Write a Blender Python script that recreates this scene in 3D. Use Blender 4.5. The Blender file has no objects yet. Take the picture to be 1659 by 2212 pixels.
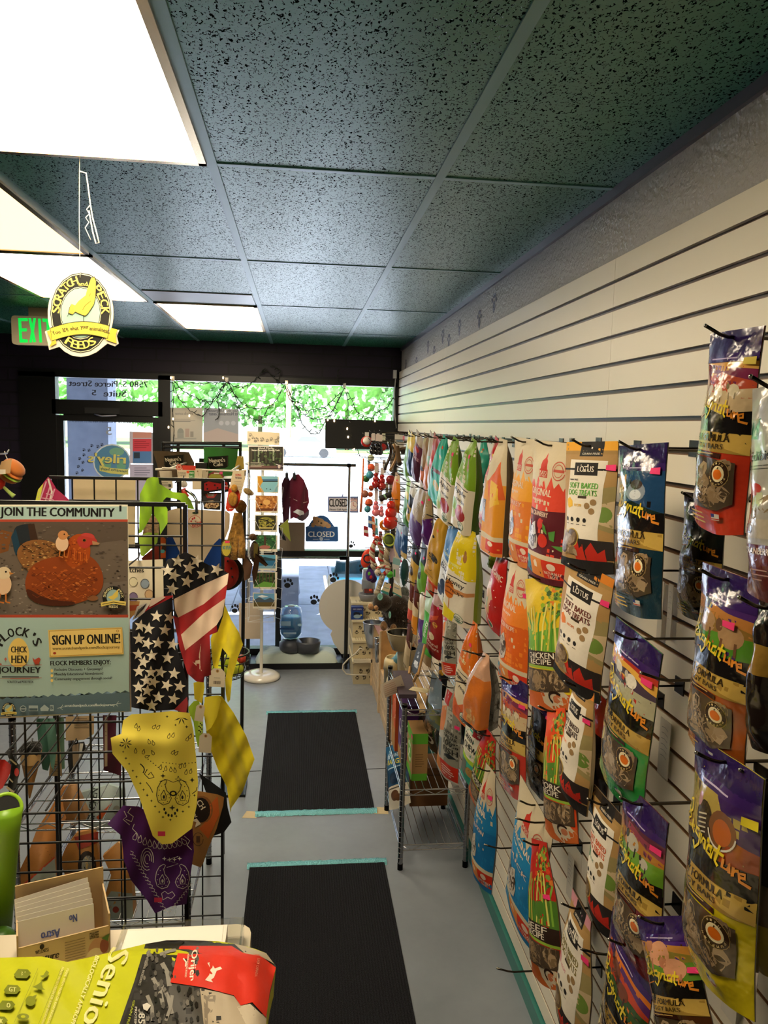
import bpy, bmesh, math, random
from mathutils import Vector, Matrix, geometry
import numpy as np
C = bpy.context.scene.collection
SC = bpy.context.scene
rnd = random.Random(7)
PI = math.pi
# ------------------------------------------------------------------ camera
FPX, CX, CY = 1650.0, 829.5, 1106.0
PITCH, YAW, ROLL = -.1110, .1132, -.02505
EYE = Vector((0, 0, 2.09))
_f = Vector((math.sin(YAW)*math.cos(PITCH), math.cos(YAW)*math.cos(PITCH), math.sin(PITCH)))
_r = Vector((math.cos(YAW), -math.sin(YAW), 0)); _d = _f.cross(_r)
RT = math.cos(ROLL)*_r + math.sin(ROLL)*_d
DN = -math.sin(ROLL)*_r + math.cos(ROLL)*_d
cam = bpy.data.cameras.new('camera'); cam_o = bpy.data.objects.new('camera', cam); C.objects.link(cam_o)
cam.sensor_fit = 'HORIZONTAL'; cam.sensor_width = 36.0; cam.lens = 36.0*FPX/1659; cam.clip_start = .05; cam.clip_end = 300
cam_o.matrix_world = Matrix(((RT.x, -DN.x, -_f.x, EYE.x), (RT.y, -DN.y, -_f.y, EYE.y), (RT.z, -DN.z, -_f.z, EYE.z), (0, 0, 0, 1)))
SC.camera = cam_o
# ------------------------------------------------------------------ sky, sun, exposure
SC.view_settings.view_transform = 'Standard'; SC.view_settings.look = 'None'
SC.view_settings.gamma = 1; SC.view_settings.use_curve_mapping = False
SC.view_settings.exposure = 0.85
PANEL = 10.5          # strength of the ceiling light diffusers
wd = bpy.data.worlds.new('sky'); SC.world = wd; wd.use_nodes = True
wn = wd.node_tree.nodes; wl = wd.node_tree.links
sky = wn.new('ShaderNodeTexSky'); sky.sky_type = 'HOSEK_WILKIE'; sky.sun_direction = (-.35, -.45, .82); sky.turbidity = 2.6
wn['Background'].inputs[1].default_value = 7.5
hs = wn.new('ShaderNodeHueSaturation'); hs.inputs['Saturation'].default_value = .5; wl.new(sky.outputs[0], hs.inputs['Color']); wl.new(hs.outputs[0], wn['Background'].inputs[0])
sun = bpy.data.lights.new('sun', 'SUN'); sun.energy = 20; sun.angle = .01; sun.color = (.87, .94, 1)
sun_o = bpy.data.objects.new('sun', sun); C.objects.link(sun_o)
sun_o.rotation_euler = Vector((.35, .45, -.82)).to_track_quat('-Z', 'Y').to_euler()
SC.cycles.max_bounces = 7; SC.cycles.diffuse_bounces = 4; SC.cycles.glossy_bounces = 3; SC.cycles.transparent_max_bounces = 12
SC.cycles.sample_clamp_indirect = 6.0; SC.cycles.caustics_reflective = False; SC.cycles.caustics_refractive = False
SC.cycles.use_denoising = True
# room constants (metres): camera above the origin, y runs to the shop front
CEIL, XW, XS, YF = 2.777, .885, .865, 6.72
# ------------------------------------------------------------------ helpers
def W(px, py, X=None, Y=None, Z=None):
    """point of the room seen at a pixel of the photograph, on the plane X=, Y= or Z="""
    d = RT*((px-CX)/FPX) + DN*((py-CY)/FPX) + _f
    if X is not None: t = (X-EYE.x)/d.x
    elif Y is not None: t = (Y-EYE.y)/d.y
    else: t = (Z-EYE.z)/d.z
    return EYE + d*t
def PX(p):
    q = Vector(p)-EYE; z = q.dot(_f)
    return CX+FPX*q.dot(RT)/z, CY+FPX*q.dot(DN)/z
_hc = {}
def H(c):
    if not isinstance(c, str): return (c[0], c[1], c[2], 1.0)
    if c not in _hc:
        s = c.lstrip('#')
        if len(s) == 3: s = ''.join(k*2 for k in s)
        v = [int(s[i:i+2], 16)/255 for i in (0, 2, 4)]
        _hc[c] = tuple(x/12.92 if x <= .04045 else ((x+.055)/1.055)**2.4 for x in v)+(1.0,)
    return _hc[c]
_tc = {}
def text_mesh(t):
    if t in _tc: return _tc[t]
    cu = bpy.data.curves.new('t', 'FONT'); cu.body = t; cu.resolution_u = 2; cu.fill_mode = 'FRONT'; cu.offset = 0
    o = bpy.data.objects.new('t', cu); C.objects.link(o)
    dg = bpy.context.evaluated_depsgraph_get(); ev = o.evaluated_get(dg); me = ev.to_mesh()
    vs = [(v.co.x, v.co.y) for v in me.vertices]; fs = [tuple(p.vertices) for p in me.polygons]
    ev.to_mesh_clear(); bpy.data.objects.remove(o); bpy.data.curves.remove(cu)
    if vs:
        x0 = min(v[0] for v in vs); x1 = max(v[0] for v in vs); y0 = min(v[1] for v in vs); y1 = max(v[1] for v in vs)
        vs = [((x-x0)/max(x1-x0, 1e-6)-.5, (y-y0)/max(y1-y0, 1e-6)-.5) for x, y in vs]
    _tc[t] = (vs, fs); return _tc[t]
def curvy(pts, n=2):
    for _ in range(n): pts = [q for i in range(len(pts)) for a, b in ((pts[i], pts[(i+1) % len(pts)]),) for q in ((a[0]*.75+b[0]*.25, a[1]*.75+b[1]*.25), (a[0]*.25+b[0]*.75, a[1]*.25+b[1]*.75))]
    return pts
def smooth(a, b, x):
    t = min(1, max(0, (x-a)/(b-a))); return t*t*(3-2*t)
class MB:
    def __init__(s, col='fff'): s.v = []; s.f = []; s.c = []; s.s = []; s.col = H(col); s.sm = False
    def k(s, c, sm=None):
        s.col = H(c)
        if sm is not None: s.sm = sm
        return s
    def add(s, vs, fs):
        n = len(s.v); s.v += [tuple(p) for p in vs]; s.c += [s.col]*len(vs)
        s.f += [tuple(i+n for i in f) for f in fs]; s.s += [s.sm]*len(fs); return s
    def box(s, x0, x1, y0, y1, z0, z1, M=None):
        vs = [Vector((x, y, z)) for z in (z0, z1) for y in (y0, y1) for x in (x0, x1)]
        if M is not None: vs = [M @ p for p in vs]
        sm = s.sm; s.sm = False
        s.add(vs, [(0, 2, 3, 1), (4, 5, 7, 6), (0, 1, 5, 4), (2, 6, 7, 3), (0, 4, 6, 2), (1, 3, 7, 5)]); s.sm = sm; return s
    def rbox(s, x0, x1, y0, y1, z0, z1, r, M=None, n=3):
        """box with rounded vertical edges"""
        pts = []
        for cx, cy, a in ((x1-r, y1-r, 0), (x0+r, y1-r, 90), (x0+r, y0+r, 180), (x1-r, y0+r, 270)):
            for i in range(n+1):
                t = math.radians(a+90*i/n); pts.append((cx+r*math.cos(t), cy+r*math.sin(t)))
        return s.prism(pts, z0, z1, M)
    def prism(s, pts, z0, z1, M=None):
        n = len(pts); vs = [Vector((x, y, z)) for z in (z0, z1) for x, y in pts]
        if M is not None: vs = [M @ p for p in vs]
        t = [tuple(i) for i in geometry.tessellate_polygon([[Vector((x, y, 0)) for x, y in pts]])]
        sm = s.sm; s.sm = False
        s.add(vs, [tuple(reversed(i)) for i in t]+[tuple(j+n for j in i) for i in t]+[(i, (i+1) % n, (i+1) % n+n, i+n) for i in range(n)])
        s.sm = sm; return s
    def cyl(s, p, q, r, r2=None, n=10, caps=True):
        p, q = Vector(p), Vector(q); r2 = r if r2 is None else r2
        d = (q-p).normalized(); a = d.orthogonal().normalized(); b = d.cross(a)
        vs = [P+(a*math.cos(2*PI*i/n)+b*math.sin(2*PI*i/n))*R for P, R in ((p, r), (q, r2)) for i in range(n)]
        sm = s.sm; s.sm = n > 5
        s.add(vs, [(i, (i+1) % n, (i+1) % n+n, i+n) for i in range(n)])
        s.sm = False
        if caps: s.add(vs, [tuple(range(n-1, -1, -1)), tuple(range(n, 2*n))])
        s.sm = sm; return s
    def tube(s, pts, r, n=6, closed=False, rf=None):
        pts = [Vector(p) for p in pts]; m = len(pts); rings = []; a = None
        for i, p in enumerate(pts):
            if closed: d = pts[(i+1) % m]-pts[i-1]
            else: d = pts[min(i+1, m-1)]-pts[max(i-1, 0)]
            d = d.normalized() if d.length > 1e-9 else Vector((0, 0, 1))
            a = d.orthogonal().normalized() if a is None else (a-d*a.dot(d)).normalized()
            b = d.cross(a); R = rf(i/(m-1)) if rf else r
            rings += [p+(a*math.cos(2*PI*j/n)+b*math.sin(2*PI*j/n))*R for j in range(n)]
        fs = []
        for i in range(m if closed else m-1):
            for j in range(n):
                i2 = (i+1) % m; fs.append((i*n+j, i*n+(j+1) % n, i2*n+(j+1) % n, i2*n+j))
        if not closed: fs += [tuple(range(n-1, -1, -1)), tuple((m-1)*n+j for j in range(n))]
        sm = s.sm; s.sm = True; s.add(rings, fs); s.sm = sm; return s
    def lathe(s, prof, c=(0, 0, 0), n=24, M=None):
        """prof: (radius, z) pairs turned round the z axis through c"""
        c = Vector(c); vs = []
        for r, z in prof:
            for j in range(n):
                p = Vector((r*math.cos(2*PI*j/n), r*math.sin(2*PI*j/n), z))
                vs.append(c+(M @ p if M is not None else p))
        fs = [(i*n+j, i*n+(j+1) % n, (i+1)*n+(j+1) % n, (i+1)*n+j) for i in range(len(prof)-1) for j in range(n)]
        sm = s.sm; s.sm = True; s.add(vs, fs); s.sm = sm; return s
    def ball(s, c, r, n=12, M=None, wob=0, seed=0):
        c = Vector(c); r = (r, r, r) if not hasattr(r, '__len__') else r; q = random.Random(seed)
        vs = []; m = max(4, n*2//3)
        ph = [q.uniform(0, 6) for _ in range(6)]
        for i in range(m+1):
            t = PI*i/m
            for j in range(n):
                a = 2*PI*j/n; d = Vector((math.sin(t)*math.cos(a), math.sin(t)*math.sin(a), math.cos(t)))
                k = 1+wob*(math.sin(4*d.x+ph[0])*math.sin(5*d.y+ph[1])+.6*math.sin(9*d.z+ph[2]+4*d.x)*math.sin(7*d.y+ph[3]))
                p = Vector((d.x*r[0], d.y*r[1], d.z*r[2]))*k
                vs.append(c+(M @ p if M is not None else p))
        fs = [(i*n+j, i*n+(j+1) % n, (i+1)*n+(j+1) % n, (i+1)*n+j)[::-1] for i in range(m) for j in range(n)]
        sm = s.sm; s.sm = True; s.add(vs, fs); s.sm = sm; return s
    def torus(s, c, R, r, axis=(0, 0, 1), n=24, k=6):
        c = Vector(c); d = Vector(axis).normalized(); a = d.orthogonal().normalized(); b = d.cross(a)
        return s.tube([c+(a*math.cos(2*PI*i/n)+b*math.sin(2*PI*i/n))*R for i in range(n)], r, k, True)
    # --- printed artwork: flat prims laid on a surface S(u, v, offset)
    def art(s, prims, S, asp=1.0, sub=0, up=1, o0=.0004, do=.00012, grid=None):
        """asp: height / width of the unit square; sub: cuts per unit for curved surfaces; up=-1 when v runs downwards"""
        sm0 = s.sm; s.sm = True
        if grid: prims = [('p', [(q[1], q[2]), (q[3], q[2]), (q[3], q[4]), (q[1], q[4])], q[5]) if q[0] == 'r' else ('p', oval(*q[1:5], 18), q[5]) if q[0] == 'e' else q for q in prims]
        for i, p in enumerate(prims):
            k = p[0]; off = o0+do*i+(.0006 if grid and k in 'ts' else 0)
            if k == 'k':                                           # heap of treats: (k,u0,v0,u1,v1,n,cols,size)
                q = random.Random(len(prims)*31+i); _, u0, v0, u1, v1, n, cols, sz = p
                for j in range(n):
                    cu, cv = q.uniform(u0, u1), q.uniform(v0, v1); a0 = q.uniform(0, 6); s.col = H(q.choice(cols)); m = 7
                    rr = [sz*q.uniform(.7, 1.25) for _ in range(m)]
                    s.add([S(min(u1+sz*.4, max(u0-sz*.4, cu+rr[t]*math.cos(a0+2*PI*t/m))), min(v1+sz*.3, max(v0-sz*.3, cv+rr[t]/asp*.8*math.sin(a0+2*PI*t/m))), off+.000004*j) for t in range(m)], [tuple(range(m))])
                continue
            if k == 'n':                                           # scatter of small marks: (n,u0,v0,u1,v1,n,cols,ru,rv)
                q = random.Random(i*17+len(prims)); _, u0, v0, u1, v1, n, cols, ru, rv = p
                for j in range(n):
                    cu, cv = q.uniform(u0, u1), q.uniform(v0, v1); s.col = H(q.choice(cols)); f = q.uniform(.5, 1.3); m = 5; a0 = q.uniform(0, 6)
                    s.add([S(cu+ru*f*math.cos(a0+2*PI*t/m), cv+rv*f*math.sin(a0+2*PI*t/m), off+.00001*(j % 9)) for t in range(m)], [tuple(range(m))])
                continue
            if k == 'r':
                _, u0, v0, u1, v1, col = p; s.col = H(col)
                nu = max(1, math.ceil(abs(u1-u0)*sub)); nv = max(1, math.ceil(abs(v1-v0)*sub*max(1, asp)))
                s.add([S(u0+(u1-u0)*a/nu, v0+(v1-v0)*b/nv, off) for b in range(nv+1) for a in range(nu+1)],
                      [(b*(nu+1)+a, b*(nu+1)+a+1, (b+1)*(nu+1)+a+1, (b+1)*(nu+1)+a) for b in range(nv) for a in range(nu)])
            elif k == 'e':
                _, cu, cv, ru, rv, col = p; s.col = H(col); n = 20 if not sub else 18; m = 1 if not sub else 3
                vs = [S(cu, cv, off)]+[S(cu+ru*(b+1)/m*math.cos(2*PI*a/n), cv+rv*(b+1)/m*math.sin(2*PI*a/n), off) for b in range(m) for a in range(n)]
                fs = [(0, 1+a, 1+(a+1) % n) for a in range(n)]+[(1+b*n+a, 1+(b+1)*n+a, 1+(b+1)*n+(a+1) % n, 1+b*n+(a+1) % n) for b in range(m-1) for a in range(n)]
                s.add(vs, fs)
            elif k == 'p':
                _, pts, col = p; s.col = H(col)
                if grid: vs, fs = cut_poly(pts, 1/grid[0], 1/grid[1]); s.add([S(a, b, off) for a, b in vs], fs)
                elif not sub:
                    t = geometry.tessellate_polygon([[Vector((a, b, 0)) for a, b in pts]])
                    s.add([S(a, b, off) for a, b in pts], [tuple(x) for x in t])
                else:
                    vs, fs = cut_poly(pts, 1/sub, 1/sub/max(1, asp)); s.add([S(a, b, off) for a, b in vs], fs)
            elif k == 's':
                _, pts, wd_, col = p; s.col = H(col); q = [(a, b*asp) for a, b in pts]; vs = []
                for j in range(len(q)):
                    a, b = q[max(0, j-1)], q[min(len(q)-1, j+1)]; dx, dy = b[0]-a[0], b[1]-a[1]; L = math.hypot(dx, dy) or 1
                    nx, ny = -dy/L*wd_/2, dx/L*wd_/2
                    vs += [S(q[j][0]+nx, (q[j][1]+ny)/asp, off), S(q[j][0]-nx, (q[j][1]-ny)/asp, off)]
                s.add(vs, [(2*j, 2*j+1, 2*j+3, 2*j+2) for j in range(len(q)-1)])
            elif k == 't':
                txt, cu, cv, w_, h_, col = p[1:7]; rot = p[7] if len(p) > 7 else 0; sh = p[8] if len(p) > 8 else 0
                vs, fs = text_mesh(txt); s.col = H(col); h_ = h_*up; ca, sa = math.cos(rot), math.sin(rot)
                for wt in (-.04, .04):                             # two passes a hair apart give a bold weight
                    out = []
                    for x, y in vs:
                        x, y = x*w_+sh*y*h_*asp+wt*abs(h_)*asp, y*h_*asp
                        x, y = x*ca-y*sa, x*sa+y*ca
                        out.append(S(cu+x, cv+y/asp, off+.00002*(wt > 0)))
                    s.add(out, fs)
        s.sm = sm0; return s
    def build(s, name, m, parent=None, loc=None):
        me = bpy.data.meshes.new(name)
        vs = s.v
        if loc is not None: vs = [(a-loc[0], b-loc[1], c-loc[2]) for a, b, c in vs]
        me.from_pydata(vs, [], s.f)
        at = me.color_attributes.new('Col', 'FLOAT_COLOR', 'POINT')
        at.data.foreach_set('color', np.array(s.c, dtype=np.float32).ravel())
        me.polygons.foreach_set('use_smooth', s.s); me.materials.append(m); me.update()
        o = bpy.data.objects.new(name, me); C.objects.link(o)
        if loc is not None: o.location = loc
        if parent is not None:
            o.parent = parent
            if loc is None: o.matrix_parent_inverse = parent_inverse(parent)
            else: o.matrix_parent_inverse = parent_inverse(parent)
        return o
_wm = {}
def parent_inverse(p): return world_of(p).inverted()
def world_of(o):
    m = o.matrix_basis.copy()
    if o.parent is not None: m = world_of(o.parent) @ o.matrix_parent_inverse @ m
    return m
def cut_poly(pts, du, dv):
    bm = bmesh.new(); vs = [bm.verts.new((a, b, 0)) for a, b in pts]
    for t in geometry.tessellate_polygon([[Vector((a, b, 0)) for a, b in pts]]):
        try: bm.faces.new([vs[i] for i in t])
        except ValueError: pass
    us = [p[0] for p in pts]; ws = [p[1] for p in pts]
    for ax, lo, hi, st in ((0, min(us), max(us), du), (1, min(ws), max(ws), dv)):
        k = math.floor(lo/st)+1
        while k*st < hi-1e-6:
            co = [0, 0, 0]; co[ax] = k*st; no = [0, 0, 0]; no[ax] = 1
            bmesh.ops.bisect_plane(bm, geom=bm.verts[:]+bm.edges[:]+bm.faces[:], plane_co=co, plane_no=no, dist=1e-6); k += 1
    bm.verts.index_update(); out = [(v.co.x, v.co.y) for v in bm.verts]; fs = [tuple(v.index for v in f.verts) for f in bm.faces]; bm.free()
    return out, fs
def tag(o, label, cat, group=None, kind=None):
    o['label'] = label; o['category'] = cat
    if group: o['group'] = group
    if kind: o['kind'] = kind
    return o
def struct(o): o['kind'] = 'structure'; return o
def thing(name, loc, label, cat, group=None, rotz=0):
    o = bpy.data.objects.new(name, None); C.objects.link(o); o.location = loc; o.rotation_euler = (0, 0, rotz); o.empty_display_size = .05
    return tag(o, label, cat, group)
# ------------------------------------------------------------------ materials (colour comes from each mesh's Col attribute)
def mat(name, rough=.5, metal=0, bump=None, coat=0, spec=.5, noise=None, emit=0, sheen=0):
    m = bpy.data.materials.new(name); m.use_nodes = True; n = m.node_tree.nodes; l = m.node_tree.links
    b = n['Principled BSDF']; a = n.new('ShaderNodeAttribute'); a.attribute_name = 'Col'; out = a.outputs['Color']
    tc = n.new('ShaderNodeTexCoord')
    if noise:                                                       # (scale, low, high) multiplies the colour
        t = n.new('ShaderNodeTexNoise'); t.inputs['Scale'].default_value = noise[0]; t.inputs['Detail'].default_value = 6
        r = n.new('ShaderNodeMapRange'); r.inputs[3].default_value = noise[1]; r.inputs[4].default_value = noise[2]
        r.inputs[1].default_value = .3; r.inputs[2].default_value = .7
        x = n.new('ShaderNodeMix'); x.data_type = 'RGBA'; x.blend_type = 'MULTIPLY'; x.inputs[0].default_value = 1
        l.new(tc.outputs['Object'], t.inputs['Vector']); l.new(t.outputs['Fac'], r.inputs[0]); l.new(out, x.inputs[6]); l.new(r.outputs[0], x.inputs[7]); out = x.outputs[2]
    l.new(out, b.inputs['Base Color'])
    b.inputs['Roughness'].default_value = rough; b.inputs['Metallic'].default_value = metal
    b.inputs['Coat Weight'].default_value = coat; b.inputs['Coat Roughness'].default_value = .12; b.inputs['Specular IOR Level'].default_value = spec
    b.inputs['Sheen Weight'].default_value = sheen
    if emit: l.new(out, b.inputs['Emission Color']); b.inputs['Emission Strength'].default_value = emit
    if bump:                                                        # (scale, strength, distance)
        t = n.new('ShaderNodeTexNoise'); t.inputs['Scale'].default_value = bump[0]; t.inputs['Detail'].default_value = 3
        q = n.new('ShaderNodeBump'); q.inputs['Strength'].default_value = bump[1]; q.inputs['Distance'].default_value = bump[2]
        l.new(tc.outputs['Object'], t.inputs['Vector']); l.new(t.outputs['Fac'], q.inputs['Height']); l.new(q.outputs[0], b.inputs['Normal'])
    return m
def clear(name, gloss=.08, tint=(1, 1, 1)):
    m = bpy.data.materials.new(name); m.use_nodes = True; n = m.node_tree.nodes; l = m.node_tree.links; n.clear()
    o = n.new('ShaderNodeOutputMaterial'); t = n.new('ShaderNodeBsdfTransparent'); g = n.new('ShaderNodeBsdfGlossy'); x = n.new('ShaderNodeMixShader')
    f = n.new('ShaderNodeFresnel'); f.inputs[0].default_value = 1.4; k = n.new('ShaderNodeMath'); k.operation = 'MULTIPLY_ADD'; k.inputs[1].default_value = .5; k.inputs[2].default_value = gloss
    t.inputs[0].default_value = (*tint, 1); g.inputs[0].default_value = (1, 1, 1, 1); g.inputs[1].default_value = .06
    l.new(f.outputs[0], k.inputs[0]); l.new(k.outputs[0], x.inputs[0]); l.new(t.outputs[0], x.inputs[1]); l.new(g.outputs[0], x.inputs[2]); l.new(x.outputs[0], o.inputs[0])
    return m
M = dict(
    matte=mat('painted_matte', .7), paper=mat('paper', .65, spec=.3), satin=mat('satin_plastic', .38), gloss=mat('glossy_plastic', .18, coat=.3),
    film=mat('crinkled_film', .36, coat=.05, spec=.25, bump=(26, .28, .01)), foil=mat('glossy_film', .16, coat=.7, bump=(20, .5, .014)), kraft=mat('pouch_matte', .55, spec=.25, bump=(22, .3, .01)),
    cloth=mat('cotton_cloth', .85, spec=.2, bump=(900, .15, .001), sheen=.2), fur=mat('plush_fur', .95, spec=.1, bump=(150, .9, .006), noise=(90, .55, 1.35), sheen=.3),
    chrome=mat('chrome_wire', .16, 1), steel=mat('brushed_steel', .25, 1), black=mat('black_coated_wire', .35), wood=mat('wood', .55, noise=(14, .75, 1.15)),
    rubber=mat('rubber', .35), frame=mat('black_aluminium', .4, metal=0), card=mat('cardboard', .75, noise=(8, .92, 1.05)),
    glow=mat('small_lamp', .4, emit=9), lit=mat('lit_sign_letters', .5, emit=.55), glass=clear('window_glass', .03), plastic=clear('clear_plastic', .10, (.93, .95, .96)),
    blue=clear('tinted_bottle', .08, (.42, .62, .9)), leaf=mat('leaves', .6, noise=(3, .6, 1.5)), stone=mat('concrete', .8, noise=(6, .85, 1.1), bump=(60, .2, .003)))
def zrot(a, loc=(0, 0, 0)): return Matrix.Translation(loc) @ Matrix.Rotation(a, 4, 'Z')
def plane_S(Y, D=None):
    """printed artwork given in photograph pixels, laid on the upright plane at depth Y (plus relief D)"""
    if D is None: return lambda u, v, o: W(u, v, Y=Y-o)
    return lambda u, v, o: W(u, v, Y=Y+D(u, v)-o)
def sheet(name, m, pts, Y, col, prims=(), parent=None, D=None, th=.0015, step=9, loc=True, back=None):
    """thin cloth, card or paper of a given outline hanging at depth Y, with thickness, relief D and print"""
    mb = MB(col); mb.sm = D is not None
    S = plane_S(Y, D)
    if D is None:
        vs = list(pts); fs = [tuple(t) for t in geometry.tessellate_polygon([[Vector((a, b, 0)) for a, b in pts]])]
    else: vs, fs = cut_poly(pts, step, step)
    mb.add([S(a, b, 0) for a, b in vs], fs); mb.col = H(back or col)
    mb.add([S(a, b, -th) for a, b in vs], [f[::-1] for f in fs]); mb.sm = False
    n = len(pts); ed = []
    for i in range(n):
        a, b = pts[i], pts[(i+1) % n]; k = 1 if D is None else max(1, int(math.hypot(a[0]-b[0], a[1]-b[1])/step)); ed += [(a[0]+(b[0]-a[0])*j/k, a[1]+(b[1]-a[1])*j/k) for j in range(k)]
    n = len(ed); mb.col = H(col)
    mb.add([S(a, b, 0) for a, b in ed]+[S(a, b, -th) for a, b in ed], [(i, (i+1) % n, (i+1) % n+n, i+n) for i in range(n)])
    if prims: mb.art(prims, S, 1.0, 0 if D is None else 1/step, up=-1, o0=.0005 if D is None else .0013, do=.00012 if D is None else .0002)
    c = W(sum(p[0] for p in pts)/len(pts), min(p[1] for p in pts), Y=Y)
    return mb.build(name, m, parent, loc=c if loc and parent is None else None)
def star(cx, cy, r, a0=0, n=5, q=.42):
    return [(cx+(r if i % 2 == 0 else r*q)*math.sin(a0+PI*i/n), cy-(r if i % 2 == 0 else r*q)*math.cos(a0+PI*i/n)) for i in range(2*n)]
def oval(cx, cy, rx, ry, n=24, a0=0, a1=2*PI):
    return [(cx+rx*math.cos(a0+(a1-a0)*i/n), cy+ry*math.sin(a0+(a1-a0)*i/n)) for i in range(n+(abs(a1-a0) < 6.28))]
def paw(cx, cy, r, col, rot=0, ax=1.0):
    o = []
    for a, b, p, q in ((0, .35, .62, .5), (-.75, -.3, .24, .32), (-.28, -.75, .25, .34), (.28, -.75, .25, .34), (.75, -.3, .24, .32)):
        x, y = a*math.cos(rot)-b*math.sin(rot), a*math.sin(rot)+b*math.cos(rot); o.append(('e', cx+x*r*ax, cy+y*r, p*r*ax, q*r, col))
    return o
def arc_text(txt, cx, cy, rx, ry, a0, a1, w, h, col, flip=False):
    """letters set along an ellipse in pixel space; angles in degrees clockwise from the top"""
    o = []; n = len(txt)
    for i, ch in enumerate(txt):
        if ch == ' ': continue
        a = math.radians(a0+(a1-a0)*(i/(n-1) if n > 1 else 0)); x, y = cx+rx*math.sin(a), cy-ry*math.cos(a)
        t = math.atan2(-math.cos(a)*0+ry*math.sin(a), rx*math.cos(a))
        if flip: t += PI
        ww = w*(.35 if ch in "I!.'" else 1)
        if ch == "'": x += h*.3*math.sin(t); y -= h*.3*math.cos(t)
        o.append(('t', ch, x, y, ww, h*(.4 if ch == "'" else 1), col, t))
    return o
def bars(x0, y0, x1, y1, n, col, fill=.5, seed=1):
    """lines of small illegible print"""
    q = random.Random(seed); st = (y1-y0)/n
    return [('r', x0, y0+i*st, x0+(x1-x0)*q.uniform(.7, 1), y0+i*st+st*fill, col) for i in range(n)]
# ------------------------------------------------------------------ room shell
def nodes(m): return m.node_tree.nodes, m.node_tree.links, m.node_tree.nodes['Principled BSDF']
def floor_mat():
    m = mat('painted_concrete_floor', .33, spec=.5); n, l, b = nodes(m); tc = n.new('ShaderNodeTexCoord')
    t = n.new('ShaderNodeTexNoise'); t.inputs['Scale'].default_value = 1.3; t.inputs['Detail'].default_value = 8; t.inputs['Roughness'].default_value = .65
    r = n.new('ShaderNodeValToRGB'); r.color_ramp.elements[0].position = .35; r.color_ramp.elements[1].position = .68
    r.color_ramp.elements[0].color = H('#7d838c'); r.color_ramp.elements[1].color = H('#9197a0')
    t2 = n.new('ShaderNodeTexNoise'); t2.inputs['Scale'].default_value = 22; t2.inputs['Detail'].default_value = 3
    q = n.new('ShaderNodeMapRange'); q.inputs[1].default_value = .3; q.inputs[2].default_value = .75; q.inputs[3].default_value = .28; q.inputs[4].default_value = .46
    l.new(tc.outputs['Object'], t.inputs['Vector']); l.new(tc.outputs['Object'], t2.inputs['Vector']); l.new(t.outputs['Fac'], r.inputs[0]); l.new(r.outputs[0], b.inputs['Base Color'])
    l.new(t2.outputs['Fac'], q.inputs[0]); l.new(q.outputs[0], b.inputs['Roughness']); return m
def tile_mat():
    m = mat('painted_ceiling_tile', .36, spec=.55); n, l, b = nodes(m); tc = n.new('ShaderNodeTexCoord')
    mp = n.new('ShaderNodeMapping'); mp.inputs['Scale'].default_value = (1, .62, 1)
    t = n.new('ShaderNodeTexNoise'); t.inputs['Scale'].default_value = 190; t.inputs['Detail'].default_value = 1.5; t.inputs['Distortion'].default_value = .8
    r = n.new('ShaderNodeMapRange'); r.inputs[1].default_value = .575; r.inputs[2].default_value = .61
    x = n.new('ShaderNodeMix'); x.data_type = 'RGBA'; x.inputs[6].default_value = H('#206a52'); x.inputs[7].default_value = H('#03100e')
    sp = n.new('ShaderNodeMapRange'); sp.inputs[3].default_value = .55; sp.inputs[4].default_value = 0; l.new(r.outputs[0], sp.inputs[0]); l.new(sp.outputs[0], b.inputs['Specular IOR Level'])
    q = n.new('ShaderNodeBump'); q.invert = True; q.inputs['Strength'].default_value = .35; q.inputs['Distance'].default_value = .004
    w = n.new('ShaderNodeTexNoise'); w.inputs['Scale'].default_value = 90; q2 = n.new('ShaderNodeBump'); q2.inputs['Strength'].default_value = .2; q2.inputs['Distance'].default_value = .002
    l.new(tc.outputs['Object'], mp.inputs[0]); l.new(mp.outputs[0], t.inputs['Vector']); l.new(t.outputs['Fac'], r.inputs[0]); l.new(r.outputs[0], x.inputs[0]); l.new(x.outputs[2], b.inputs['Base Color'])
    l.new(tc.outputs['Object'], w.inputs['Vector']); l.new(w.outputs['Fac'], q2.inputs['Height']); l.new(q2.outputs[0], q.inputs['Normal']); l.new(r.outputs[0], q.inputs['Height']); l.new(q.outputs[0], b.inputs['Normal']); return m
def brick_mat():
    m = mat('purple_painted_brick', .6); n, l, b = nodes(m); tc = n.new('ShaderNodeTexCoord'); mp = n.new('ShaderNodeMapping'); mp.inputs['Rotation'].default_value = (PI/2, 0, 0)
    t = n.new('ShaderNodeTexBrick'); t.inputs['Scale'].default_value = 1; t.inputs['Brick Width'].default_value = .40; t.inputs['Row Height'].default_value = .10; t.inputs['Mortar Size'].default_value = .008
    t.inputs['Color1'].default_value = H('#14081f'); t.inputs['Color2'].default_value = H('#180a26'); t.inputs['Mortar'].default_value = H('#0c0516')
    q = n.new('ShaderNodeBump'); q.inputs['Strength'].default_value = .8; q.inputs['Distance'].default_value = .01; q.invert = True
    l.new(tc.outputs['Object'], mp.inputs[0]); l.new(mp.outputs[0], t.inputs['Vector']); l.new(t.outputs['Color'], b.inputs['Base Color']); l.new(t.outputs['Fac'], q.inputs['Height']); l.new(q.outputs[0], b.inputs['Normal']); return m
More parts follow.
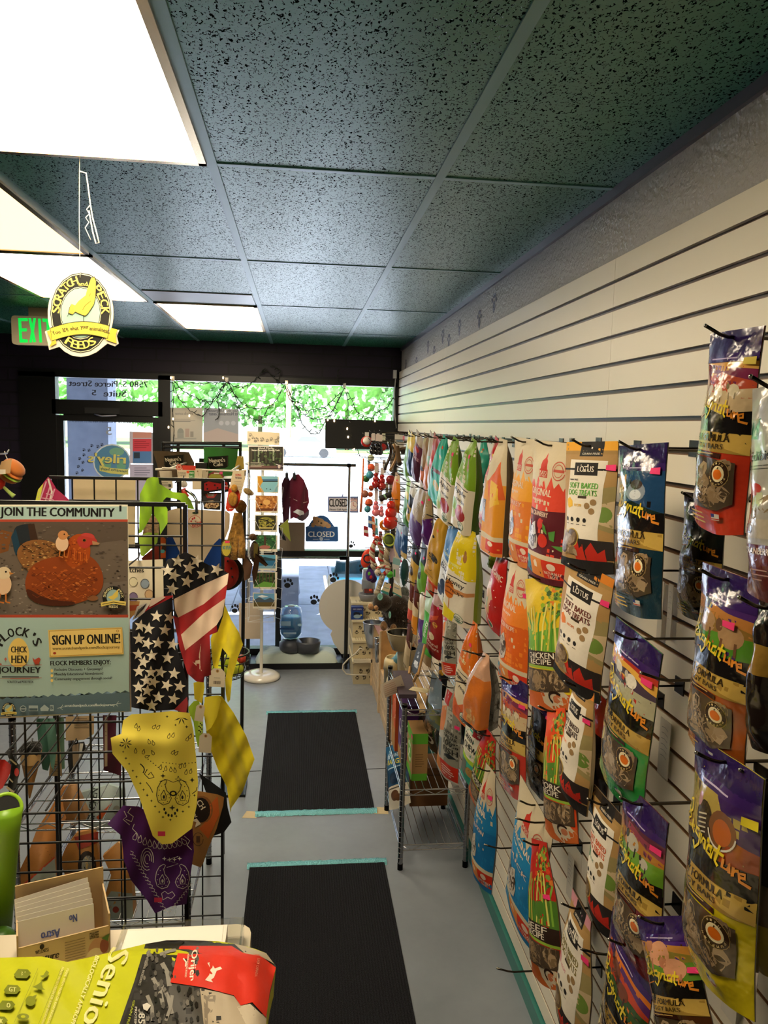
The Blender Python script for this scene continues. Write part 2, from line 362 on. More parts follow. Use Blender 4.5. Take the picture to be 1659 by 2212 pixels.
def carpet_mat():
    m = mat('ribbed_carpet', .95, spec=.1); n, l, b = nodes(m); tc = n.new('ShaderNodeTexCoord')
    t = n.new('ShaderNodeTexNoise'); t.inputs['Scale'].default_value = 330; t.inputs['Detail'].default_value = 2
    r = n.new('ShaderNodeValToRGB'); r.color_ramp.elements[0].position = .35; r.color_ramp.elements[1].position = .78
    r.color_ramp.elements[0].color = H('#0e0f12'); r.color_ramp.elements[1].color = H('#3a3a40')
    w = n.new('ShaderNodeTexWave'); w.inputs['Scale'].default_value = 28; w.inputs['Distortion'].default_value = 1.2
    q = n.new('ShaderNodeBump'); q.inputs['Strength'].default_value = .6; q.inputs['Distance'].default_value = .006
    a = n.new('ShaderNodeMath'); a.operation = 'ADD'
    l.new(tc.outputs['Object'], t.inputs['Vector']); l.new(tc.outputs['Object'], w.inputs['Vector']); l.new(t.outputs['Fac'], r.inputs[0]); l.new(r.outputs[0], b.inputs['Base Color'])
    l.new(t.outputs['Fac'], a.inputs[0]); l.new(w.outputs['Fac'], a.inputs[1]); l.new(a.outputs[0], q.inputs['Height']); l.new(q.outputs[0], b.inputs['Normal']); return m
M['floor'], M['tile'], M['brick'], M['carpet'] = floor_mat(), tile_mat(), brick_mat(), carpet_mat()
M['plaster'] = mat('orange_peel_plaster', .5, bump=(75, .9, .012))
M['tee'] = mat('ceiling_tee', .4)
XL, YB = -4.2, -2.6
struct(MB('#8a8c90').box(XL, XW+.1, YB, YF+.14, -.1, 0).build('floor', M['floor']))
struct(MB('#37706a').box(XL, XW+.1, YB, YF+.14, CEIL, CEIL+.05).build('ceiling', M['tile']))
struct(MB('#bdb6b0').box(XW, XW+.1, YB, YF+.14, 0, CEIL).build('wall_right', M['plaster']))
struct(MB('#2c2440').box(XL-.1, XL, YB, YF+.14, 0, CEIL).build('wall_left', M['plaster']))
struct(MB('#e6decb').box(XL-.1, XW+.1, YB-.1, YB, 0, CEIL).build('wall_back', M['plaster']))
fx0, fx1, dx0, dx1 = -1.125, .855, -2.08, -1.125           # window and door openings in the front wall
wf = MB('#14081f')
for a, b, c, d in ((XL, -2.30, 0, CEIL), (-2.30, XW, 2.475, CEIL), (fx1, XW, 0, 2.475), (fx0, fx1, 0, .07)):
    wf.box(a, b, YF, YF+.14, c, d)
struct(wf.build('wall_front', M['brick']))
tr = 0
def trim(mb, m):
    global tr; tr += 1; return struct(mb.build('trim_%d' % tr, m))
TX = [-.238+.616*k for k in range(-6, 2)]; TY = [2.168+1.222*k for k in range(-3, 4)]
for x in TX: trim(MB('#5e8a8c').box(x-.013, x+.013, YB, YF, CEIL-.004, CEIL+.002), M['tee'])
for y in TY: trim(MB('#5a8687').box(XL, XW, y-.010, y+.010, CEIL-.003, CEIL+.002), M['tee'])
trim(MB('#5a5460').box(XW-.012, XW, YB, YF, CEIL-.028, CEIL), M['satin'])
# slatwall: boards with dark grooves every 76 mm, three panels deep
def slat_panel(y0, y1, n):
    mb = MB('#3a2414'); mb.box(XS+.012, XW-.001, y0, y1, .068, 2.565)
    z = 2.565; top = 2.5065
    mb.k('#f2e8d4')
    mb.box(XS, XS+.013, y0+.0008, y1-.0008, top+.004, 2.568)
    k = 0
    while True:
        z1 = top-.0762*k-.006; z0 = top-.0762*(k+1)+.006
        if z0 < .068: z0 = .068
        if z1-z0 < .01: break
        mb.k('#f2e8d4'); mb.box(XS, XS+.013, y0+.0008, y1-.0008, z0, z1)
        mb.k('#6f4a26'); mb.box(XS+.003, XS+.012, y0, y1, z1-.0001, z1+.0025); k += 1
        if z0 <= .0685: break
    return struct(mb.build('wall_panel_%d' % n, M['satin']))
for i, (a, b) in enumerate(((-.33, 2.093), (2.093, 4.53), (4.53, YF-.02))): slat_panel(a, b, i+1)
struct(MB('#2c7a72').box(XS-.014, XW, YB, YF, 0, .066).build('baseboard_right', M['satin']))
pp = MB()                                                    # faint paw prints stencilled above the slatwall
SR = lambda u, v, o: Vector((XW-.002-o, v, u))
for a, b in ((925, 750), (957, 728), (993, 708), (1036, 690), (1068, 655), (970, 738), (938, 762), (877, 788), (900, 784)):
    p = W(a, b, X=XW); pp.art(paw(p.z, p.y, .045, '#5b5666', 1.5), lambda u, v, o: Vector((XW-.001-o, v, u)))
trim(pp, M['plaster'])
# front: black aluminium frames, glass, door
fr = MB('#0d0c0d')
y0, y1 = YF-.02, YF+.08
def bar(x0, x1, z0, z1, mb=None, a=y0, b=y1): (mb or fr).box(x0, x1, a, b, z0, z1)
bar(-2.31, -2.02, 0, 2.475); bar(-1.185, -1.085, 0, 2.475); bar(-2.31, XW-.03, 2.437, 2.49)
bar(-2.05, -1.15, 2.13, 2.252); bar(.825, .862, 0, 2.475)
w = struct(fr.build('window_1', M['frame']))
fw = MB('#0d0c0d'); bar(-1.09, .83, .93, .985, fw); bar(-1.09, .83, .045, .10, fw); bar(-.185, -.135, .1, .93, fw)
struct(fw.build('window_2', M['frame']))
for i, (a, b, c, d) in enumerate(((-2.02, -1.185, 2.252, 2.437), (-1.09, .83, .985, 2.437), (-1.09, .83, .10, .93))):
    struct(MB().box(a, b, YF+.03, YF+.036, c, d).build('window_%d' % (i+3), M['glass']))
dr = MB('#100f10')
for a, b, c, d in ((-2.02, -1.965, .01, 2.12), (-1.235, -1.185, .01, 2.12), (-1.965, -1.235, 2.075, 2.13), (-1.965, -1.235, .01, .25)): dr.box(a, b, YF+.0, YF+.05, c, d)
door = struct(dr.build('door_1', M['frame']))
MB().box(-1.965, -1.235, YF+.02, YF+.026, .25, 2.075).build('door_glass', M['glass'], door)
MB('#141414').box(-1.965, -1.235, YF-.06, YF-.03, 1.0, 1.05).build('push_bar', M['satin'], door)
cl = MB('#2a2a2c'); cl.box(-1.78, -1.5, YF-.045, YF, 2.14, 2.19); cl.k('#99a').tube([(-1.7, YF-.05, 2.135), (-1.62, YF-.12, 2.12), (-1.52, YF-.06, 2.13)], .006)
cl.build('door_closer', M['satin'], door)
YG = YF+.018
def decal(name, prims, parent, Y=YG, m='matte'):
    return MB().art(prims, plane_S(Y), up=-1).build(name, M[m], parent)
decal('street_number_lettering', [('t', '7580 S. Pierce Street', 234, 829, -170, 13, '#4b4f5c', .02), ('t', 'Suite', 248, 850, -48, 14, '#4b4f5c', .02), ('t', '5', 203, 848, -9, 12, '#4b4f5c', .02)], w, YF+.028)
dl = [('t', 'THIS DOOR TO REMAIN UNLOCKED WHILE BUSINESS IS OCCUPIED', 237, 910, 176, 7, '#59637a', .025), ('t', '5', 235, 931, -12, 17, '#a9b0bd')]
for a, b in ((198, 963), (211, 965), (220, 961), (181, 972), (192, 973), (181, 983), (172, 991), (179, 999), (169, 1008), (178, 1016), (166, 1022)): dl += paw(a, b, 3.4, '#20242e', .5)
decal('door_lettering', dl, door)
# shop logo on the door, seen from behind
lg = [('e', 242, 998, 41, 39, '#dfe9f2'), ('e', 242, 998, 38, 36, '#5b93c0'), ('p', oval(252, 976, 16, 9), '#7fb7a0'), ('p', oval(228, 1004, 12, 15), '#74b096'), ('p', oval(262, 1006, 10, 12), '#74b096'),
      ('t', 'riley\'s', 230, 994, -82, 30, '#41587a', .04), ('t', 'riley\'s', 231, 993, -80, 27, '#e8dd7c', .04),
      ('p', [(215, 1005), (240, 1011), (278, 1014), (278, 1026), (240, 1023), (215, 1017)], '#d9d57c'), ('t', 'Natural Pet Supply', 246, 1016, -58, 7, '#4c6a64', .12)]
decal('door_logo', lg, door)
fl = sheet('red_and_blue_flyer', M['paper'], [(280, 932), (335, 935), (334, 1002), (280, 1001)], YG-.002, '#c9c2d6', [('r', 287, 948, 327, 975, '#d8485a'), ('r', 287, 934, 327, 946, '#d89a90'), ('r', 287, 975, 327, 1000, '#5a86c2'), ('r', 289, 977, 302, 990, '#333f50')]+bars(290, 953, 324, 970, 4, '#a8323f', .4))
tag(fl, 'red and blue printed flyer taped inside the shop door glass', 'flyer')
fl = sheet('white_notice', M['paper'], [(280, 1003), (334, 1003), (333, 1090), (281, 1090)], YG-.004, '#c3bedd', bars(290, 1010, 326, 1030, 4, '#8886a8', .35)+[('e', 298, 1036, 5, 3, '#d09ab8'), ('e', 318, 1036, 5, 3, '#d09ab8')])
tag(fl, 'pale notice with small print under the red and blue flyer on the door', 'notice')
# ceiling light panels
def light(x0, y0, label, m='panel'):
    x1, yb = x0+.616, y0+1.222
    t = thing('ceiling_light', ((x0+x1)/2, (y0+yb)/2, CEIL), label, 'ceiling light', 'square-lens ceiling light panels')
    f = MB('#c9a878')
    a, b, c, d = x0+.013, x1-.013, y0+.010, yb-.010
    for q in ((a, a+.02, c, d), (b-.02, b, c, d), (a, b, c, c+.02), (a, b, d-.02, d)): f.box(*q, CEIL-.012, CEIL-.0005)
    f.build('frame', M['steel'], t)
    MB('#ffe9c4').box(a+.02, b-.02, c+.02, d-.02, CEIL-.008, CEIL-.003).build('diffuser', M[m], t)
for k_, col_, st_ in (('panel', (1, .84, .60, 1), PANEL), ('dim_panel', (1, .74, .42, 1), 1.0)):
    m = mat('light_diffuser', .5); nn, ll, bb = nodes(m); bb.inputs['Emission Color'].default_value = col_; bb.inputs['Emission Strength'].default_value = st_; M[k_] = m
x1 = TX[-2]; x0 = TX[-3]
light(TX[5], TY[2], 'large bright ceiling light panel nearest the camera at the top left')
light(TX[4], TY[3], 'dim cream ceiling light panel at the left edge behind the hanging sign string', 'dim_panel')
light(TX[4], TY[4], 'bright ceiling light panel directly behind the hanging oval sign')
light(TX[5], TY[5], 'bright ceiling light panel farthest away, near the front window')
g = MB('#8d8078').box(TX[5]+.02, TX[6]-.02, TY[5]-.36, TY[5]-.03, CEIL-.005, CEIL-.0005).build('grey_ceiling_strip', M['satin']); tag(g, 'flat brownish grey strip on the ceiling beside the farthest light panel', 'ceiling panel')  # thin brownish grey strip just below the tiles, ahead of the farthest panel
# exterior: walkway, canopy, parking lot, trees
struct(MB('#b4bccb').box(-9, 9, YF+.14, 11.4, -.16, -.02).build('walkway_ground', M['stone']))
ln = MB('#6f7888')
for y in (8.9, 10.4): ln.box(-9, 9, y, y+.012, -.021, -.0185)
for x in (-.75, .45, 1.7): ln.box(x, x+.012, YF+.2, 11.4, -.021, -.0183)
struct(ln.build('walkway_joint_ground', M['stone']))
struct(MB('#e4e8f0').box(-60, 60, 11.4, 63, -.3, -.16).build('parking_lot_ground', M['stone']))
struct(MB('#5f8a3c').box(-90, 90, 63, 100, -.3, -.1).build('verge_ground', M['leaf']))
struct(MB('#8a8f98').box(-9, 9, YF+.16, 9.6, 3.0, 3.25).build('canopy_roof', M['stone']))
pl = MB('#8b93a6').prism([(-2.62, 9.1), (-2.17, 9.1), (-2.17, 9.5), (-2.62, 9.5)], -.02, 3.0).build('canopy_column', M['stone']); tag(pl, 'grey concrete canopy column outside the shop door', 'column')
pl = MB('#7d8698').prism([(-.21, 8.15), (.02, 8.15), (.02, 8.35), (-.21, 8.35)], -.02, .72).build('bollard', M['stone']); tag(pl, 'short square grey bollard outside the lower window behind the card rack', 'bollard')
def tree(x, y, h, r, label, col):
    t = thing('tree', (x, y, -.1), label, 'tree', 'trees beyond the parking lot'); q = random.Random(int(x*10))
    MB('#5a4632').cyl((x, y, -.1), (x, y, h*.55), .22, .12, 8).build('trunk', M['wood'], t)
    c = MB(col)
    c.k('#6fa04c').ball((x, y, h*.55), (r*.86, r*.6, h*.38), 20, wob=.12, seed=x)
    for _ in range(0):
        a, b = q.uniform(0, 6.28), q.uniform(-1, 1); rr = r*math.sqrt(1-b*b*.8)*q.uniform(.3, .95)
        c.k(q.choice((col, '#7f9e68', '#98b484', '#b4c8a0')))
        c.ball((x+rr*math.cos(a), y+rr*math.sin(a)*.7, h*.55+b*h*.42), (r*q.uniform(.25, .42),)*3, 9, wob=.35, seed=q.random())
    for _ in range(2600):
        a, b = q.uniform(0, 6.28), q.uniform(-1, 1); rr = r*math.sqrt(1-b*b*.75)*q.uniform(.85, 1.15)
        p = Vector((x+rr*math.cos(a), y+rr*math.sin(a)*.7, h*.55+b*h*.45)); d = Vector((q.uniform(-1, 1), q.uniform(-1, 1), q.uniform(-1, 1))).normalized()*.30; e = d.orthogonal()*.7
        c.k(q.choice(('#74a85a', '#92c07a', '#aed49a', '#cfe6be'))); c.add([p-d, p+e, p+d, p-e], [(0, 1, 2, 3)])
    c.build('crown', M['leaf'], t)
for i, (x, y, h, r) in enumerate(((-29, 70, 17, 5.2), (-20, 72, 20, 5.4), (-11.5, 70, 17, 5.0), (-3.6, 73, 19, 5.2), (4.4, 70, 18, 5.0), (12.5, 73, 19, 5.2))):
    tree(x, y, h, r, ('broad green tree at far left seen through the door transom', 'tall yellow-green tree seen through the door transom and glass', 'green tree seen above the two window posters', 'green tree left of the wooden pole outside', 'green tree right of the wooden pole outside', 'pale green tree behind the black board in the window')[i], '#86b862')
pl = MB('#c09a70').cyl((-.75, 57, -.17), (-.75, 57, 9), .2, .17, 10).build('utility_pole', M['wood']); tag(pl, 'sunlit wooden pole in front of the trees outside the window', 'pole')
# silver car in the parking lot
t = thing('parked_car', (.3, 54, -.16), 'pale silver car parked outside beyond the window', 'car')
cb = MB('#e8eaee'); prof = [(-2.3, .35), (-2.3, .85), (-1.9, .98), (-1.2, 1.05), (-.6, 1.55), (.9, 1.58), (1.6, 1.1), (2.25, .95), (2.3, .4)]
n_ = len(prof); vs = [(.3+a, y, b-.16) for y in (53.1, 54.9) for a, b in prof]
cb.add(vs, [tuple(range(n_)), tuple(range(2*n_-1, n_-1, -1))]+[(i, i+n_, (i+1) % n_+n_, (i+1) % n_) for i in range(n_)]); cb.build('body', M['gloss'], t)
for a in (-1.45, 1.45): 
    for y in (53.08, 54.75): MB('#222').cyl((.3+a, y, .17), (.3+a, y+.18, .17), .33, n=16).build('wheel', M['rubber'], t)
MB('#56606c').prism([(-.45, 1.1), (-.1, 1.45), (.8, 1.47), (1.3, 1.1)], 0, .01, Matrix.Translation((.3, 53.1, -.16)) @ Matrix.Rotation(PI/2, 4, 'X')).build('side_window', M['gloss'], t)
# director's chair outside the lower window
t = thing('folding_chair', (1.05, 8.6, -.02), 'folding chair with dark teal canvas and pale wooden frame outside the window', 'chair')
def chair_pt(px, py, Y): return W(px, py, Y=Y)
MB('#1f4a58').tube([W(724+i*14, 1228+3*math.sin(i), Y=8.6) for i in range(7)], .11, 4, rf=lambda u: .115).build('back_canvas', M['cloth'], t)
MB('#2a7a90').box(.4, 1.25, 8.3, 8.9, .40, .425).build('seat_canvas', M['cloth'], t)
for a in ((W(701, 1243, Y=8.3), W(709, 1290, Y=8.3)), (W(712, 1243, Y=8.7), W(706, 1290, Y=8.7))): MB('#d9cdb4').cyl(a[0], a[1], .02, n=6).build('post', M['wood'], t)
for a in ((W(700, 1280, Y=8.3), (1.2, 8.4, .0)), ((.40, 8.85, .0), (1.2, 8.85, .45)), ((.42, 8.3, 0), (1.2, 8.3, .45))): MB('#cbb894').cyl(a[0], a[1], .02, n=6).build('leg', M['wood'], t)
p = W(588, 1330, Z=0)
st_ = MB('#7d8799'); st_.lathe([(0, 0), (.30, 0), (.36, .12), (.34, .3), (.22, .42), (0, .45)], (-.32, 9.0, -.02), 20); o = st_.build('stone_planter', M['stone']); tag(o, 'round grey concrete planter outside the lower window behind the water jug', 'planter')
# ------------------------------------------------------------------ left: gridwall panels, poster, bandanas, shelf behind
def gridwall(x0, x1, z0, z1, Y, label, skip=()):
    t = thing('gridwall_panel', ((x0+x1)/2, Y, z0), label, 'gridwall panel', 'black wire gridwall panels'); f = MB('#111113')
    for z in (z0, z1): f.box(x0, x1, Y-.005, Y+.005, z-.005, z+.005)
    for x in (x0, x1): f.box(x-.005, x+.005, Y-.006, Y+.006, z0, z1)
    f.build('frame', M['black'], t); g = MB('#0e0e10'); n = round((x1-x0)/.0762)
    for i in range(1, n): x = x0+(x1-x0)*i/n; g.cyl((x, Y+.006, z0), (x, Y+.006, z1), .0029, n=6)
    n = round((z1-z0)/.0762)
    for i in range(1, n): z = z1-.0762*i; g.cyl((x0, Y, z), (x1, Y, z), .0029, n=6)
    g.build('wire_mesh', M['black'], t)
    for x in (x0+.03, x1-.03):
        ft = MB('#0e0e10'); ft.box(x-.012, x+.012, Y-.12, Y+.12, z0-.012, z0-.005); ft.cyl((x, Y-.1, 0), (x, Y-.1, z0-.01), .012); ft.cyl((x, Y+.1, 0), (x, Y+.1, z0-.01), .012)
        ft.build('foot', M['black'], t)
    return t
gridwall(-.876, -.266, .03, 1.894, 1.85, 'nearer black wire gridwall panel that the hen poster hangs on')
gridwall(-.83, -.257, .03, 1.894, 2.67, 'farther black wire gridwall panel beside the walkway')
# hen poster
YP = 1.825
pr = [('r', -14, 1094, 274, 1122, '#a9c3bd'), ('r', -14, 1122, 276, 1127, '#b5472f'), ('t', 'JOIN THE COMMUNITY', 124, 1109, 246, 25, '#14110f', .01), ('s', [(260, 1092), (260, 1105)], 4.5, '#111'),
      ('r', -14, 1127, 276, 1330, '#6b5d50'), ('p', [(-14, 1127), (276, 1127), (276, 1165), (160, 1180), (60, 1165), (-14, 1190)], '#5a4c40'), ('p', [(-14, 1140), (26, 1150), (18, 1190), (-14, 1200)], '#7a4a22'),
      ('p', [(-14, 1262), (60, 1250), (200, 1262), (276, 1255), (276, 1330), (-14, 1330)], '#75685c'),
      ('n', -10, 1215, 272, 1328, 260, ('#8d8072', '#55493e', '#9b8d7e', '#4a3f36'), 3, 1.6), ('n', -10, 1130, 272, 1215, 120, ('#5e5146', '#6f6255', '#4c4036'), 4, 2)]
# hen: tail, body, breast, neck, head
hp = [('p', [(26, 1175), (30, 1140), (44, 1134), (58, 1132), (72, 1130), (80, 1165), (60, 1200), (36, 1205)], '#20262c'), ('p', [(24, 1160), (34, 1142), (46, 1190), (34, 1200)], '#1b3a4c'), ('p', [(60, 1132), (74, 1131), (82, 1166), (66, 1170)], '#3a2416'),
       ('p', [(36, 1185), (60, 1166), (105, 1166), (140, 1185), (150, 1225), (110, 1255), (60, 1235), (38, 1210)], '#8a5a2c'), ('n', 44, 1170, 138, 1232, 150, ('#3d2a1a', '#b98a4e', '#d0a668', '#5a3a1e'), 3.2, 1.3),
       ('p', [(52, 1262), (62, 1228), (90, 1208), (140, 1200), (165, 1190), (205, 1205), (224, 1240), (222, 1275), (195, 1295), (150, 1308), (90, 1306), (62, 1290)], '#8f3f12'),
       ('p', [(138, 1205), (140, 1180), (150, 1162), (168, 1152), (188, 1156), (194, 1176), (196, 1196), (190, 1212), (165, 1226), (148, 1224)], '#a9480f'),
       ('n', 70, 1225, 210, 1300, 170, ('#b8591c', '#6e2c0c', '#c8702e', '#98440f'), 4, 2), ('n', 142, 1165, 188, 1220, 60, ('#c8631c', '#8a3608'), 3, 1.8),
       ('p', [(165, 1162), (182, 1153), (200, 1156), (212, 1170), (206, 1178), (196, 1176), (190, 1184), (176, 1184), (168, 1176)], '#b5372c'), ('p', [(172, 1156), (184, 1150), (202, 1154), (206, 1164), (188, 1160)], '#c04038'),
       ('p', [(199, 1168), (216, 1173), (212, 1177), (200, 1177)], '#b0845c'), ('e', 182, 1167, 5, 3.6, '#a85a20'), ('e', 182, 1167, 3, 2.6, '#120a08'),
       ('p', [(54, 1266), (100, 1296), (170, 1300), (150, 1310), (90, 1308), (60, 1292)], '#4c200c'), ('e', 200, 1292, 12, 6, '#8c5a34')]
pr += [('p', curvy(q[1]), q[2]) if q[0] == 'p' and len(q[1]) > 4 else q for q in hp]
pr += [('s', [(46+9*i, 1176+(i % 3)*6), (52+9*i, 1181+(i % 3)*6), (58+9*i, 1178+(i % 3)*6)], 1.4, ('#2c1c10', '#5a3a1c')[i % 2]) for i in range(10)]+[('s', [(70+22*j+9*(i % 2), 1236+12*i), (80+22*j+9*(i % 2), 1243+12*i), (90+22*j+9*(i % 2), 1237+12*i)], 1.3, ('#5e2408', '#7a3410', '#b25a22')[(i+j) % 3]) for i in range(5) for j in range(6)]+[('s', [(150+6*i, 1180+3*i), (146+7*i, 1204+2*i)], 1.5, ('#d06a24', '#7c3008')[i % 2]) for i in range(7)]
# chick on her back and chick at left
for cx, cy, s_ in ((134, 1174, 1.0), (6, 1262, 1.35)):
    pr += [('e', cx, cy, 14*s_, 17*s_, '#e3bd98'), ('e', cx+2*s_, cy-18*s_, 11*s_, 10*s_, '#c98852' if s_ == 1 else '#e0c9a4'), ('p', [(cx+10*s_, cy-20*s_), (cx+18*s_, cy-17*s_), (cx+11*s_, cy-15*s_)], '#c9843c'), ('e', cx+5*s_, cy-20*s_, 1.6*s_, 1.6*s_, '#1a120c'),
           ('s', [(cx-4*s_, cy+15*s_), (cx-6*s_, cy+28*s_), (cx+2*s_, cy+30*s_)], 2.4*s_, '#c9742e'), ('s', [(cx+5*s_, cy+15*s_), (cx+5*s_, cy+28*s_), (cx+12*s_, cy+30*s_)], 2.4*s_, '#c9742e')]
def badge(cx, cy, r, p):
    p += [('e', cx, cy, r, r*1.05, '#1a1916'), ('e', cx, cy-r*.05, r*.62, r*.68, '#9dbcb8'), ('p', [(cx-r*.5, cy-r*.05), (cx-.1*r, cy-r*.2), (cx+r*.45, cy-r*.8), (cx+r*.4, cy-.1*r), (cx, cy+r*.2), (cx-r*.25, cy+.15*r)], '#e3c95c'),
          ('p', [(cx-r*1.15, cy+r*.45), (cx, cy+r*.22), (cx+r*1.15, cy+r*.35), (cx+r*1.1, cy+r*.72), (cx, cy+r*.55), (cx-r*1.1, cy+r*.8)], '#e6cf6a'), ('s', [(cx-r, cy+r*.6), (cx, cy+r*.4), (cx+r, cy+r*.54)], r*.06, '#5a4c20')]
    p += arc_text('SCRATCH', cx, cy, r*.82, r*.86, -80, -12, r*.2, r*.22, '#e8dfa8')+arc_text('PECK', cx, cy, r*.82, r*.86, 40, 85, r*.2, r*.22, '#e8dfa8')+[('t', 'FEEDS', cx, cy+r*.82, r*.8, r*.22, '#e8dfa8')]
badge(245, 1291, 24, pr)
pr += [('r', -14, 1328, 277, 1334, '#b5472f'), ('r', -14, 1334, 279, 1505, '#a9c3bd'), ('p', [(-14, 1516)]+[(-14+i*9.8, 1512-i*.55-(5 if i % 2 else 0)) for i in range(31)]+[(281, 1536), (-14, 1549)], '#5d7480')]
pr += arc_text('FLOCK\'S', 40, 1402, 44, 38, -66, 66, 13, 19, '#1c1a18')+[('p', [(40+23*math.sin(t/12*PI)*(1 if t < 24 else 1)*(1-.12*math.cos(t/12*PI)), 1410-32*math.cos(t/12*PI)) for t in range(24)], '#ecca6e'),
      ('t', 'CHICK', 41, 1403, 34, 13, '#1c1a18'), ('t', 'to', 40, 1412, 6, 4, '#6b5a30', 0, .3), ('t', 'HEN', 41, 1424, 32, 16, '#1c1a18'), ('t', 'JOURNEY', 42, 1449, 92, 17, '#1c1a18'), ('s', [(-4, 1438), (90, 1436)], .9, '#b5472f'),
      ('r', 4, 1461, 84, 1463.5, '#3b3a38'), ('r', 22, 1466, 66, 1467, '#b5472f'), ('s', [(-4, 1466), (90, 1464)], .8, '#b5472f'), ('t', 'SCRATCH and PECK FEEDS', 44, 1473, 56, 5, '#2a2825'),
      ('p', [(70, 1420), (75, 1425), (84, 1420), (88, 1424), (84, 1434), (76, 1435), (72, 1428)], '#b5472f'), ('p', [(9, 1424), (12, 1420), (15, 1424), (12, 1428)], '#c46a58'), ('p', [(-2, 1436), (2, 1432), (4, 1436)], '#b5472f'),
      ('p', [(104, 1361), (264, 1355), (267, 1413), (107, 1420)], '#e9c264'), ('p', [(106, 1363), (262, 1357), (265, 1411), (109, 1418)], '#b58a40'), ('p', [(107, 1364), (261.4, 1358), (264.2, 1410.4), (109.6, 1417)], '#efcf7a'),
      ('t', 'SIGN UP ONLINE!', 186, 1381, 146, 21, '#15120f', -.028), ('t', 'www.scratchandpeck.com/flocksjourney', 186, 1400, 145, 8, '#8a7138', -.025, .25), ('e', 118, 1411, 3.4, 2.6, '#a8321f'), ('e', 254, 1363, 3, 2.6, '#a86a30'), ('e', 254, 1363, 2, 1.7, '#efcf7a'),
      ('t', 'FLOCK MEMBERS ENJOY:', 174, 1433, 130, 13, '#15120f', -.02)]
for i, tx in enumerate(('Exclusive Discounts + Giveaways!', 'Monthly Educational Newsletters!', 'Community engagement through social!')):
    wd_ = (103, 105, 124)[i]; pr += [('e', 112, 1449+10.5*i, 2.8, 3.4, '#efcf7a'), ('t', tx, 118+wd_/2, 1446.5+10.5*i-.5*i, wd_, 7.5, '#2b2d2c', -.02)]
badge(19, 1533, 15, pr)
pr += [('e', 50, 1531, 7, 7, '#a9b8ba'), ('e', 50, 1531, 5.5, 5.5, '#4d6068'), ('r', 44, 1530, 56, 1532.5, '#a9b8ba'), ('r', 62, 1524, 82, 1536, '#a9b8ba'), ('r', 63, 1530, 81, 1535, '#4d6068'), ('p', [(87, 1530), (96, 1522), (106, 1530), (104, 1536), (88, 1536)], '#a9b8ba'), ('r', 108, 1523, 116, 1536, '#a9b8ba'), ('t', 'B', 112, 1529, 5, 7, '#4d6068'),
      ('t', 'scratchandpeck.com/flocksjourney', 194, 1524, 108, 7.5, '#cfdad8', -.02)]
for a in (132, 252): pr += [('s', [(a-8, 1530-(a-132)*.06), (a+10, 1526-(a-132)*.06)], .9, '#cfdad8'), ('s', [(a, 1528-(a-132)*.06), (a+4, 1522-(a-132)*.06)], .9, '#cfdad8'), ('s', [(a-2, 1529-(a-132)*.06), (a+3, 1533-(a-132)*.06)], .9, '#cfdad8')]
o = sheet('hen_poster', M['paper'], [(-17, 1090), (276, 1090), (284, 1537), (-17, 1553)], YP, '#ece6cf', pr, th=.002)
tag(o, 'poster with a brown hen and chicks headed JOIN THE COMMUNITY on the nearer gridwall', 'poster')
# hanging oval sign on its string
YS = 2.168
pr = [('e', 174.5, 676, 66, 87, '#1b1a14'), ('e', 174.5, 676, 64.4, 85.2, '#cfc8a0'), ('e', 174.5, 676, 62.8, 83.5, '#191811'), ('e', 174, 676, 44.5, 57, '#cfc8a0'), ('e', 174, 676, 43.2, 55.4, '#191811'), ('e', 174, 676, 42, 54, '#93b0a0')]
pr += arc_text('SCRATCH', 174, 676, 53.5, 71, -84, -14, 14, 17, '#dcc85c')+[('t', 'and', 179, 613, 20, 9, '#dcc85c', .05, .25)]+arc_text('PECK', 174, 676, 53.5, 71, 44, 86, 14, 17, '#dcc85c')+arc_text('FEEDS', 174, 676, 54, 69, 207, 153, 14, 17, '#dcc85c', True)
hen = [(147, 677), (150, 664), (154, 657), (162, 660), (170, 650), (185, 638), (190, 620), (197, 600), (204, 597), (208, 606), (207, 640), (203, 658), (190, 678), (184, 683), (170, 678), (162, 674), (156, 680)]
pr += [('p', hen, '#2a2410'), ('p', [(180+(a-180)*.965, 650+(b-650)*.965) for a, b in hen], '#d0b53e'), ('p', [(148, 676), (151, 664), (156, 660), (160, 668), (158, 678)], '#b59b38'), ('s', [(178, 670), (184, 660), (196, 650)], .9, '#57480f'), ('s', [(192, 640), (196, 634)], .8, '#57480f'),
       ('s', [(180, 682), (181, 694), (173, 697)], 1.1, '#2a2410'), ('s', [(181, 694), (188, 697)], 1.1, '#2a2410'), ('s', [(148, 678), (145, 684)], .9, '#2a2410')]
rib = lambda u, a, b: (u, 0)
bx = [108+i*8 for i in range(17)]; by = [lambda u: 712-18*math.sin(PI*(u-96)/168)][0]
pr += [('p', [(101, 716), (116, 710), (122, 742), (106, 750), (112, 738)], '#bda632'), ('p', [(240, 708), (254, 712), (250, 724), (252, 742), (228, 734)], '#bda632'),
       ('p', [(u, by(u)) for u in bx]+[(u*.94+11, by(u)+29) for u in reversed(bx)], '#3a3212'), ('p', [(u*.985+2.7, by(u)+1.5) for u in bx]+[(u*.93+12.4, by(u)+27.5) for u in reversed(bx)], '#cfb940')]
for i, (tx, a, wd_) in enumerate((('You', 121, 17), ('are', 141, 12), ('what', 160, 18), ('your', 183, 18), ('animals', 208, 30), ('eat', 230, 13))): pr += [('t', tx, a, by(a)+14, wd_, 8.5, '#4a4216', (-.22, -.16, -.08, 0, .1, .16)[i], .25)]
t = thing('hanging_sign', W(173, 590, Y=YS), 'oval feed sign with a pecking yellow hen hanging from the ceiling on a string', 'hanging sign')
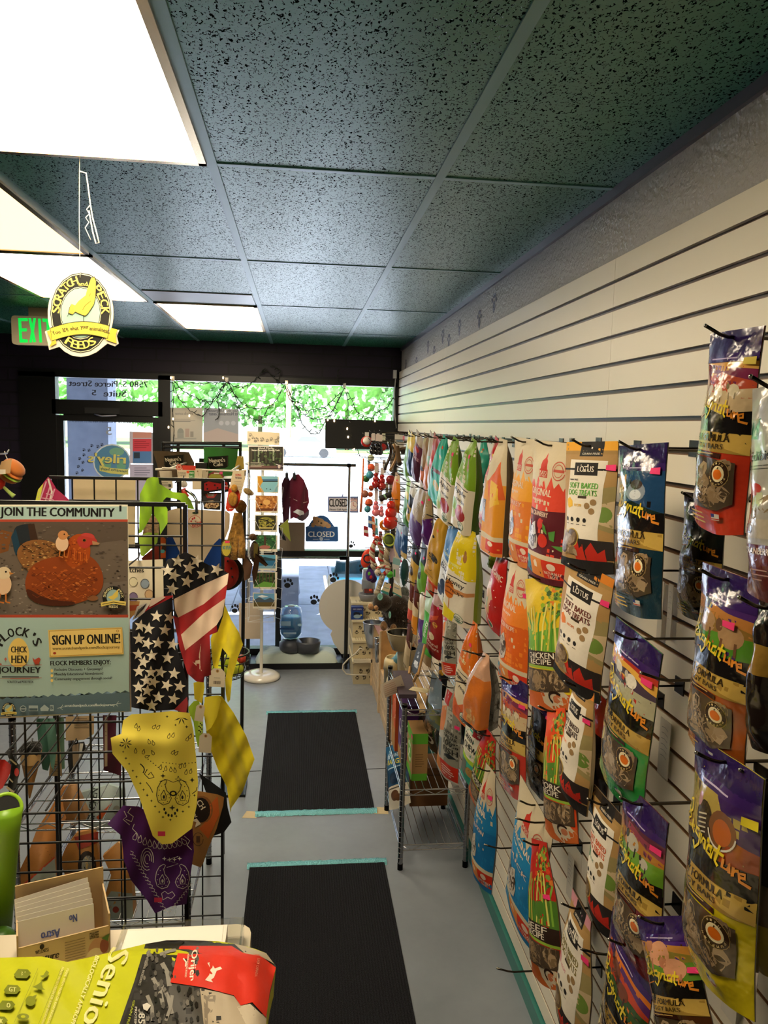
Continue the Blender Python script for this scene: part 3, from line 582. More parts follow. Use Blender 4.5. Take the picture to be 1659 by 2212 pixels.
outl = [(174+71*math.sin(a), 677-91*math.cos(a)) for a in [math.radians(d) for d in range(-118, 118, 6)]]+[(258, 712), (252, 726), (256, 742), (248, 748), (232, 742), (222, 750), (208, 761), (192, 768), (174, 771), (155, 768), (140, 760), (128, 749), (106, 756), (104, 744), (97, 716), (112, 710)]
def plate(pts, Y, col, th):
    mb = MB(col); vs = [W(a, b, Y=Y) for a, b in pts]; n = len(pts); t_ = [tuple(i) for i in geometry.tessellate_polygon([[Vector((a, b, 0)) for a, b in pts]])]
    mb.add(vs+[p+Vector((0, th, 0)) for p in vs], t_+[tuple(j+n for j in i)[::-1] for i in t_]+[(i, (i+1) % n, (i+1) % n+n, i+n) for i in range(n)]); return mb
b = plate(outl, YS, '#cfc5b0', .005); b.art(pr, plane_S(YS), up=-1); b.build('sign_board', M['paper'], t)
MB('#d9cfae').tube([W(172, 336, Y=YS-.004), W(171, 470, Y=YS-.003), W(173, 592, Y=YS-.001), W(173, 600, Y=YS-.0015)], .0009, 5).build('string', M['paper'], t)
rb = [(172, 370), (186, 374), (190, 400), (195, 440), (200, 470), (208, 500), (214, 524), (207, 526), (200, 500), (192, 455)]
MB('#e7dfc8').tube([W(a, b, Y=YS-.004) for a, b in rb], .0022, 4).tube([W(a, b, Y=YS-.008) for a, b in ((194, 444), (187, 452), (193, 462), (185, 470), (192, 480), (184, 492), (190, 505), (196, 518))], .0013, 4).build('curled_ribbon', M['satin'], t)
# exit sign
YE = 5.1
a, b = W(24, 681, Y=YE), W(148, 748, Y=YE)
t = thing('exit_sign', ((a.x+b.x)/2, YE, CEIL), 'cream exit sign with green letters partly hidden behind the oval sign', 'exit sign')
e = MB('#cdbf9f'); e.rbox(a.x, b.x, b.z, a.z, 0, .05, .02, Matrix.Translation((0, YE+.05, 0)) @ Matrix.Rotation(PI/2, 4, 'X')); e.k('#b9a888').box(a.x+.1, b.x-.08, YE+.01, YE+.05, a.z, CEIL); e.build('housing', M['satin'], t)
lt = MB('#12d44a'); SE = plane_S(YE)
# stencil EXIT
lt.art([('p', [(39, 687), (60, 687), (60, 694), (46, 694), (47, 709), (58, 709), (58, 716), (47, 716), (48, 732), (60, 733), (60, 740), (42, 740)], '#0fd048'), ('p', [(61, 687), (67, 687), (78, 739), (72, 740)], '#0fd048'), ('p', [(72, 687), (78, 687), (69, 740), (63, 740)], '#0fd048'),
        ('p', [(82, 688), (88, 688), (91, 740), (85, 740)], '#0fd048'), ('p', [(91, 688), (116, 689), (116, 696), (107, 696), (108, 740), (102, 740), (100, 696), (92, 695)], '#0fd048')], SE, up=-1); lt.build('lit_letters', M['lit'], t)
# bandanas: folded cloth on the grids
def folds(*w):                                               # relief from (amplitude m, wave vector x, y, phase)
    return lambda u, v: sum(a*math.sin(p*u+q*v+f) for a, p, q, f in w)
def cloth(name, label, pts, Y, col, prims, D, cat='bandana', group='bandanas on the gridwall panels', back=None, step=8):
    return tag(sheet(name, M['cloth'], pts, Y, col, prims, D=D, step=step, back=back), label, cat, group)
def stars(lst, r, col='#e9dcc6'): return [('p', star(a, b, r, q), col) for a, b, q in lst]
# lower flag bandana
cloth('flag_bandana', 'navy bandana covered in white stars with a red edge hanging beside the poster', [(286, 1345), (318, 1318), (372, 1290), (374, 1330), (378, 1390), (392, 1430), (404, 1470), (408, 1510), (402, 1541), (376, 1533), (330, 1536), (284, 1528), (282, 1440)], 1.80, '#14131a',
      stars([(338, 1331, .1), (366, 1334, .3), (303, 1352, .2), (321, 1358, .1), (356, 1361, .1), (300, 1380, 0), (318, 1390, .3), (341, 1389, .1), (373, 1392, .2), (299, 1413, 0), (328, 1416, -.1), (362, 1421, .1), (310, 1430, .2), (300, 1450, 0), (347, 1452, .2), (376, 1455, .1), (326, 1452, 0), (316, 1470, -.1), (332, 1473, .3), (388, 1483, .2), (360, 1480, .4), (318, 1492, .1), (299, 1484, 0), (342, 1506, .1), (304, 1510, .1), (375, 1510, .2), (328, 1524, 0)], 14)+[('p', [(376, 1533), (404, 1505), (406, 1520), (402, 1541)], '#8f1f24')],
      folds((.009, .05, .01, 0), (.006, .11, .03, 1)), back='#8f1f24')
cloth('flag_bandana', 'star and stripe bandana folded over the gridwall corner above the starry one', [(362, 1208), (378, 1205), (400, 1192), (416, 1200), (444, 1217), (470, 1230), (494, 1238), (490, 1270), (482, 1330), (470, 1365), (453, 1370), (456, 1458), (442, 1462), (440, 1474), (424, 1472), (405, 1455), (390, 1400), (376, 1340), (374, 1288), (360, 1240), (354, 1222)], 1.785, '#14131a',
      [('p', [(376, 1294), (440, 1262), (494, 1238), (491, 1262), (440, 1305), (385, 1334), (378, 1318)], '#dcc3ac'), ('p', [(385, 1334), (440, 1305), (491, 1262), (487, 1292), (440, 1325), (391, 1371)], '#a02023'), ('p', [(391, 1371), (440, 1325), (487, 1292), (480, 1330), (468, 1350), (434, 1378), (400, 1405)], '#d9bfa6'),
       ('p', [(374, 1330), (385, 1334), (391, 1371), (400, 1405), (434, 1378), (468, 1350), (470, 1365), (453, 1372), (456, 1458), (442, 1462), (440, 1474), (424, 1472), (405, 1455), (388, 1400)], '#8f1a1e'), ('p', [(434, 1390), (428, 1425), (416, 1430), (436, 1450), (432, 1425)], '#d9bfa6')]
      + stars([(384, 1212, .1), (408, 1227, .2), (376, 1243, .3), (404, 1256, .2), (437, 1241, .25), (362, 1232, 0), (372, 1272, .2), (424, 1212, .3), (468, 1230, .4)], 15), folds((.012, .03, .02, .6), (.007, .09, -.03, 0), (.003, .2, .05, 1)), back='#8f1f24')
cloth('flag_bandana', 'red and white striped bandana corner behind the starry bandana', [(312, 1322), (330, 1295), (352, 1288), (374, 1286), (372, 1296), (330, 1318)], 1.815, '#a02023', [('p', [(322, 1312), (326, 1294), (352, 1288), (358, 1290), (330, 1308)], '#d9c3ae')], folds((.004, .06, 0, 0)))
# yellow paisley bandana
def paisley(cx, cy, r, m, ink):
    o = []; pts = [(cx+m*r*x, cy+r*y) for x, y in ((.1, -1.05), (-.25, -.85), (-.5, -.4), (-.6, .2), (-.45, .75), (-.05, 1), (.4, .85), (.6, .45), (.45, .1), (.2, -.2), (.1, -.6), (.25, -.95))]
    o.append(('s', pts+[pts[0]], 1.5, ink)); o += [('e', cx+m*r*(x*.72+.0), cy+r*(y*.72+.1), 1.0, 1.0, ink) for x, y in ((.1, -1.05), (-.25, -.85), (-.5, -.4), (-.6, .2), (-.45, .75), (-.05, 1), (.4, .85), (.6, .45), (.45, .1))]
    o += [('s', [(cx+m*r*x, cy+r*y) for x, y in ((.0, -.2), (-.25, .2), (-.2, .6), (.15, .6), (.2, .3), (0, -.2))], 1.5, ink), ('e', cx, cy+r*.35, 2.4, 4, ink)]
    return o
def diamond(cx, cy, r): return [(cx, cy-r), (cx+r*.25, cy-r*.25), (cx+r, cy), (cx+r*.25, cy+r*.25), (cx, cy+r), (cx-r*.25, cy+r*.25), (cx-r, cy), (cx-r*.25, cy-r*.25)]
def drops(lst, ink, r=6): 
    o = []
    for a, b, q in lst: o.append(('s', [(a+r*(x*math.cos(q)-y*math.sin(q)), b+r*(x*math.sin(q)+y*math.cos(q))) for x, y in ((0, -1), (-.5, .2), (-.3, .8), (.3, .8), (.5, .2), (0, -1))], 1.3, ink))
    return o
ink = '#17140f'
pr = paisley(354, 1712, 27, 1, ink)+paisley(394, 1713, 27, -1, ink)+[('p', diamond(a, b, r), ink) for a, b, r in ((352, 1676, 6), (415, 1685, 6), (372, 1745, 7), (361, 1548, 3.5), (403, 1570, 4), (379, 1566, 3), (260, 1610, 3.5), (272, 1638, 3.5), (287, 1665, 3.5), (295, 1678, 3.5), (303, 1692, 3.5), (310, 1706, 3.5), (318, 1718, 3.5), (327, 1730, 3.5), (335, 1742, 3.5), (344, 1754, 3.5), (352, 1765, 3.5), (368, 1771, 3.5), (381, 1763, 3.5), (395, 1753, 3.5), (408, 1743, 3.5), (420, 1718, 3.5), (266, 1624, 3), (279, 1650, 3))]
pr += [('s', diamond(385, 1683, 7)+[diamond(385, 1683, 7)[0]], 1.2, ink), ('e', 374, 1714, 8, 6, ink), ('e', 374, 1714, 4.5, 3, '#e6cf3c'), ('s', [(345, 1688), (360, 1684), (374, 1690)], 1.2, ink), ('s', [(374, 1690), (390, 1684), (404, 1690)], 1.2, ink)]
for a, b in ((355, 1748), (358, 1756), (364, 1761), (371, 1762), (378, 1757), (383, 1750)): pr.append(('e', a, b, 2.3, 3.4, ink))
pr += drops([(294, 1568, .2), (300, 1574, .2), (333, 1570, .7), (342, 1571, .7), (365, 1590, .3), (374, 1588, .3), (405, 1596, .4), (411, 1590, .4), (322, 1602, -.3), (331, 1605, -.3), (330, 1626, -.5), (318, 1634, 1.2), (293, 1622, 0), (310, 1624, .2), (347, 1657, .2), (358, 1660, .1), (369, 1662, 0), (378, 1664, -.1), (390, 1655, .3), (399, 1653, .2), (402, 1668, .2), (412, 1666, .2), (374, 1625, .7), (381, 1627, .8)], ink)
pr += [('p', [(272+i*0, 1606), (272+9*math.cos(q), 1606+9*math.sin(q)), (272+14*math.cos(q+.15), 1606+14*math.sin(q+.15)), (272+9*math.cos(q+.3), 1606+9*math.sin(q+.3))], ink) for i, q in enumerate((0, .8, 1.6, 2.4, 3.2, 4.0, 4.8, 5.6))]
pr += [('p', [(392, 1550), (392+9*math.cos(q), 1550+9*math.sin(q)), (392+17*math.cos(q+.15), 1550+17*math.sin(q+.15)), (392+9*math.cos(q+.3), 1550+9*math.sin(q+.3))], ink) for q in (.2, 1.0, 1.8, 2.6)]
pr += [('s', [(303+6*math.sin(q*.6)+q, 1650+q*4) for q in range(6)], 2.4, ink), ('s', [(318, 1662), (312, 1672), (322, 1682), (333, 1679), (326, 1668), (320, 1674)], 2, ink), ('s', [(316, 1690), (324, 1700), (330, 1712)], 1.6, ink), ('s', [(415, 1715), (424, 1708), (426, 1700)], 1.6, ink)]
pr += [('e', 320+i*5.5, 1640+i*4.4, 1.3, 1.3, ink) for i in range(7)]+[('e', 352+i*7, 1651-abs(i-5)*.8, 1.1, 1.1, ink) for i in range(11)]
pr.append(('r', 341, 1796, 357, 1806, '#e2365c'))
def yD(u, v): return -.012*math.exp(-((v-(1600+.06*(u-250)))/22)**2)*smooth(430, 300, u)-.014*math.sin((u-240)/190*PI)+.004*math.sin(.06*u+.02*v)
cloth('yellow_bandana', 'large yellow bandana with black paisley print hanging on the nearer gridwall', [(239, 1594), (262, 1585), (266, 1556), (284, 1543), (330, 1540), (370, 1536), (410, 1540), (418, 1580), (424, 1640), (428, 1690), (425, 1740), (414, 1790), (372, 1822), (350, 1824), (330, 1806), (300, 1720), (276, 1668), (243, 1628)], 1.78, '#f4e058', pr, yD, step=7)
# purple paisley bandana
ink = '#e6dcd6'
pr = paisley(351, 1894, 26, 1, ink)+paisley(394, 1894, 26, -1, ink)+[('s', [(283, 1745), (276, 1755), (288, 1764), (284, 1775), (272, 1770)], 1.6, ink), ('s', [(268, 1752), (274, 1764), (266, 1770), (280, 1782)], 1.4, ink)]
for i in range(3): pr.append(('s', [(318+(17-5*i)*math.cos(q*.45+1.2)*.8, 1856+(24-7*i)*math.sin(q*.45+1.2)) for q in range(13)], 1.5, ink))
for i in range(11): pr += drops([(292+i*10.5, 1802+17*math.sin(i*.28+.3)+i*1.5, .3-.1*i)], ink, 9)
for i in range(17): q = i/16; pr.append(('s', [(282+q*74, 1838+q*128), (288+q*74, 1841+q*128), (286+q*74, 1847+q*128), (281+q*74, 1845+q*128)], 1.2, ink))
for i in range(11): q = i/10; pr.append(('s', [(416-q*48, 1908+q*60), (411-q*48, 1910+q*60), (413-q*48, 1916+q*60)], 1.2, ink))
pr += [('s', [(349, 1930), (356, 1925), (363, 1931), (372, 1926), (378, 1934), (370, 1942), (362, 1938), (352, 1944), (349, 1930)], 1.4, ink), ('s', [(360, 1850+8*k) if k % 2 else (385, 1850+8*k) for k in range(4)], 1.3, ink), ('s', [(300, 1812), (296, 1800), (286, 1790), (290, 1780)], 1.4, ink), ('s', [(398, 1806), (410, 1816), (404, 1826), (414, 1836)], 1.4, ink)]
for a in (355, 366, 377, 388): pr.append(('p', diamond(a, 1858-abs(a-371)*.2, 5), ink))
pr.append(('r', 333, 1939, 350, 1949, '#e2365c'))
cloth('purple_bandana', 'dark purple bandana with white paisley print below the yellow one', [(232, 1780), (266, 1740), (300, 1742), (340, 1770), (400, 1780), (416, 1790), (419, 1840), (410, 1900), (403, 1953), (370, 1958), (335, 1973), (318, 1945), (282, 1900), (268, 1860), (262, 1805)], 1.80, '#521a68', pr, folds((.011, .045, .01, 0), (.006, .1, .04, 2)), step=7)
# bandanas and scarves on the farther panel
cloth('yellow_bandana', 'plain yellow bandana knotted high on the farther gridwall with a long tail', [(455, 1380), (484, 1302), (500, 1340), (516, 1366), (525, 1392), (514, 1420), (502, 1462), (497, 1512), (492, 1518), (488, 1500), (486, 1470), (496, 1420), (480, 1400), (470, 1445), (461, 1440), (458, 1420)], 2.60, '#ecd92c', [], folds((.02, .09, .02, 0), (.008, .17, .05, 1), (.004, .3, -.12, 2)), step=6)
cloth('yellow_bandana', 'plain yellow bandana draped low over the edge of the farther gridwall', [(440, 1520), (472, 1502), (480, 1505), (505, 1540), (532, 1590), (550, 1640), (540, 1665), (524, 1710), (500, 1745), (498, 1756), (490, 1700), (470, 1660), (455, 1620), (446, 1580)], 2.61, '#ead628', [], folds((.02, .07, -.02, .4), (.008, .13, .07, 1), (.004, .27, -.1, 2)), step=6)
cloth('yellow_bandana', 'short knotted yellow bandana with a paper tag beside the flag bandana', [(418, 1475), (440, 1468), (442, 1485), (436, 1520), (428, 1514), (420, 1510)], 2.58, '#e0cc2c', [], folds((.01, .15, .02, 0)), step=6)
cloth('yellow_bandana', 'yellow bandana loop hanging over the paper tag on the farther gridwall', [(442, 1506), (470, 1502), (478, 1512), (468, 1550), (456, 1572), (446, 1580), (440, 1540)], 2.57, '#e6d22e', [], folds((.012, .12, .02, 0)), step=6)
cloth('lime_bandana', 'lime green bandana with a black printed border behind the yellow paisley one', [(405, 1530), (418, 1515), (430, 1512), (438, 1560), (434, 1600), (428, 1615), (424, 1600), (418, 1560)], 2.62, '#a8cc38', [('r', 428, 1556, 438, 1584, '#c8dc60')]+[('e', 430+3*(i % 3), 1560+i*3, 1.6, 1.6, '#17200a') for i in range(8)], folds((.01, .12, .02, 0)), step=6)
def tag_card(label, x0, y0, x1, y1, Y, rot=0, bar_=True):
    cx, cy = (x0+x1)/2, (y0+y1)/2; hw, hh = (x1-x0)/2, (y1-y0)/2; q = hw*.5
    P = [(-hw+q, -hh), (hw-q, -hh), (hw, -hh+q), (hw, hh), (-hw, hh), (-hw, -hh+q)]
    R = lambda a, b: (cx+a*math.cos(rot)-b*math.sin(rot), cy+a*math.sin(rot)+b*math.cos(rot))
    pr = [('e', *R(0, -hh*.72), 3.4, 3.4, '#b98a4e'), ('e', *R(0, -hh*.72), 1.4, 1.4, '#5a4024')]
    if bar_: pr += [('p', [R(-hw*.4+i*hw*.13, hh*.35), R(-hw*.4+i*hw*.13+hw*.06, hh*.35), R(-hw*.4+i*hw*.13+hw*.06, hh*.68), R(-hw*.4+i*hw*.13, hh*.68)], '#2a2620') for i in range(7)]+[('p', [R(-hw*.4, 0), R(hw*.4, 0), R(hw*.4, .5), R(-hw*.4, .5)], '#5a5348')]
    return tag(sheet('price_tag', M['card'], [R(a, b) for a, b in P], Y, '#d9caac', pr, th=.0012), label, 'price tag', 'manila price tags on the gridwall')
tag_card('manila tag with a barcode under the knotted yellow bandana', 452, 1444, 486, 1484, 2.54, .05)
tag_card('blank manila tag tilted beside the lime bandana', 422, 1522, 441, 1558, 2.55, .15, False)
tag_card('blank manila tag hanging over the low yellow bandana', 430, 1584, 457, 1626, 2.55, .06, False)
# lime scarf tied at the top of the far panel and pink plaid bandana
cloth('lime_scarf', 'lime green scarf tied to the top of the farther gridwall', [(302, 1068), (318, 1034), (330, 1030), (342, 1032), (344, 1045), (372, 1062), (400, 1066), (412, 1080), (420, 1100), (400, 1098), (388, 1080), (360, 1074), (352, 1082), (362, 1100), (362, 1130), (346, 1155), (344, 1130), (330, 1108), (318, 1130), (306, 1150), (300, 1152)], 2.62, '#92bf2a', [], folds((.015, .09, .03, 0), (.006, .2, -.06, 1)), step=6)
cloth('lime_scarf', 'pale lime triangular scarf end hanging above the red pouch behind the grid', [(299, 1158), (318, 1150), (342, 1152), (340, 1172), (310, 1202), (304, 1200)], 2.80, '#aace4a', [], folds((.01, .1, .02, 0)), step=6)
cloth('plaid_bandana', 'pink and white plaid bandana at the far left corner of the farther gridwall', [(75, 1088), (82, 1058), (104, 1030), (110, 1036), (122, 1056), (148, 1078), (150, 1092)], 2.63, '#b03058', [('p', [(75, 1088), (82, 1058), (94, 1044), (88, 1070), (84, 1088)], '#cdd24e')]+[('s', [(84+i*12, 1088), (100+i*9, 1040+i*8)], 3, '#d9a4b0') for i in range(3)]+[('s', [(82, 1062+i*12), (116, 1070+i*10)], 2.5, '#d49aa8') for i in range(2)]+[('s', [(104, 1034), (112, 1062), (106, 1088)], 4, '#e4d6cc')], folds((.01, .1, .02, 0)), step=6)
# cards and boards behind the far panel
Yb = 2.76
o = sheet('cardboard_backer', M['card'], [(158, 1032), (293, 1033), (292, 1180), (160, 1180)], Yb, '#d8c49c'); tag(o, 'plain cream cardboard backer hooked on the farther gridwall above the poster', 'cardboard')
pr = [('e', 421, 1127, 13.6, 13.6, '#b8322c'), ('e', 421, 1127, 12.6, 12.6, '#d8c6aa'), ('t', 'True', 428, 1128, 13, 7, '#b8322c', -.1, .3), ('t', 'Bites', 424, 1134, 18, 8, '#b8322c', -.1, .3), ('e', 416, 1121, 2, 2.6, '#b8322c'), ('e', 420, 1119, 2, 2.6, '#b8322c'), ('e', 413, 1126, 2, 2, '#b8322c'), ('e', 422, 1108, 7, 2.6, '#2c3a1c')]
o = sheet('cardboard_display', M['card'], [(362, 1104), (380, 1098), (490, 1104), (497, 1110), (496, 1140), (484, 1170), (476, 1215), (470, 1290), (372, 1290), (360, 1200)], 2.80, '#cbb698', pr, th=.004); tag(o, 'cream cardboard display board with a small round red logo behind the farther gridwall', 'display board')
for pts, lb in (([(360, 1162), (372, 1158), (388, 1192), (388, 1212), (358, 1212)], 'left'), ([(440, 1212), (462, 1175), (474, 1163), (481, 1166), (483, 1250), (440, 1250)], 'right')):
    o = sheet('felt_triangle', M['cloth'], pts, 2.77, '#123a80', D=folds((.006, .1, .02, 0)), step=8); tag(o, 'deep blue felt triangle at the %s side of the cream display board' % lb, 'felt', 'blue felt triangles')
o = sheet('squeaky_toy', M['cloth'], [(345, 1162), (352, 1160), (358, 1164), (358, 1205), (346, 1206)], 2.74, '#cf5a28', [('e', 354, 1185, 5, 7, '#3a2a22'), ('e', 351, 1191, 5, 4, '#5aa0a0'), ('r', 347, 1174, 358, 1179, '#e8d8b8')], D=folds((.004, .1, 0, 0)), step=8); tag(o, 'small orange toy card with a dark dog picture behind the grid', 'toy')
o = sheet('red_pouch', M['cloth'], [(305, 1206), (318, 1195), (336, 1180), (350, 1180), (350, 1212), (310, 1214)], 2.88, '#7d2a20', D=folds((.01, .1, 0, 0)), step=8); tag(o, 'dull red cloth pouch behind the lime scarf end', 'pouch')
o = sheet('tan_pouch', M['fur'], [(312, 1115), (322, 1110), (345, 1120), (350, 1150), (340, 1160), (308, 1156)], 2.86, '#a08468', D=folds((.01, .1, 0, 0)), step=8); tag(o, 'fuzzy brown plush patch seen through the lime scarf loop', 'plush toy')
pr = [('t', 'Stitches', 288, 1231, 45, 11, '#2a2018')]+[('e', *p, 10, 11, c) for p, c in (((288, 1257), '#cfc6a4'), ((313, 1261), '#8a9aa8'), ((322, 1284), '#c9a67a'), ((288, 1290), '#7a6a8c'))]+[('s', oval(*p, 9, 10, 14), .9, '#4a4034') for p in ((288, 1257), (313, 1261), (322, 1284), (288, 1290))]
o = sheet('toy_box', M['card'], [(255, 1212), (352, 1208), (354, 1310), (256, 1315)], 2.1, '#d3c8ae', pr, th=.05); tag(o, 'cream toy box with round patch pictures between poster and flag bandana', 'box')
o = sheet('orange_card', M['paper'], [(277, 1298), (302, 1299), (298, 1320), (278, 1340)], 1.9, '#d4a060', [('p', [(278, 1308), (300, 1306), (296, 1318), (279, 1320)], '#c0573a')]); tag(o, 'folded orange and tan card peeking past the poster edge', 'card')
o = sheet('barcode_card', M['paper'], [(286, 1340), (296, 1310), (316, 1302), (322, 1310), (312, 1326)], 1.88, '#d8d6cc', [('s', [(292+i*3.2, 1334-i*3.4), (300+i*3.2, 1316-i*2.4)], 1.3, '#2a2a2a') for i in range(6)]); tag(o, 'white card with a barcode behind the starry bandana corner', 'card')
# kraft feed sample bag hung on the far panel, black cloth behind
kb = [('e', 436, 1749, 24, 30, '#8a5a30'), ('e', 434, 1750, 20, 27, '#241a14'), ('t', 'CH', 434, 1738, 20, 12, '#e8d6b8', 1.0), ('t', 'and', 422, 1760, 10, 6, '#e8d6b8', 1.2), ('p', [(413, 1772), (424, 1776), (421, 1788), (434, 1780), (425, 1768)], '#e8d6b8'), ('s', oval(428, 1813, 11, 14, 18), 1, '#3a2616'), ('r', 424, 1806, 432, 1820, '#5a3a20')]
kd = lambda u, v: -.03*math.sin(PI*min(1, max(0, (u-405)/80)))*math.sin(PI*min(1, max(0, (v-1700)/180)))
o = sheet('feed_sample_bag', M['kraft'], [(426, 1708), (470, 1716), (484, 1722), (482, 1740), (468, 1790), (450, 1832), (440, 1862), (434, 1874), (412, 1866), (410, 1830), (412, 1760)], 2.55, '#a8743c', [('p', [(452, 1740), (470, 1720), (474, 1760), (450, 1812), (430, 1790), (440, 1780)], '#c9622a')]+kb, D=kd, step=7, th=.02); tag(o, 'small brown paper feed bag with a black oval logo hooked on the farther gridwall', 'bag')
o = sheet('black_cloth', M['cloth'], [(430, 1670), (450, 1684), (472, 1700), (488, 1712), (492, 1745), (500, 1776), (484, 1798), (460, 1806), (450, 1790), (448, 1720)], 2.62, '#16181a', D=folds((.02, .06, .03, 0)), step=8); tag(o, 'black cloth hanging behind the brown paper feed bag', 'cloth')
# wire basket of tennis balls
t = thing('wire_basket', W(490, 1455, Y=2.95), 'round black wire basket of yellow balls behind the farther gridwall', 'basket'); c = W(492, 1425, Y=2.95)
bk = MB('#121214')
for k, (r, z) in enumerate(((.082, .03), (.08, .0), (.07, -.04), (.055, -.065))): bk.torus((c.x, c.y, c.z+z), r, .0022 if k else .0035, n=24, k=5)
for i in range(14): a = 2*PI*i/14; bk.tube([(c.x+r*math.cos(a), c.y+r*math.sin(a), c.z+z) for r, z in ((.082, .03), (.08, 0), (.07, -.04), (.055, -.065), (.0, -.065))], .0015, 4)
bk.build('wire_frame', M['black'], t)
for i in range(7):
    a = i*PI/3; r = .04 if i < 6 else 0; o = MB('#c9d83a').ball((c.x+r*math.cos(a), c.y+r*math.sin(a), c.z-.035+(.0 if i < 6 else .035)), .0225, 12).build('tennis_ball', M['cloth']); tag(o, 'small yellow-green ball in the round wire basket', 'ball', 'balls in the wire basket')
o = MB('#c8402c').ball((c.x+.055, c.y-.01, c.z+.005), .018, 10).build('red_ball', M['satin']); tag(o, 'red ball at the right rim of the round wire basket', 'ball')
# ------------------------------------------------------------------ chrome shelf behind the grids and its goods
def wire_shelf(t, x0, x1, y0, y1, z, n_wires=10, along='y', trusses=('y0', 'y1', 'x0', 'x1'), m='chrome', rails=()):
    s = MB('#c9c9cc')
    for a, b in (((x0, y0), (x1, y0)), ((x0, y1), (x1, y1)), ((x0, y0), (x0, y1)), ((x1, y0), (x1, y1))):
        for dz in (0, -.026): s.cyl((a[0], a[1], z+dz), (b[0], b[1], z+dz), .0032, n=6)
        L = math.hypot(a[0]-b[0], a[1]-b[1]); k = max(2, round(L/.055)); 
        s.tube([(a[0]+(b[0]-a[0])*i/k, a[1]+(b[1]-a[1])*i/k, z-.001-.024*(i % 2)) for i in range(k+1)], .002, 4)
    for i in range(1, n_wires):
        q = i/n_wires
        if along == 'y': s.cyl((x0+(x1-x0)*q, y0, z+.003), (x0+(x1-x0)*q, y1, z+.003), .0018, n=5)
        else: s.cyl((x0, y0+(y1-y0)*q, z+.003), (x1, y0+(y1-y0)*q, z+.003), .0018, n=5)
    for q in rails: s.cyl((x0, q, z-.002), (x1, q, z-.002), .0032, n=6)
    return s.build('wire_shelf', M[m], t)
def shelf_posts(t, pts, h, m='chrome'):
    for x, y in pts:
        s = MB('#8d8d90').cyl((x, y, .03), (x, y, h), .0125, n=12)
        for k in range(int(h/.026)): s.torus((x, y, .06+k*.026), .0126, .0012, n=10, k=4)
        s.k('#1a1a1a').cyl((x, y, 0), (x, y, .03), .014, n=10).cyl((x, y, h), (x, y, h+.012), .0135, n=10); s.build('post', M[m], t)
sx0, sx1, sy0, sy1 = -1.02, -.40, 2.80, 3.50
t = thing('wire_shelving', ((sx0+sx1)/2, (sy0+sy1)/2, 0), 'chrome wire shelving unit behind the gridwall panels at lower left', 'shelving')
for z in (.2, .60): wire_shelf(t, sx0, sx1, sy0, sy1, z, 12, rails=(2.98, 3.22))
shelf_posts(t, ((sx0, sy0), (sx1, sy0), (sx0, sy1), (sx1, sy1)), 1.0)
def lean_bag(name, label, pts, Y, col, prims, lean, bulge, v0, v1, u0, u1, th=.07, cat='bag', m='kraft', group=None):
    D = lambda u, v: lean*(1-(v-v0)/(v1-v0))-bulge*math.sin(PI*min(1, max(0, (u-u0)/(u1-u0))))*math.sin(PI*min(1, max(.1, (v-v0)/(v1-v0)*.75+.1)))+.004*math.sin(u*.13+v*.05)
    S = plane_S(Y, D); mb = MB(col); mb.sm = True; vs, fs = cut_poly(pts, 9, 9)
    mb.add([S(a, b, 0) for a, b in vs], fs); mb.sm = False
    n = len(pts); ed = []
    for i in range(n):
        a, b = pts[i], pts[(i+1) % n]; k = max(1, int(math.hypot(a[0]-b[0], a[1]-b[1])/9)); ed += [(a[0]+(b[0]-a[0])*j/k, a[1]+(b[1]-a[1])*j/k) for j in range(k)]
    n = len(ed); B = [W(a, b, Y=Y+lean*(1-(b-v0)/(v1-v0)))+Vector((0, th*(.2+.8*min(1, max(0, (b-v0)/(v1-v0)))), 0)) for a, b in ed]
    mb.add([S(a, b, 0) for a, b in ed]+B, [(i, (i+1) % n, (i+1) % n+n, i+n) for i in range(n)])
    t_ = geometry.tessellate_polygon([[Vector((a, b, 0)) for a, b in ed]]); mb.add(B, [tuple(x)[::-1] for x in t_])
    mb.art(prims, S, 1.0, 1/9, up=-1, o0=.0008)
    return tag(mb.build(name, M[m], loc=W(sum(p[0] for p in pts)/len(pts), v1, Y=Y)), label, cat, group)
# kraft bags of grit on the lower shelf
lean_bag('grit_bag', 'brown and grey bag with slanted black lettering leaning behind the gridwall', [(30, 1965), (34, 1915), (42, 1880), (62, 1840), (80, 1790), (110, 1745), (135, 1700), (150, 1698), (160, 1730), (128, 1800), (118, 1850), (122, 1900), (118, 1975), (60, 1985)], 2.86, '#a06a34',
         [('p', [(30, 1965), (32, 1925), (118, 1853), (122, 1900), (118, 1975), (60, 1985)], '#8f978c'), ('p', [(32, 1925), (118, 1850), (118, 1854), (33, 1930)], '#b5452a'), ('t', 'CHICK GRIT', 82, 1918, 62, 14, '#1f1c18', -.33)]+[('s', [(56+3*i, 1865+7*i), (100+4*i, 1832+7*i)], 1.4, '#5a3416') for i in range(4)]+[('s', [(62, 1940+5*i), (112, 1918+5*i)], 1.2, '#60665e') for i in range(6)], .30, .06, 1698, 1985, 30, 125, group='kraft feed bags on the lower wire shelf')
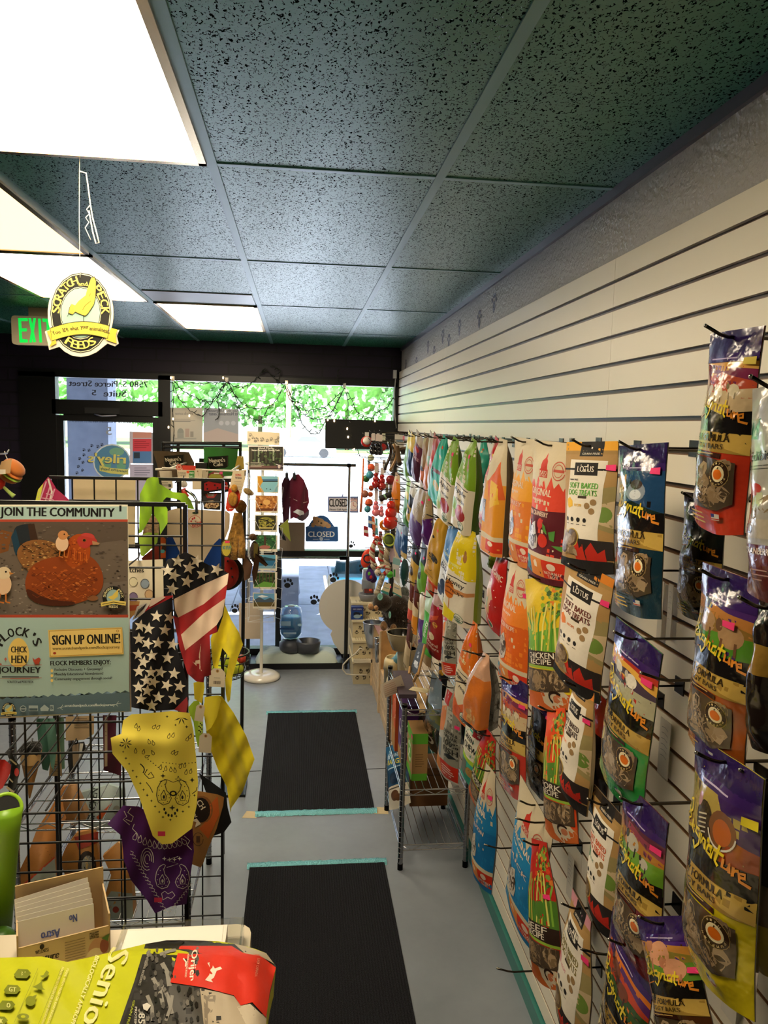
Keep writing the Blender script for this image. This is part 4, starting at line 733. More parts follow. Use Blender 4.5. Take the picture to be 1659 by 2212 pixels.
lean_bag('grit_bag', 'brown bag with a black oval hen badge beside the slanted-lettering bag', [(130, 1985), (134, 1930), (140, 1890), (130, 1860), (142, 1830), (165, 1800), (205, 1790), (214, 1850), (216, 1900), (212, 1985)], 2.88, '#a87238',
         [('p', [(130, 1985), (134, 1944), (200, 1915), (216, 1905), (212, 1985)], '#8f978c'), ('s', [(134, 1944), (170, 1934), (204, 1912)], 3, '#b5452a'), ('t', 'CHICK', 204, 1950, 34, 14, '#1f1c18', -.33), ('e', 188, 1870, 20, 32, '#241a14'), ('e', 190, 1872, 14, 24, '#8a8a80'), ('p', [(184, 1850), (190, 1856), (202, 1880), (208, 1890), (196, 1896), (186, 1880)], '#c9a86a'), ('p', [(160, 1808), (212, 1796), (212, 1820), (170, 1836)], '#8a2c18')]+[('s', [(140, 1962+5*i), (170, 1952+5*i)], 1.2, '#60665e') for i in range(4)], .12, .06, 1790, 1985, 130, 216, group='kraft feed bags on the lower wire shelf')
lean_bag('grit_bag', 'brown and grey bag half hidden behind the purple bandana', [(222, 1985), (228, 1930), (240, 1890), (222, 1850), (255, 1820), (272, 1830), (284, 1900), (288, 1985)], 2.9, '#b07c42', [('p', [(222, 1985), (226, 1945), (240, 1925), (286, 1930), (288, 1985)], '#8f978c'), ('e', 250, 1965, 7, 7, '#8a3a2a')], .12, .05, 1820, 1985, 222, 288, group='kraft feed bags on the lower wire shelf')
lean_bag('feed_bag', 'pale blue-grey bag printed with CHICKEN lying behind the shelf wires', [(170, 1780), (176, 1712), (236, 1695), (268, 1706), (268, 1785), (210, 1795)], 3.25, '#8d9a98', [('t', 'CHICKEN', 200, 1740, 74, 15, '#232a2c', -1.45), ('p', [(208, 1765), (242, 1733), (240, 1740), (215, 1775)], '#a34a24')]+[('e', 252, 1750, 8, 10, '#7a7a70')], .1, .05, 1695, 1795, 170, 268, group='kraft feed bags on the lower wire shelf')
lean_bag('kraft_pouch', 'crumpled tan paper pouch standing up behind the shelf wires', [(134, 1768), (136, 1712), (142, 1698), (164, 1694), (172, 1720), (186, 1770), (160, 1785)], 3.1, '#9a7248', [('p', [(120, 1768), (134, 1720), (136, 1768)], '#d8c49a')], .05, .05, 1694, 1785, 134, 186)
# toys hanging between the two panels
t = thing('ice_cream_toy', W(68, 1612, Y=2.45), 'plush ice cream cone toy with a black top hanging behind the gridwall', 'toy')
c0, c1 = W(67, 1622, Y=2.45), W(64, 1724, Y=2.45); d = (c1-c0)
MB('#c08a4a').cyl(c1, c0+d*.22, .002, .028, 18).build('cone', M['cloth'], t); MB('#e2b878').cyl(c0+d*.24, c0-d*.02, .029, .033, 18).build('wafer_rim', M['cloth'], t)
MB('#141312').ball(c0-d*.03, (.034, .03, .024), 16, wob=.12).build('scoop', M['fur'], t)
def leaf(pts, Y, col, label, nm='leaf_toy', grp='plush leaves behind the gridwall'):
    return tag(sheet(nm, M['cloth'], pts, Y, col, D=folds((.006, .12, .05, 0)), th=.008, step=8), label, 'toy', grp)
leaf([(78, 1552), (96, 1552), (110, 1640), (104, 1665), (92, 1662), (84, 1620)], 2.5, '#3f6a58', 'green plush leaf hanging beside the cone toy'); leaf([(96, 1552), (118, 1552), (124, 1612), (116, 1664), (110, 1655)], 2.46, '#5f8a78', 'paler green plush leaf with a pointed tip behind the poster edge'); leaf([(124, 1550), (138, 1550), (140, 1660), (134, 1662)], 2.5, '#55705a', 'narrow green plush leaf right of the pointed one')
o = sheet('toy_card', M['card'], [(142, 1548), (203, 1546), (203, 1585), (182, 1598), (142, 1600)], 2.5, '#b59a74', bars(160, 1552, 198, 1575, 6, '#6a5a44', .3), th=.03); tag(o, 'tan backing card with fine print hanging below the poster', 'card')
o = sheet('toy_card', M['card'], [(110, 1600), (132, 1600), (134, 1676), (106, 1676)], 2.62, '#a48a62', bars(112, 1645, 130, 1670, 5, '#5a4a34', .3), th=.006); tag(o, 'narrow brown backing card between the green plush leaves', 'card')
o = sheet('slipper_toy', M['cloth'], [(150, 1606), (182, 1602), (186, 1618), (176, 1640), (160, 1668), (150, 1672), (146, 1640)], 2.5, '#1a1917', [('p', [(156, 1610), (170, 1606), (170, 1640), (158, 1660)], '#9a8468'), ('p', [(172, 1606), (180, 1606), (176, 1630), (170, 1640)], '#c9c4b8')], D=folds((.008, .1, .05, 0)), th=.03, step=8); tag(o, 'black slipper-shaped toy with a tan sole behind the gridwall', 'toy')
o = sheet('purple_toy', M['cloth'], [(222, 1545), (252, 1545), (250, 1600), (262, 1650), (262, 1676), (224, 1664)], 2.5, '#4a1226', [('p', [(226, 1548), (232, 1548), (232, 1655), (226, 1656)], '#a08a6c')], D=folds((.01, .1, .05, 0)), th=.02, step=8); tag(o, 'maroon cloth toy hanging left of the yellow paisley bandana', 'toy')
t = thing('striped_bow_toy', W(16, 1645, Y=1.74), 'red toy with a black and white zebra-striped bow at the far left edge', 'toy')
q = sheet('red_body', M['cloth'], [(-12, 1640), (10, 1641), (24, 1652), (22, 1670), (6, 1702), (-12, 1712)], 1.74, '#b8221a', D=folds((.01, .12, .05, 0)), th=.02, step=6, parent=t)
q = sheet('zebra_bow', M['cloth'], [(14, 1624), (24, 1620), (30, 1638), (38, 1648), (44, 1655), (42, 1672), (34, 1700), (22, 1716), (16, 1700), (22, 1670), (26, 1650), (18, 1636)], 1.73, '#171514', [('s', [(22, 1640), (36, 1652)], 3.5, '#d9c8b0'), ('s', [(14, 1700), (30, 1712)], 5, '#cbb89c'), ('s', [(20, 1682), (28, 1690)], 3, '#d9c8b0'), ('e', 36, 1668, 5, 9, '#b8221a')], D=folds((.006, .2, .05, 0)), th=.008, step=6, parent=t)
# green open tube standing on the counter
t = thing('green_cup', W(10, 1985, Y=1.66), 'lime green open tube with a black inside standing at the left edge of the counter', 'cup')
a = W(12, 1748, Y=1.62); b_ = W(2, 2010, Y=1.66); dz = (a-b_); up_ = dz.normalized(); tl = Matrix.Rotation(.55, 4, 'X')
g = MB('#7fae1e'); R0 = .030
pts_ = [b_+dz*q for q in (0, .3, .6, .85, 1)]
g.tube(pts_, .03, 20, rf=lambda q: .022+.012*q); g.build('tube_body', M['satin'], t)
MB('#98c42c').torus(a, .031, .0045, axis=(.42, -.72, .55), n=28, k=8).build('rim', M['satin'], t)
k_ = MB('#060705'); ax = Vector((.42, -.72, .55)).normalized(); k_.cyl(a+ax*.0005, a+ax*.002, .029, n=24); k_.build('dark_opening', M['matte'], t)
t = MB('#3f6a1a').ball(W(2, 2030, Y=1.6), (.03, .03, .025), 14).build('green_ball', M['satin']); tag(t, 'dark green rounded toy at the foot of the lime tube', 'toy')
# ------------------------------------------------------------------ counter, box of slips, tray of papers, dog food bag
t = thing('sales_counter', (-1.05, 1.0, 0), 'cream sales counter at the bottom left corner', 'counter')
ct = MB('#d8ccb4').rbox(-2.2, -.085, .45, 1.52, 1.01, 1.045, .03); ct.build('worktop', M['satin'], t)
MB('#5a4a3c').box(-2.15, -.12, .5, 1.47, 0, 1.01).build('cabinet', M['wood'], t)
CZ = 1.045
bx0, bx1 = W(30, 2060, Y=1.42), W(238, 2015, Y=1.42)
t = thing('open_box', (-.45, 1.43, CZ), 'open tan cardboard box of paper slips on the counter', 'box')
p_, q_, r_ = W(36, 2050, Z=CZ+.075), W(238, 1999, Z=CZ+.075), W(27, 1986, Z=CZ+.12); ang = math.atan2(q_.y-p_.y, q_.x-p_.x)
w_ = (q_-p_).length/2; d_ = .055; Mx = Matrix.Translation(((p_.x+q_.x)/2-d_*math.sin(ang), (p_.y+q_.y)/2+d_*math.cos(ang), CZ)) @ Matrix.Rotation(ang, 4, 'Z')
bxm = MB('#c9ac80')
for q in ((-w_, w_, -d_, -d_+.003, 0, .075), (-w_, w_, d_-.003, d_, 0, .135), (-w_, -w_+.003, -d_, d_, 0, .1), (w_-.003, w_, -d_, d_, 0, .1), (-w_, w_, -d_, d_, 0, .003)): bxm.box(*q, M=Mx)
SB = lambda u, v, o: Mx @ Vector((-w_+2*w_*u, -d_-o, .075*v))
bxm.art([('r', .01, .02, .99, .98, '#d3b98c'), ('t', 'WELLNESS', .26, .78, .14, .1, '#4a3a28'), ('t', 'Signature', .27, .56, .33, .26, '#2a2018', 0, .2), ('t', 'SELECTS', .3, .33, .26, .1, '#4a3a28'), ('t', 'GRAIN FREE', .82, .85, .1, .18, '#5a4a34'), ('e', .26, .9, .025, .07, '#2a2018'),
         ('p', [(.45, .0), (.75, .16), (.99, .2), (.99, 0)], '#2f7fa0'), ('e', .86, .42, .11, .34, '#c99a74'), ('e', .82, .3, .09, .2, '#e3cda4'), ('e', .93, .5, .05, .2, '#a05a44'), ('p', [(.9, .72), (.99, .8), (.97, .6)], '#4f7a34')]+[('r', .5, .84-.07*i, .72, .86-.07*i, '#8a7450') for i in range(8)], SB, .4)
bxm.build('carton', M['card'], t)
for i in range(6):
    S2 = Mx @ zrot(.03*i, (-.012, -.035+.010*i, .004)) @ Matrix.Rotation(-.22, 4, 'X')
    o = MB('#efe8da').box(-.068, .068, 0, .0006, 0, .10+.004*i, M=S2)
    if i == 0:
        q = lambda u, v, o_: S2 @ Vector((-.068+.136*u, -.0003-o_, .10*v))
        o.art([('t', 'No', .72, .82, -.1, -.14, '#5a68a8'), ('t', 'Astro', .42, .62, -.24, -.16, '#5a68a8')], q, .75)
    tag(o.build('paper_slip', M['paper']), 'front white slip handwritten No Astro in the open box' if i == 0 else 'blank white paper slip stacked behind the handwritten one in the open box', 'paper slip', None if i == 0 else 'blank slips in the open box')
t = thing('paper_tray', (-.23, 1.36, CZ), 'clear plastic tray of printed papers on the counter corner', 'tray')
tr_ = MB('#e6dcc8'); tr_.rbox(-.335, -.098, 1.255, 1.475, CZ, CZ+.004, .02)
tr_.build('tray_base', M['plastic'], t); wl_ = MB('#f2eee4')
for q in ((-.335, -.098, 1.471, 1.475), (-.102, -.098, 1.26, 1.475), (-.335, -.331, 1.26, 1.475)): wl_.box(*q, CZ+.004, CZ+.046)
wl_.build('tray_side', M['plastic'], t)
def stack(x0, x1, y0, y1, z, col, prims, label, rz=0, th=.0012, grp=None, nm='paper_sheet'):
    Mz = zrot(rz, ((x0+x1)/2, (y0+y1)/2, z)); a, b = (x1-x0)/2, (y1-y0)/2
    o = MB(col).box(-a, a, -b, b, 0, th, M=Mz); o.art(prims, lambda u, v, q: Mz @ Vector((-a+2*a*u, -b+2*b*v, th+q)), b/a)
    return tag(o.build(nm, M['paper']), label, 'paper', grp)
stack(-.325, -.13, 1.27, 1.462, CZ+.004, '#f0e9dc', [], 'thick stack of white paper in the clear tray', 0, .036, nm='paper_stack')
stack(-.32, -.135, 1.265, 1.456, CZ+.0405, '#f4efe4', [('r', .44+.04*i, .1, .452+.04*i, .62-.05*i, '#8a8578') for i in range(5)], 'top printed white sheet in the clear tray', .03)
stack(-.315, -.24, 1.335, 1.405, CZ+.042, '#f2ae2c', [('t', 'Remember to', .5, .75, .7, .13, '#b0761a', .3), ('t', 'Reorder', .5, .5, .5, .13, '#b0761a', .3), ('t', 'Bones', .5, .28, .4, .12, '#b0761a', .3)], 'orange sticky note with handwriting on the tray papers', .12, .0006, nm='sticky_note')
# big dog food bag lying on the counter, printed face up
def bz(u, v): return 1.17-.055*smooth(520, 600, u)-.045*math.exp(-((v-2035)/16)**2)+.006*math.sin(u*.021+v*.012)+.003*math.sin(u*.07-v*.05)+.006*math.sin((u-470)*.09)*smooth(400, 520, u)
SBG = lambda u, v, o: W(u, v, Z=bz(u, v)+o)
out = [(-60, 2076), (0, 2069), (90, 2066), (146, 2078), (200, 2066), (260, 2052), (314, 2039), (360, 2031), (407, 2031), (470, 2033), (521, 2041), (552, 2050), (575, 2059), (596, 2087), (588, 2120), (583, 2142), (577, 2180), (575, 2212), (580, 2300), (590, 2420), (-120, 2440)]
mb = MB('#c3c61a'); mb.sm = True; vs, fs = cut_poly(out, 16, 16); mb.add([SBG(a, b, 0) for a, b in vs], fs); n = len(out)
ed = []
for i in range(n):
    a, b = out[i], out[(i+1) % n]; k = max(1, int(math.hypot(a[0]-b[0], a[1]-b[1])/16)); ed += [(a[0]+(b[0]-a[0])*j/k, a[1]+(b[1]-a[1])*j/k) for j in range(k)]
n = len(ed); low = [SBG(a, b, 0) for a, b in ed]; low2 = [Vector((p.x-.004, p.y+.004, CZ+.002)) for p in low]
mb.sm = False; mb.add(low+low2, [(i, (i+1) % n, (i+1) % n+n, i+n) for i in range(n)]); mb.add(low2, [tuple(range(n))[::-1]])
pr = [('p', [(314, 2039), (360, 2031), (440, 2032), (521, 2041), (575, 2059), (596, 2087), (577, 2180), (575, 2212), (590, 2420), (200, 2420), (258, 2212), (290, 2120)], '#34322f'),
      ('p', [(322, 2044), (372, 2034), (392, 2037), (372, 2110), (360, 2212), (340, 2300), (264, 2212), (295, 2125)], '#26241f'), ('p', [(370, 2112), (432, 2135), (440, 2212), (430, 2420), (330, 2420), (350, 2212)], '#4f4c47'),
      ('p', [(432, 2135), (500, 2148), (560, 2190), (577, 2192), (575, 2212), (590, 2420), (430, 2420), (440, 2212)], '#b9aa92'), ('p', [(440, 2150), (470, 2150), (452, 2212), (446, 2300), (442, 2212)], '#8d8170'), ('p', [(512, 2175), (540, 2168), (575, 2200), (575, 2260), (540, 2230)], '#d0c2aa')]
for a, b, c in (((330, 2112), (352, 2170), 9), ((350, 2080), (366, 2130), 10), ((372, 2150), (358, 2205), 7), ((318, 2150), (330, 2205), 8), ((345, 2120), (372, 2190), 8), ((300, 2180), (312, 2215), 7), ((345, 2062), (380, 2052), 7)): pr.append(('s', [a, ((a[0]+b[0])/2+4, (a[1]+b[1])/2-3), b], c, '#8f8a80'))
pr += [('n', 300, 2050, 430, 2230, 90, ('#17150f', '#5c5852', '#78736a'), 4, 7), ('p', [(388, 2043), (500, 2043), (525, 2058), (560, 2062), (596, 2090), (583, 2142), (575, 2198), (545, 2165), (520, 2172), (505, 2150), (440, 2133), (368, 2122)], '#dc3420'),
       ('p', [(505, 2038), (530, 2044), (575, 2059), (592, 2082), (560, 2064), (530, 2060)], '#b8a88e'), ('p', [(314, 2039), (360, 2031), (400, 2032), (390, 2042), (322, 2046)], '#1d1b18')]
pr += [('t', 'Orijen', 416, 2085, 66, 17, '#f2e4d0', 1.66, .25), ('p', [(443, 2117), (452, 2106), (455, 2092), (448, 2080), (455, 2078), (464, 2092), (476, 2088), (480, 2093), (468, 2097), (462, 2112), (456, 2116), (460, 2122), (452, 2120)], '#f2e4d0'), ('s', [(396, 2070), (402, 2078), (401, 2088)], 3, '#f2e4d0')]
pr += [('t', 'NOURISH AS NATURE INTENDED', 404, 2086, 50, 4, '#f0c8b0', 1.7), ('t', 'EAST CANADA', 556, 2090, 40, 6, '#ef8a70', 1.72)]
pr += [('t', 'Senior', 222, 2148, 210, 42, '#efe9a0', 1.95, .15), ('t', 'BIOLOGICALLY APPROPRIATE', 178, 2154, 190, 9, '#efe9a0', 1.92), ('t', '85', 306, 2200, 22, 14, '#d8d2c4', 1.6), ('t', 'PROTEIN', 293, 2195, 40, 5, '#d8d2c4', 1.6), ('t', 'GRAIN FREE', 282, 2190, 60, 5, '#a9b52a', 1.85), ('p', [(308, 2170), (318, 2166), (326, 2172), (318, 2184), (310, 2180)], '#d8d2c4'), ('t', 'FRESH REGIONAL INGREDIENTS', 312, 2090, 80, 5, '#9a958a', 1.85)]
for i in range(2): pr += [('t', 'MADE WITH FRESH OR RAW INGREDIENTS', 112+11*i, 2155+3*i, 140, 5.5, '#e3dd80', 1.92)]
for a, b, tx in ((48, 2102, '86'), (26, 2136, 'GT'), (14, 2170, '10'), (-2, 2204, 'OK')): pr += [('p', [(a-18, b+3), (a-9, b-9), (a+12, b-8), (a+19, b), (a+10, b+11), (a-13, b+11)], '#7c8420'), ('t', tx, a+1, b+1, 15, 10, '#dfe08a', .1)]
pr += [('p', [(86, 2108), (94, 2106), (100, 2096), (106, 2100), (102, 2110), (92, 2112)], '#868e22'), ('p', [(70, 2132), (82, 2126), (92, 2118), (90, 2132), (98, 2138), (86, 2138)], '#868e22'), ('e', 66, 2162, 11, 11, '#868e22'), ('p', [(70, 2152), (80, 2148), (76, 2158)], '#868e22'), ('e', 50, 2196, 13, 7, '#868e22'), ('e', 50, 2196, 5, 3, '#c3c61a')]
pr += [('s', [(82, 2092), (30, 2210)], .9, '#8d9522'), ('s', [(132, 2092), (82, 2215)], .9, '#8d9522')]
mb.art(pr, SBG, 1.0, 1/16, up=-1, o0=.0008)
tag(mb.build('dog_food_bag', M['kraft'], loc=(-.3, 1.2, CZ)), 'large lime and red dog food bag lying on the counter', 'bag')
# plush burger with tag hanging at the left edge
t = thing('plush_burger', W(16, 985, Y=2.5), 'plush burger toy with a kraft tag hanging at the upper left edge', 'toy')
c0 = W(24, 1018, Y=2.5); R_ = Matrix.Rotation(.75, 4, 'Y') @ Matrix.Rotation(.15, 4, 'X')
MB('#b5682c').ball(c0+R_ @ Vector((0, 0, .016)), (.036, .036, .02), 18, R_).build('bun', M['cloth'], t); MB('#a95f28').ball(c0-R_ @ Vector((0, 0, .016)), (.036, .036, .018), 18, R_).build('bun', M['cloth'], t)
MB('#c9722e').ball(c0+R_ @ Vector((.004, -.004, .003)), (.036, .036, .007), 18, R_).build('filling', M['cloth'], t); MB('#8fae3a').ball(c0-R_ @ Vector((-.003, .004, .006)), (.039, .038, .005), 18, R_, wob=.06).build('lettuce', M['cloth'], t)
sheet('kraft_tag', M['card'], [(3, 997), (26, 991), (22, 1022), (-6, 1026)], 2.44, '#b08a5c', [('r', -4, 1014, 12, 1024, '#d9cdb8')], parent=t)
MB('#d8d0c0').tube([W(10, 975, Y=2.46), W(12, 984, Y=2.45), W(16, 992, Y=2.445)], .0012, 5).build('tag_string', M['paper'], t)
t = thing('plush_bird', W(5, 1035, Y=2.5), 'red plush toy with a lime green tassel arm below the plush burger', 'toy')
MB('#c93420').ball(W(-4, 1042, Y=2.5), (.022, .018, .024), 12).build('body', M['cloth'], t); MB('#b8d06a').tube([W(4, 1048, Y=2.5), W(16, 1060, Y=2.5), W(25, 1068, Y=2.5), W(30, 1072, Y=2.5)], .006, 6, rf=lambda q: .004+.004*q).build('tassel', M['cloth'], t)

# hooks on the gridwall wires for what hangs behind them
def ghook(px, py, Y0, Y1, what):
    a, b = W(px, py, Y=Y1), None; y0 = Y0+.004
    o = MB('#2a2a2c').tube([(a.x, y0, a.z+.01), (a.x, Y1-.005, a.z+.008), (a.x, Y1+.012, a.z+.018)], .0026, 6); tag(o.build('grid_hook', M['black']), 'short black wire hook holding the '+what, 'hook', 'hooks on the gridwall panels')
for px, py, Y0, Y1, what in ((68, 1610, 1.85, 2.45, 'ice cream cone toy'), (86, 1550, 1.85, 2.5, 'green plush leaf'), (106, 1550, 1.85, 2.46, 'paler green plush leaf'), (131, 1550, 1.85, 2.5, 'narrow green plush leaf'), (170, 1546, 1.85, 2.5, 'tan backing card'), (165, 1603, 1.85, 2.5, 'black slipper toy'), (238, 1545, 1.85, 2.5, 'maroon cloth toy'), (300, 1210, 1.85, 2.1, 'cream toy box'), (121, 1600, 1.85, 2.62, 'narrow brown backing card'), (490, 1418, 2.67, 2.87, 'round wire basket'), (16, 985, 1.85, 2.46, 'plush burger')): ghook(px, py, Y0, Y1, what)
# ------------------------------------------------------------------ middle: shop window, racks and floor things
YW = YF-.004
pr = bars(376, 908, 424, 912, 1, '#8c8a8a', .8)+[('t', 'Welcome', 398, 893, -40, 7, '#8d8b8c')]+bars(376, 905, 424, 911, 2, '#a09d9c', .5)+[('e', 390, 934, 7, 9, '#8f9490'), ('r', 383, 935, 397, 946, '#9a9c98'), ('r', 400, 926, 409, 944, '#b09c94'), ('r', 411, 932, 418, 944, '#98948e'), ('r', 376, 946, 424, 949, '#a5a4a0')]
o = sheet('window_poster', M['paper'], [(365, 881), (438, 881), (437, 957), (365, 958)], YW, '#bdb9b0', pr); tag(o, 'greyish cream poster with faint bottles taped at the left of the shop window', 'poster')
pr = [('t', 'Ask the Ultimate', 484, 887, -66, 6, '#6e7380'), ('t', 'Pet Nutrition Center', 484, 894, -66, 7, '#5c6270')]+[('e', a, 914, 5, 5, '#b8bdc8') for a in (478, 491, 504)]+[('p', [(440, 935), (470, 925), (515, 938), (515, 955), (440, 957)], '#b8aaa8')]
o = sheet('window_poster', M['paper'], [(440, 881), (515, 884), (515, 956), (440, 957)], YW, '#9ea3ae', pr); tag(o, 'blue-grey poster with reversed print taped beside the cream one in the shop window', 'poster')
# black board hung in the upper right of the window
a, b = W(703, 905, Y=YW-.03), W(872, 972, Y=YW-.03)
o = MB('#0b0a09').box(a.x, XS-.03, YW-.045, YW-.03, b.z, a.z).build('black_board', M['matte']); tag(o, 'wide black board hanging in the upper right of the shop window', 'board')
# closed signs
pr = [('r', 709, 1074, 773, 1106, '#6f7fb5'), ('r', 711, 1076, 752, 1104, '#d9d3d8'), ('r', 753, 1076, 772, 1104, '#e0b9b4'), ('t', 'CLOSED', 731, 1086, 40, 17, '#141216'), ('t', 'Please Call Again', 731, 1101, 38, 5, '#3d3a48'), ('t', 'RETURN', 763, 1077.5, 16, 3.5, '#3d3a60'), ('e', 763, 1092, 9.5, 10.5, '#eddad4'), ('s', oval(763, 1092, 9, 10, 20), .8, '#5a5f90'), ('s', [(763, 1085), (763, 1092), (768, 1094)], 1.3, '#b8343c')]
o = sheet('closed_sign', M['paper'], [(708, 1072), (774, 1072), (774, 1108), (708, 1106)], YW-.01, '#8f97bd', pr, th=.004); tag(o, 'rectangular black and white CLOSED sign with a return clock face on the window', 'sign')
outl = [(660, 1138), (666, 1136), (672, 1126)]+[(694+22*math.sin(q), 1135-22*math.cos(q)) for q in (-.9, -.5, -.1, .3, .7, 1.1)]+[(722, 1137), (730, 1137), (731, 1168), (728, 1170), (662, 1170), (660, 1168)]
pr = [('r', 661, 1138, 730, 1169, '#2a5c9c'), ('s', [(661, 1138), (730, 1138)], .8, '#8fb2d8'), ('t', 'CLOSED', 694, 1154, 57, 12, '#eef2f6'), ('e', 694, 1164, 4, 4, '#c3d2e4'), ('r', 676, 1164, 688, 1165.5, '#c3d2e4'), ('r', 700, 1164, 712, 1165.5, '#c3d2e4'),
      ('e', 689, 1128, 12, 9, '#c49a6e'), ('e', 683, 1124, 7, 8, '#b4885c'), ('e', 699, 1132, 11, 6, '#cfa87c'), ('e', 709, 1136, 6, 5, '#c49a72'), ('e', 679, 1120, 4, 5, '#a87a50'), ('e', 688, 1126, 1.2, 1.2, '#2a1c14'), ('e', 694, 1130, 2.4, 1.8, '#3a281c'), ('e', 676, 1134, 4, 5, '#b88c60'), ('s', [(690, 1134), (700, 1140)], 1, '#8f6840')]
o = sheet('closed_sign', M['satin'], outl, YW-.01, '#2a5c9c', pr, th=.004); tag(o, 'blue CLOSED sign topped with a sleeping tan puppy on the window', 'sign')
MB('#4a4470').art([('p', [(738, 1072), (742, 1062), (741, 1072)], '#4a4470')], plane_S(YW-.012), up=-1).build('hang_loop', M['satin'], o)
def paw_on_glass(px, py, r, lb):
    return tag(MB().art(paw(px, py, r, '#15161a', .35), plane_S(YF+.028), up=-1).build('paw_decal', M['matte'], loc=W(px, py, Y=YF+.028)), lb, 'sticker', 'paw stickers on the window glass')
for px, py, r, lb in ((759, 1177, 8, 'black paw sticker just above the window mullion beside the rack post'), (622, 1261, 11, 'black paw sticker on the lower glass right of the card rack'), (721, 1249, 11, 'black paw sticker on the lower glass in front of the teal chair'), (679, 1297, 11, 'black paw sticker in the middle of the lower glass above the water jug'), (508, 1316, 10, 'black paw sticker on the lower glass left of the card rack'), (784, 1228, 10, 'black paw sticker on the lower glass beside the rope toys')): paw_on_glass(px, py, r, lb)
# string lights along the window head
YL = YF-.045
t = thing('string_lights', W(600, 835, Y=YL), 'dark wire string of small warm lights draped across the top of the window', 'string lights')
runs = [[(372, 818), (376, 850), (373, 890), (376, 930), (373, 975)], [(372, 818), (395, 845), (420, 858), (440, 866), (462, 868), (484, 836), (490, 822)], [(376, 830), (385, 860), (410, 888), (438, 900), (452, 880), (470, 850), (488, 826)],
        [(492, 824), (505, 850), (525, 875), (552, 884), (585, 880), (602, 855), (616, 830)], [(494, 826), (510, 862), (520, 890), (545, 905), (560, 908), (572, 895), (584, 872)], [(490, 826), (512, 838), (540, 832), (560, 810), (572, 795), (588, 812), (612, 832)], [(616, 834), (624, 860), (640, 880), (662, 900), (690, 906), (716, 896), (738, 850), (744, 838)],
        [(620, 834), (632, 868), (650, 872), (660, 888), (680, 884), (704, 878), (720, 862), (736, 848)], [(640, 878), (652, 915), (672, 938), (690, 936), (706, 905), (722, 880), (740, 846)], [(746, 840), (752, 870), (752, 915), (762, 950), (778, 985)], [(748, 842), (762, 868), (770, 890), (788, 900), (806, 905), (810, 892), (836, 880), (850, 858)],
        [(380, 822), (420, 829), (460, 828), (486, 824)], [(484, 826), (470, 862), (474, 895), (470, 905)], [(600, 832), (606, 800), (588, 790)], [(740, 838), (728, 820), (730, 800)]]
wr = MB('#0c1408'); pts_all = []
for rn in runs:
    q = []
    for i in range(len(rn)-1):
        (a, b), (c, d) = rn[i], rn[i+1]
        for j in range(6):
            f = j/6; u, v = a+(c-a)*f, b+(d-b)*f+ (1.5*math.sin(j*2.1+i) if 0 < j else 0); q.append(W(u, v, Y=YL+.004*math.sin(3*i+j))); pts_all.append((u, v))
    q.append(W(*rn[-1], Y=YL)); wr.tube(q, .0034, 5)
    for k in range(2, len(q)-1, 3):
        e = Vector((rnd.uniform(-1, 1), rnd.uniform(-.5, .2), rnd.uniform(-1, .6))).normalized()*.032; wr.cyl(q[k], q[k]+e, .0042, .003, 5)
wr.build('wire', M['satin'], t)
for a, b in ((369, 816), (482, 816), (409, 898), (374, 905), (364, 923), (487, 889), (618, 827), (708, 907), (722, 909), (750, 926), (752, 944), (765, 971), (810, 909), (748, 843), (640, 872), (527, 878), (584, 872), (660, 876), (376, 852), (700, 905)):
    MB('#ffd9a0').ball(W(a, b, Y=YL-.008), (.006, .006, .011), 8).build('bulb', M['glow'], t)
for a, b, lb in ((374, 818, 'leftmost'), (490, 821, 'second from left'), (619, 827, 'second from right'), (744, 833, 'rightmost')):
    c = W(a, b, Y=YF-.035); o = MB('#d9d4cc').box(c.x-.012, c.x+.012, YF-.045, YF-.021, c.z-.02, c.z+.02); o.cyl((c.x, YF-.05, c.z-.012), (c.x, YF-.03, c.z-.012), .006, n=8); tag(o.build('adhesive_hook', M['satin']), lb+' white stick-on hook holding the string lights above the window', 'hook', 'white hooks along the window head')
c = W(857, 805, Y=YF-.03); o = MB('#d8d8d8').box(c.x-.03, c.x-.002, YF-.05, YF, c.z-.05, c.z+.02); o.k('#c9c9c9').tube([c+Vector((-.01, -.01, -.05)), W(852, 850, Y=YF-.02), W(853, 900, Y=YF-.02), W(856, 925, Y=YF-.02)], .005, 6); tag(o.build('power_adapter', M['satin']), 'white power adapter and cord in the corner beside the slatwall', 'adapter')
# card spinner rack
YR = 6.2
t = thing('card_rack', (-.283, YR, 0), 'white wire spinner rack of landscape greeting cards on a round white base', 'card rack')
bx, by_ = -.283, YR
MB('#e4ddd0').lathe([(0, .03), (.03, .05), (.12, .046), (.15, .03), (.157, .012), (.15, 0), (0, 0)], (bx, by_, 0), 36).build('base', M['gloss'], t)
MB('#ded8ca').cyl((bx, by_, .03), (bx, by_, 1.75), .013, n=12).build('pole', M['satin'], t)
w4 = MB('#dcd9d4')
for sx in (-1, 1):
    for sy in (-1, 1): w4.cyl((bx+.105*sx, by_+.10*sy, .50), (bx+.105*sx, by_+.10*sy, 1.7), .0028, n=6)
for k in range(8):
    z = .50+.165*k
    for sy in (-1, 1): w4.cyl((bx-.105, by_+.1*sy, z), (bx+.105, by_+.1*sy, z), .0024, n=5)
    for sx in (-1, 1): w4.cyl((bx+.105*sx, by_-.1, z), (bx+.105*sx, by_+.1, z), .0024, n=5); w4.tube([(bx+.105*sx, by_-.08, z+.12), (bx+.165*sx, by_-.06, z+.1), (bx+.155*sx, by_-.02, z), (bx+.105*sx, by_+.05, z)], .0022, 5)
    w4.cyl((bx-.105, by_-.1, z), (bx+.105, by_+.1, z), .0024, n=5)
w4.build('wire_frame', M['satin'], t)
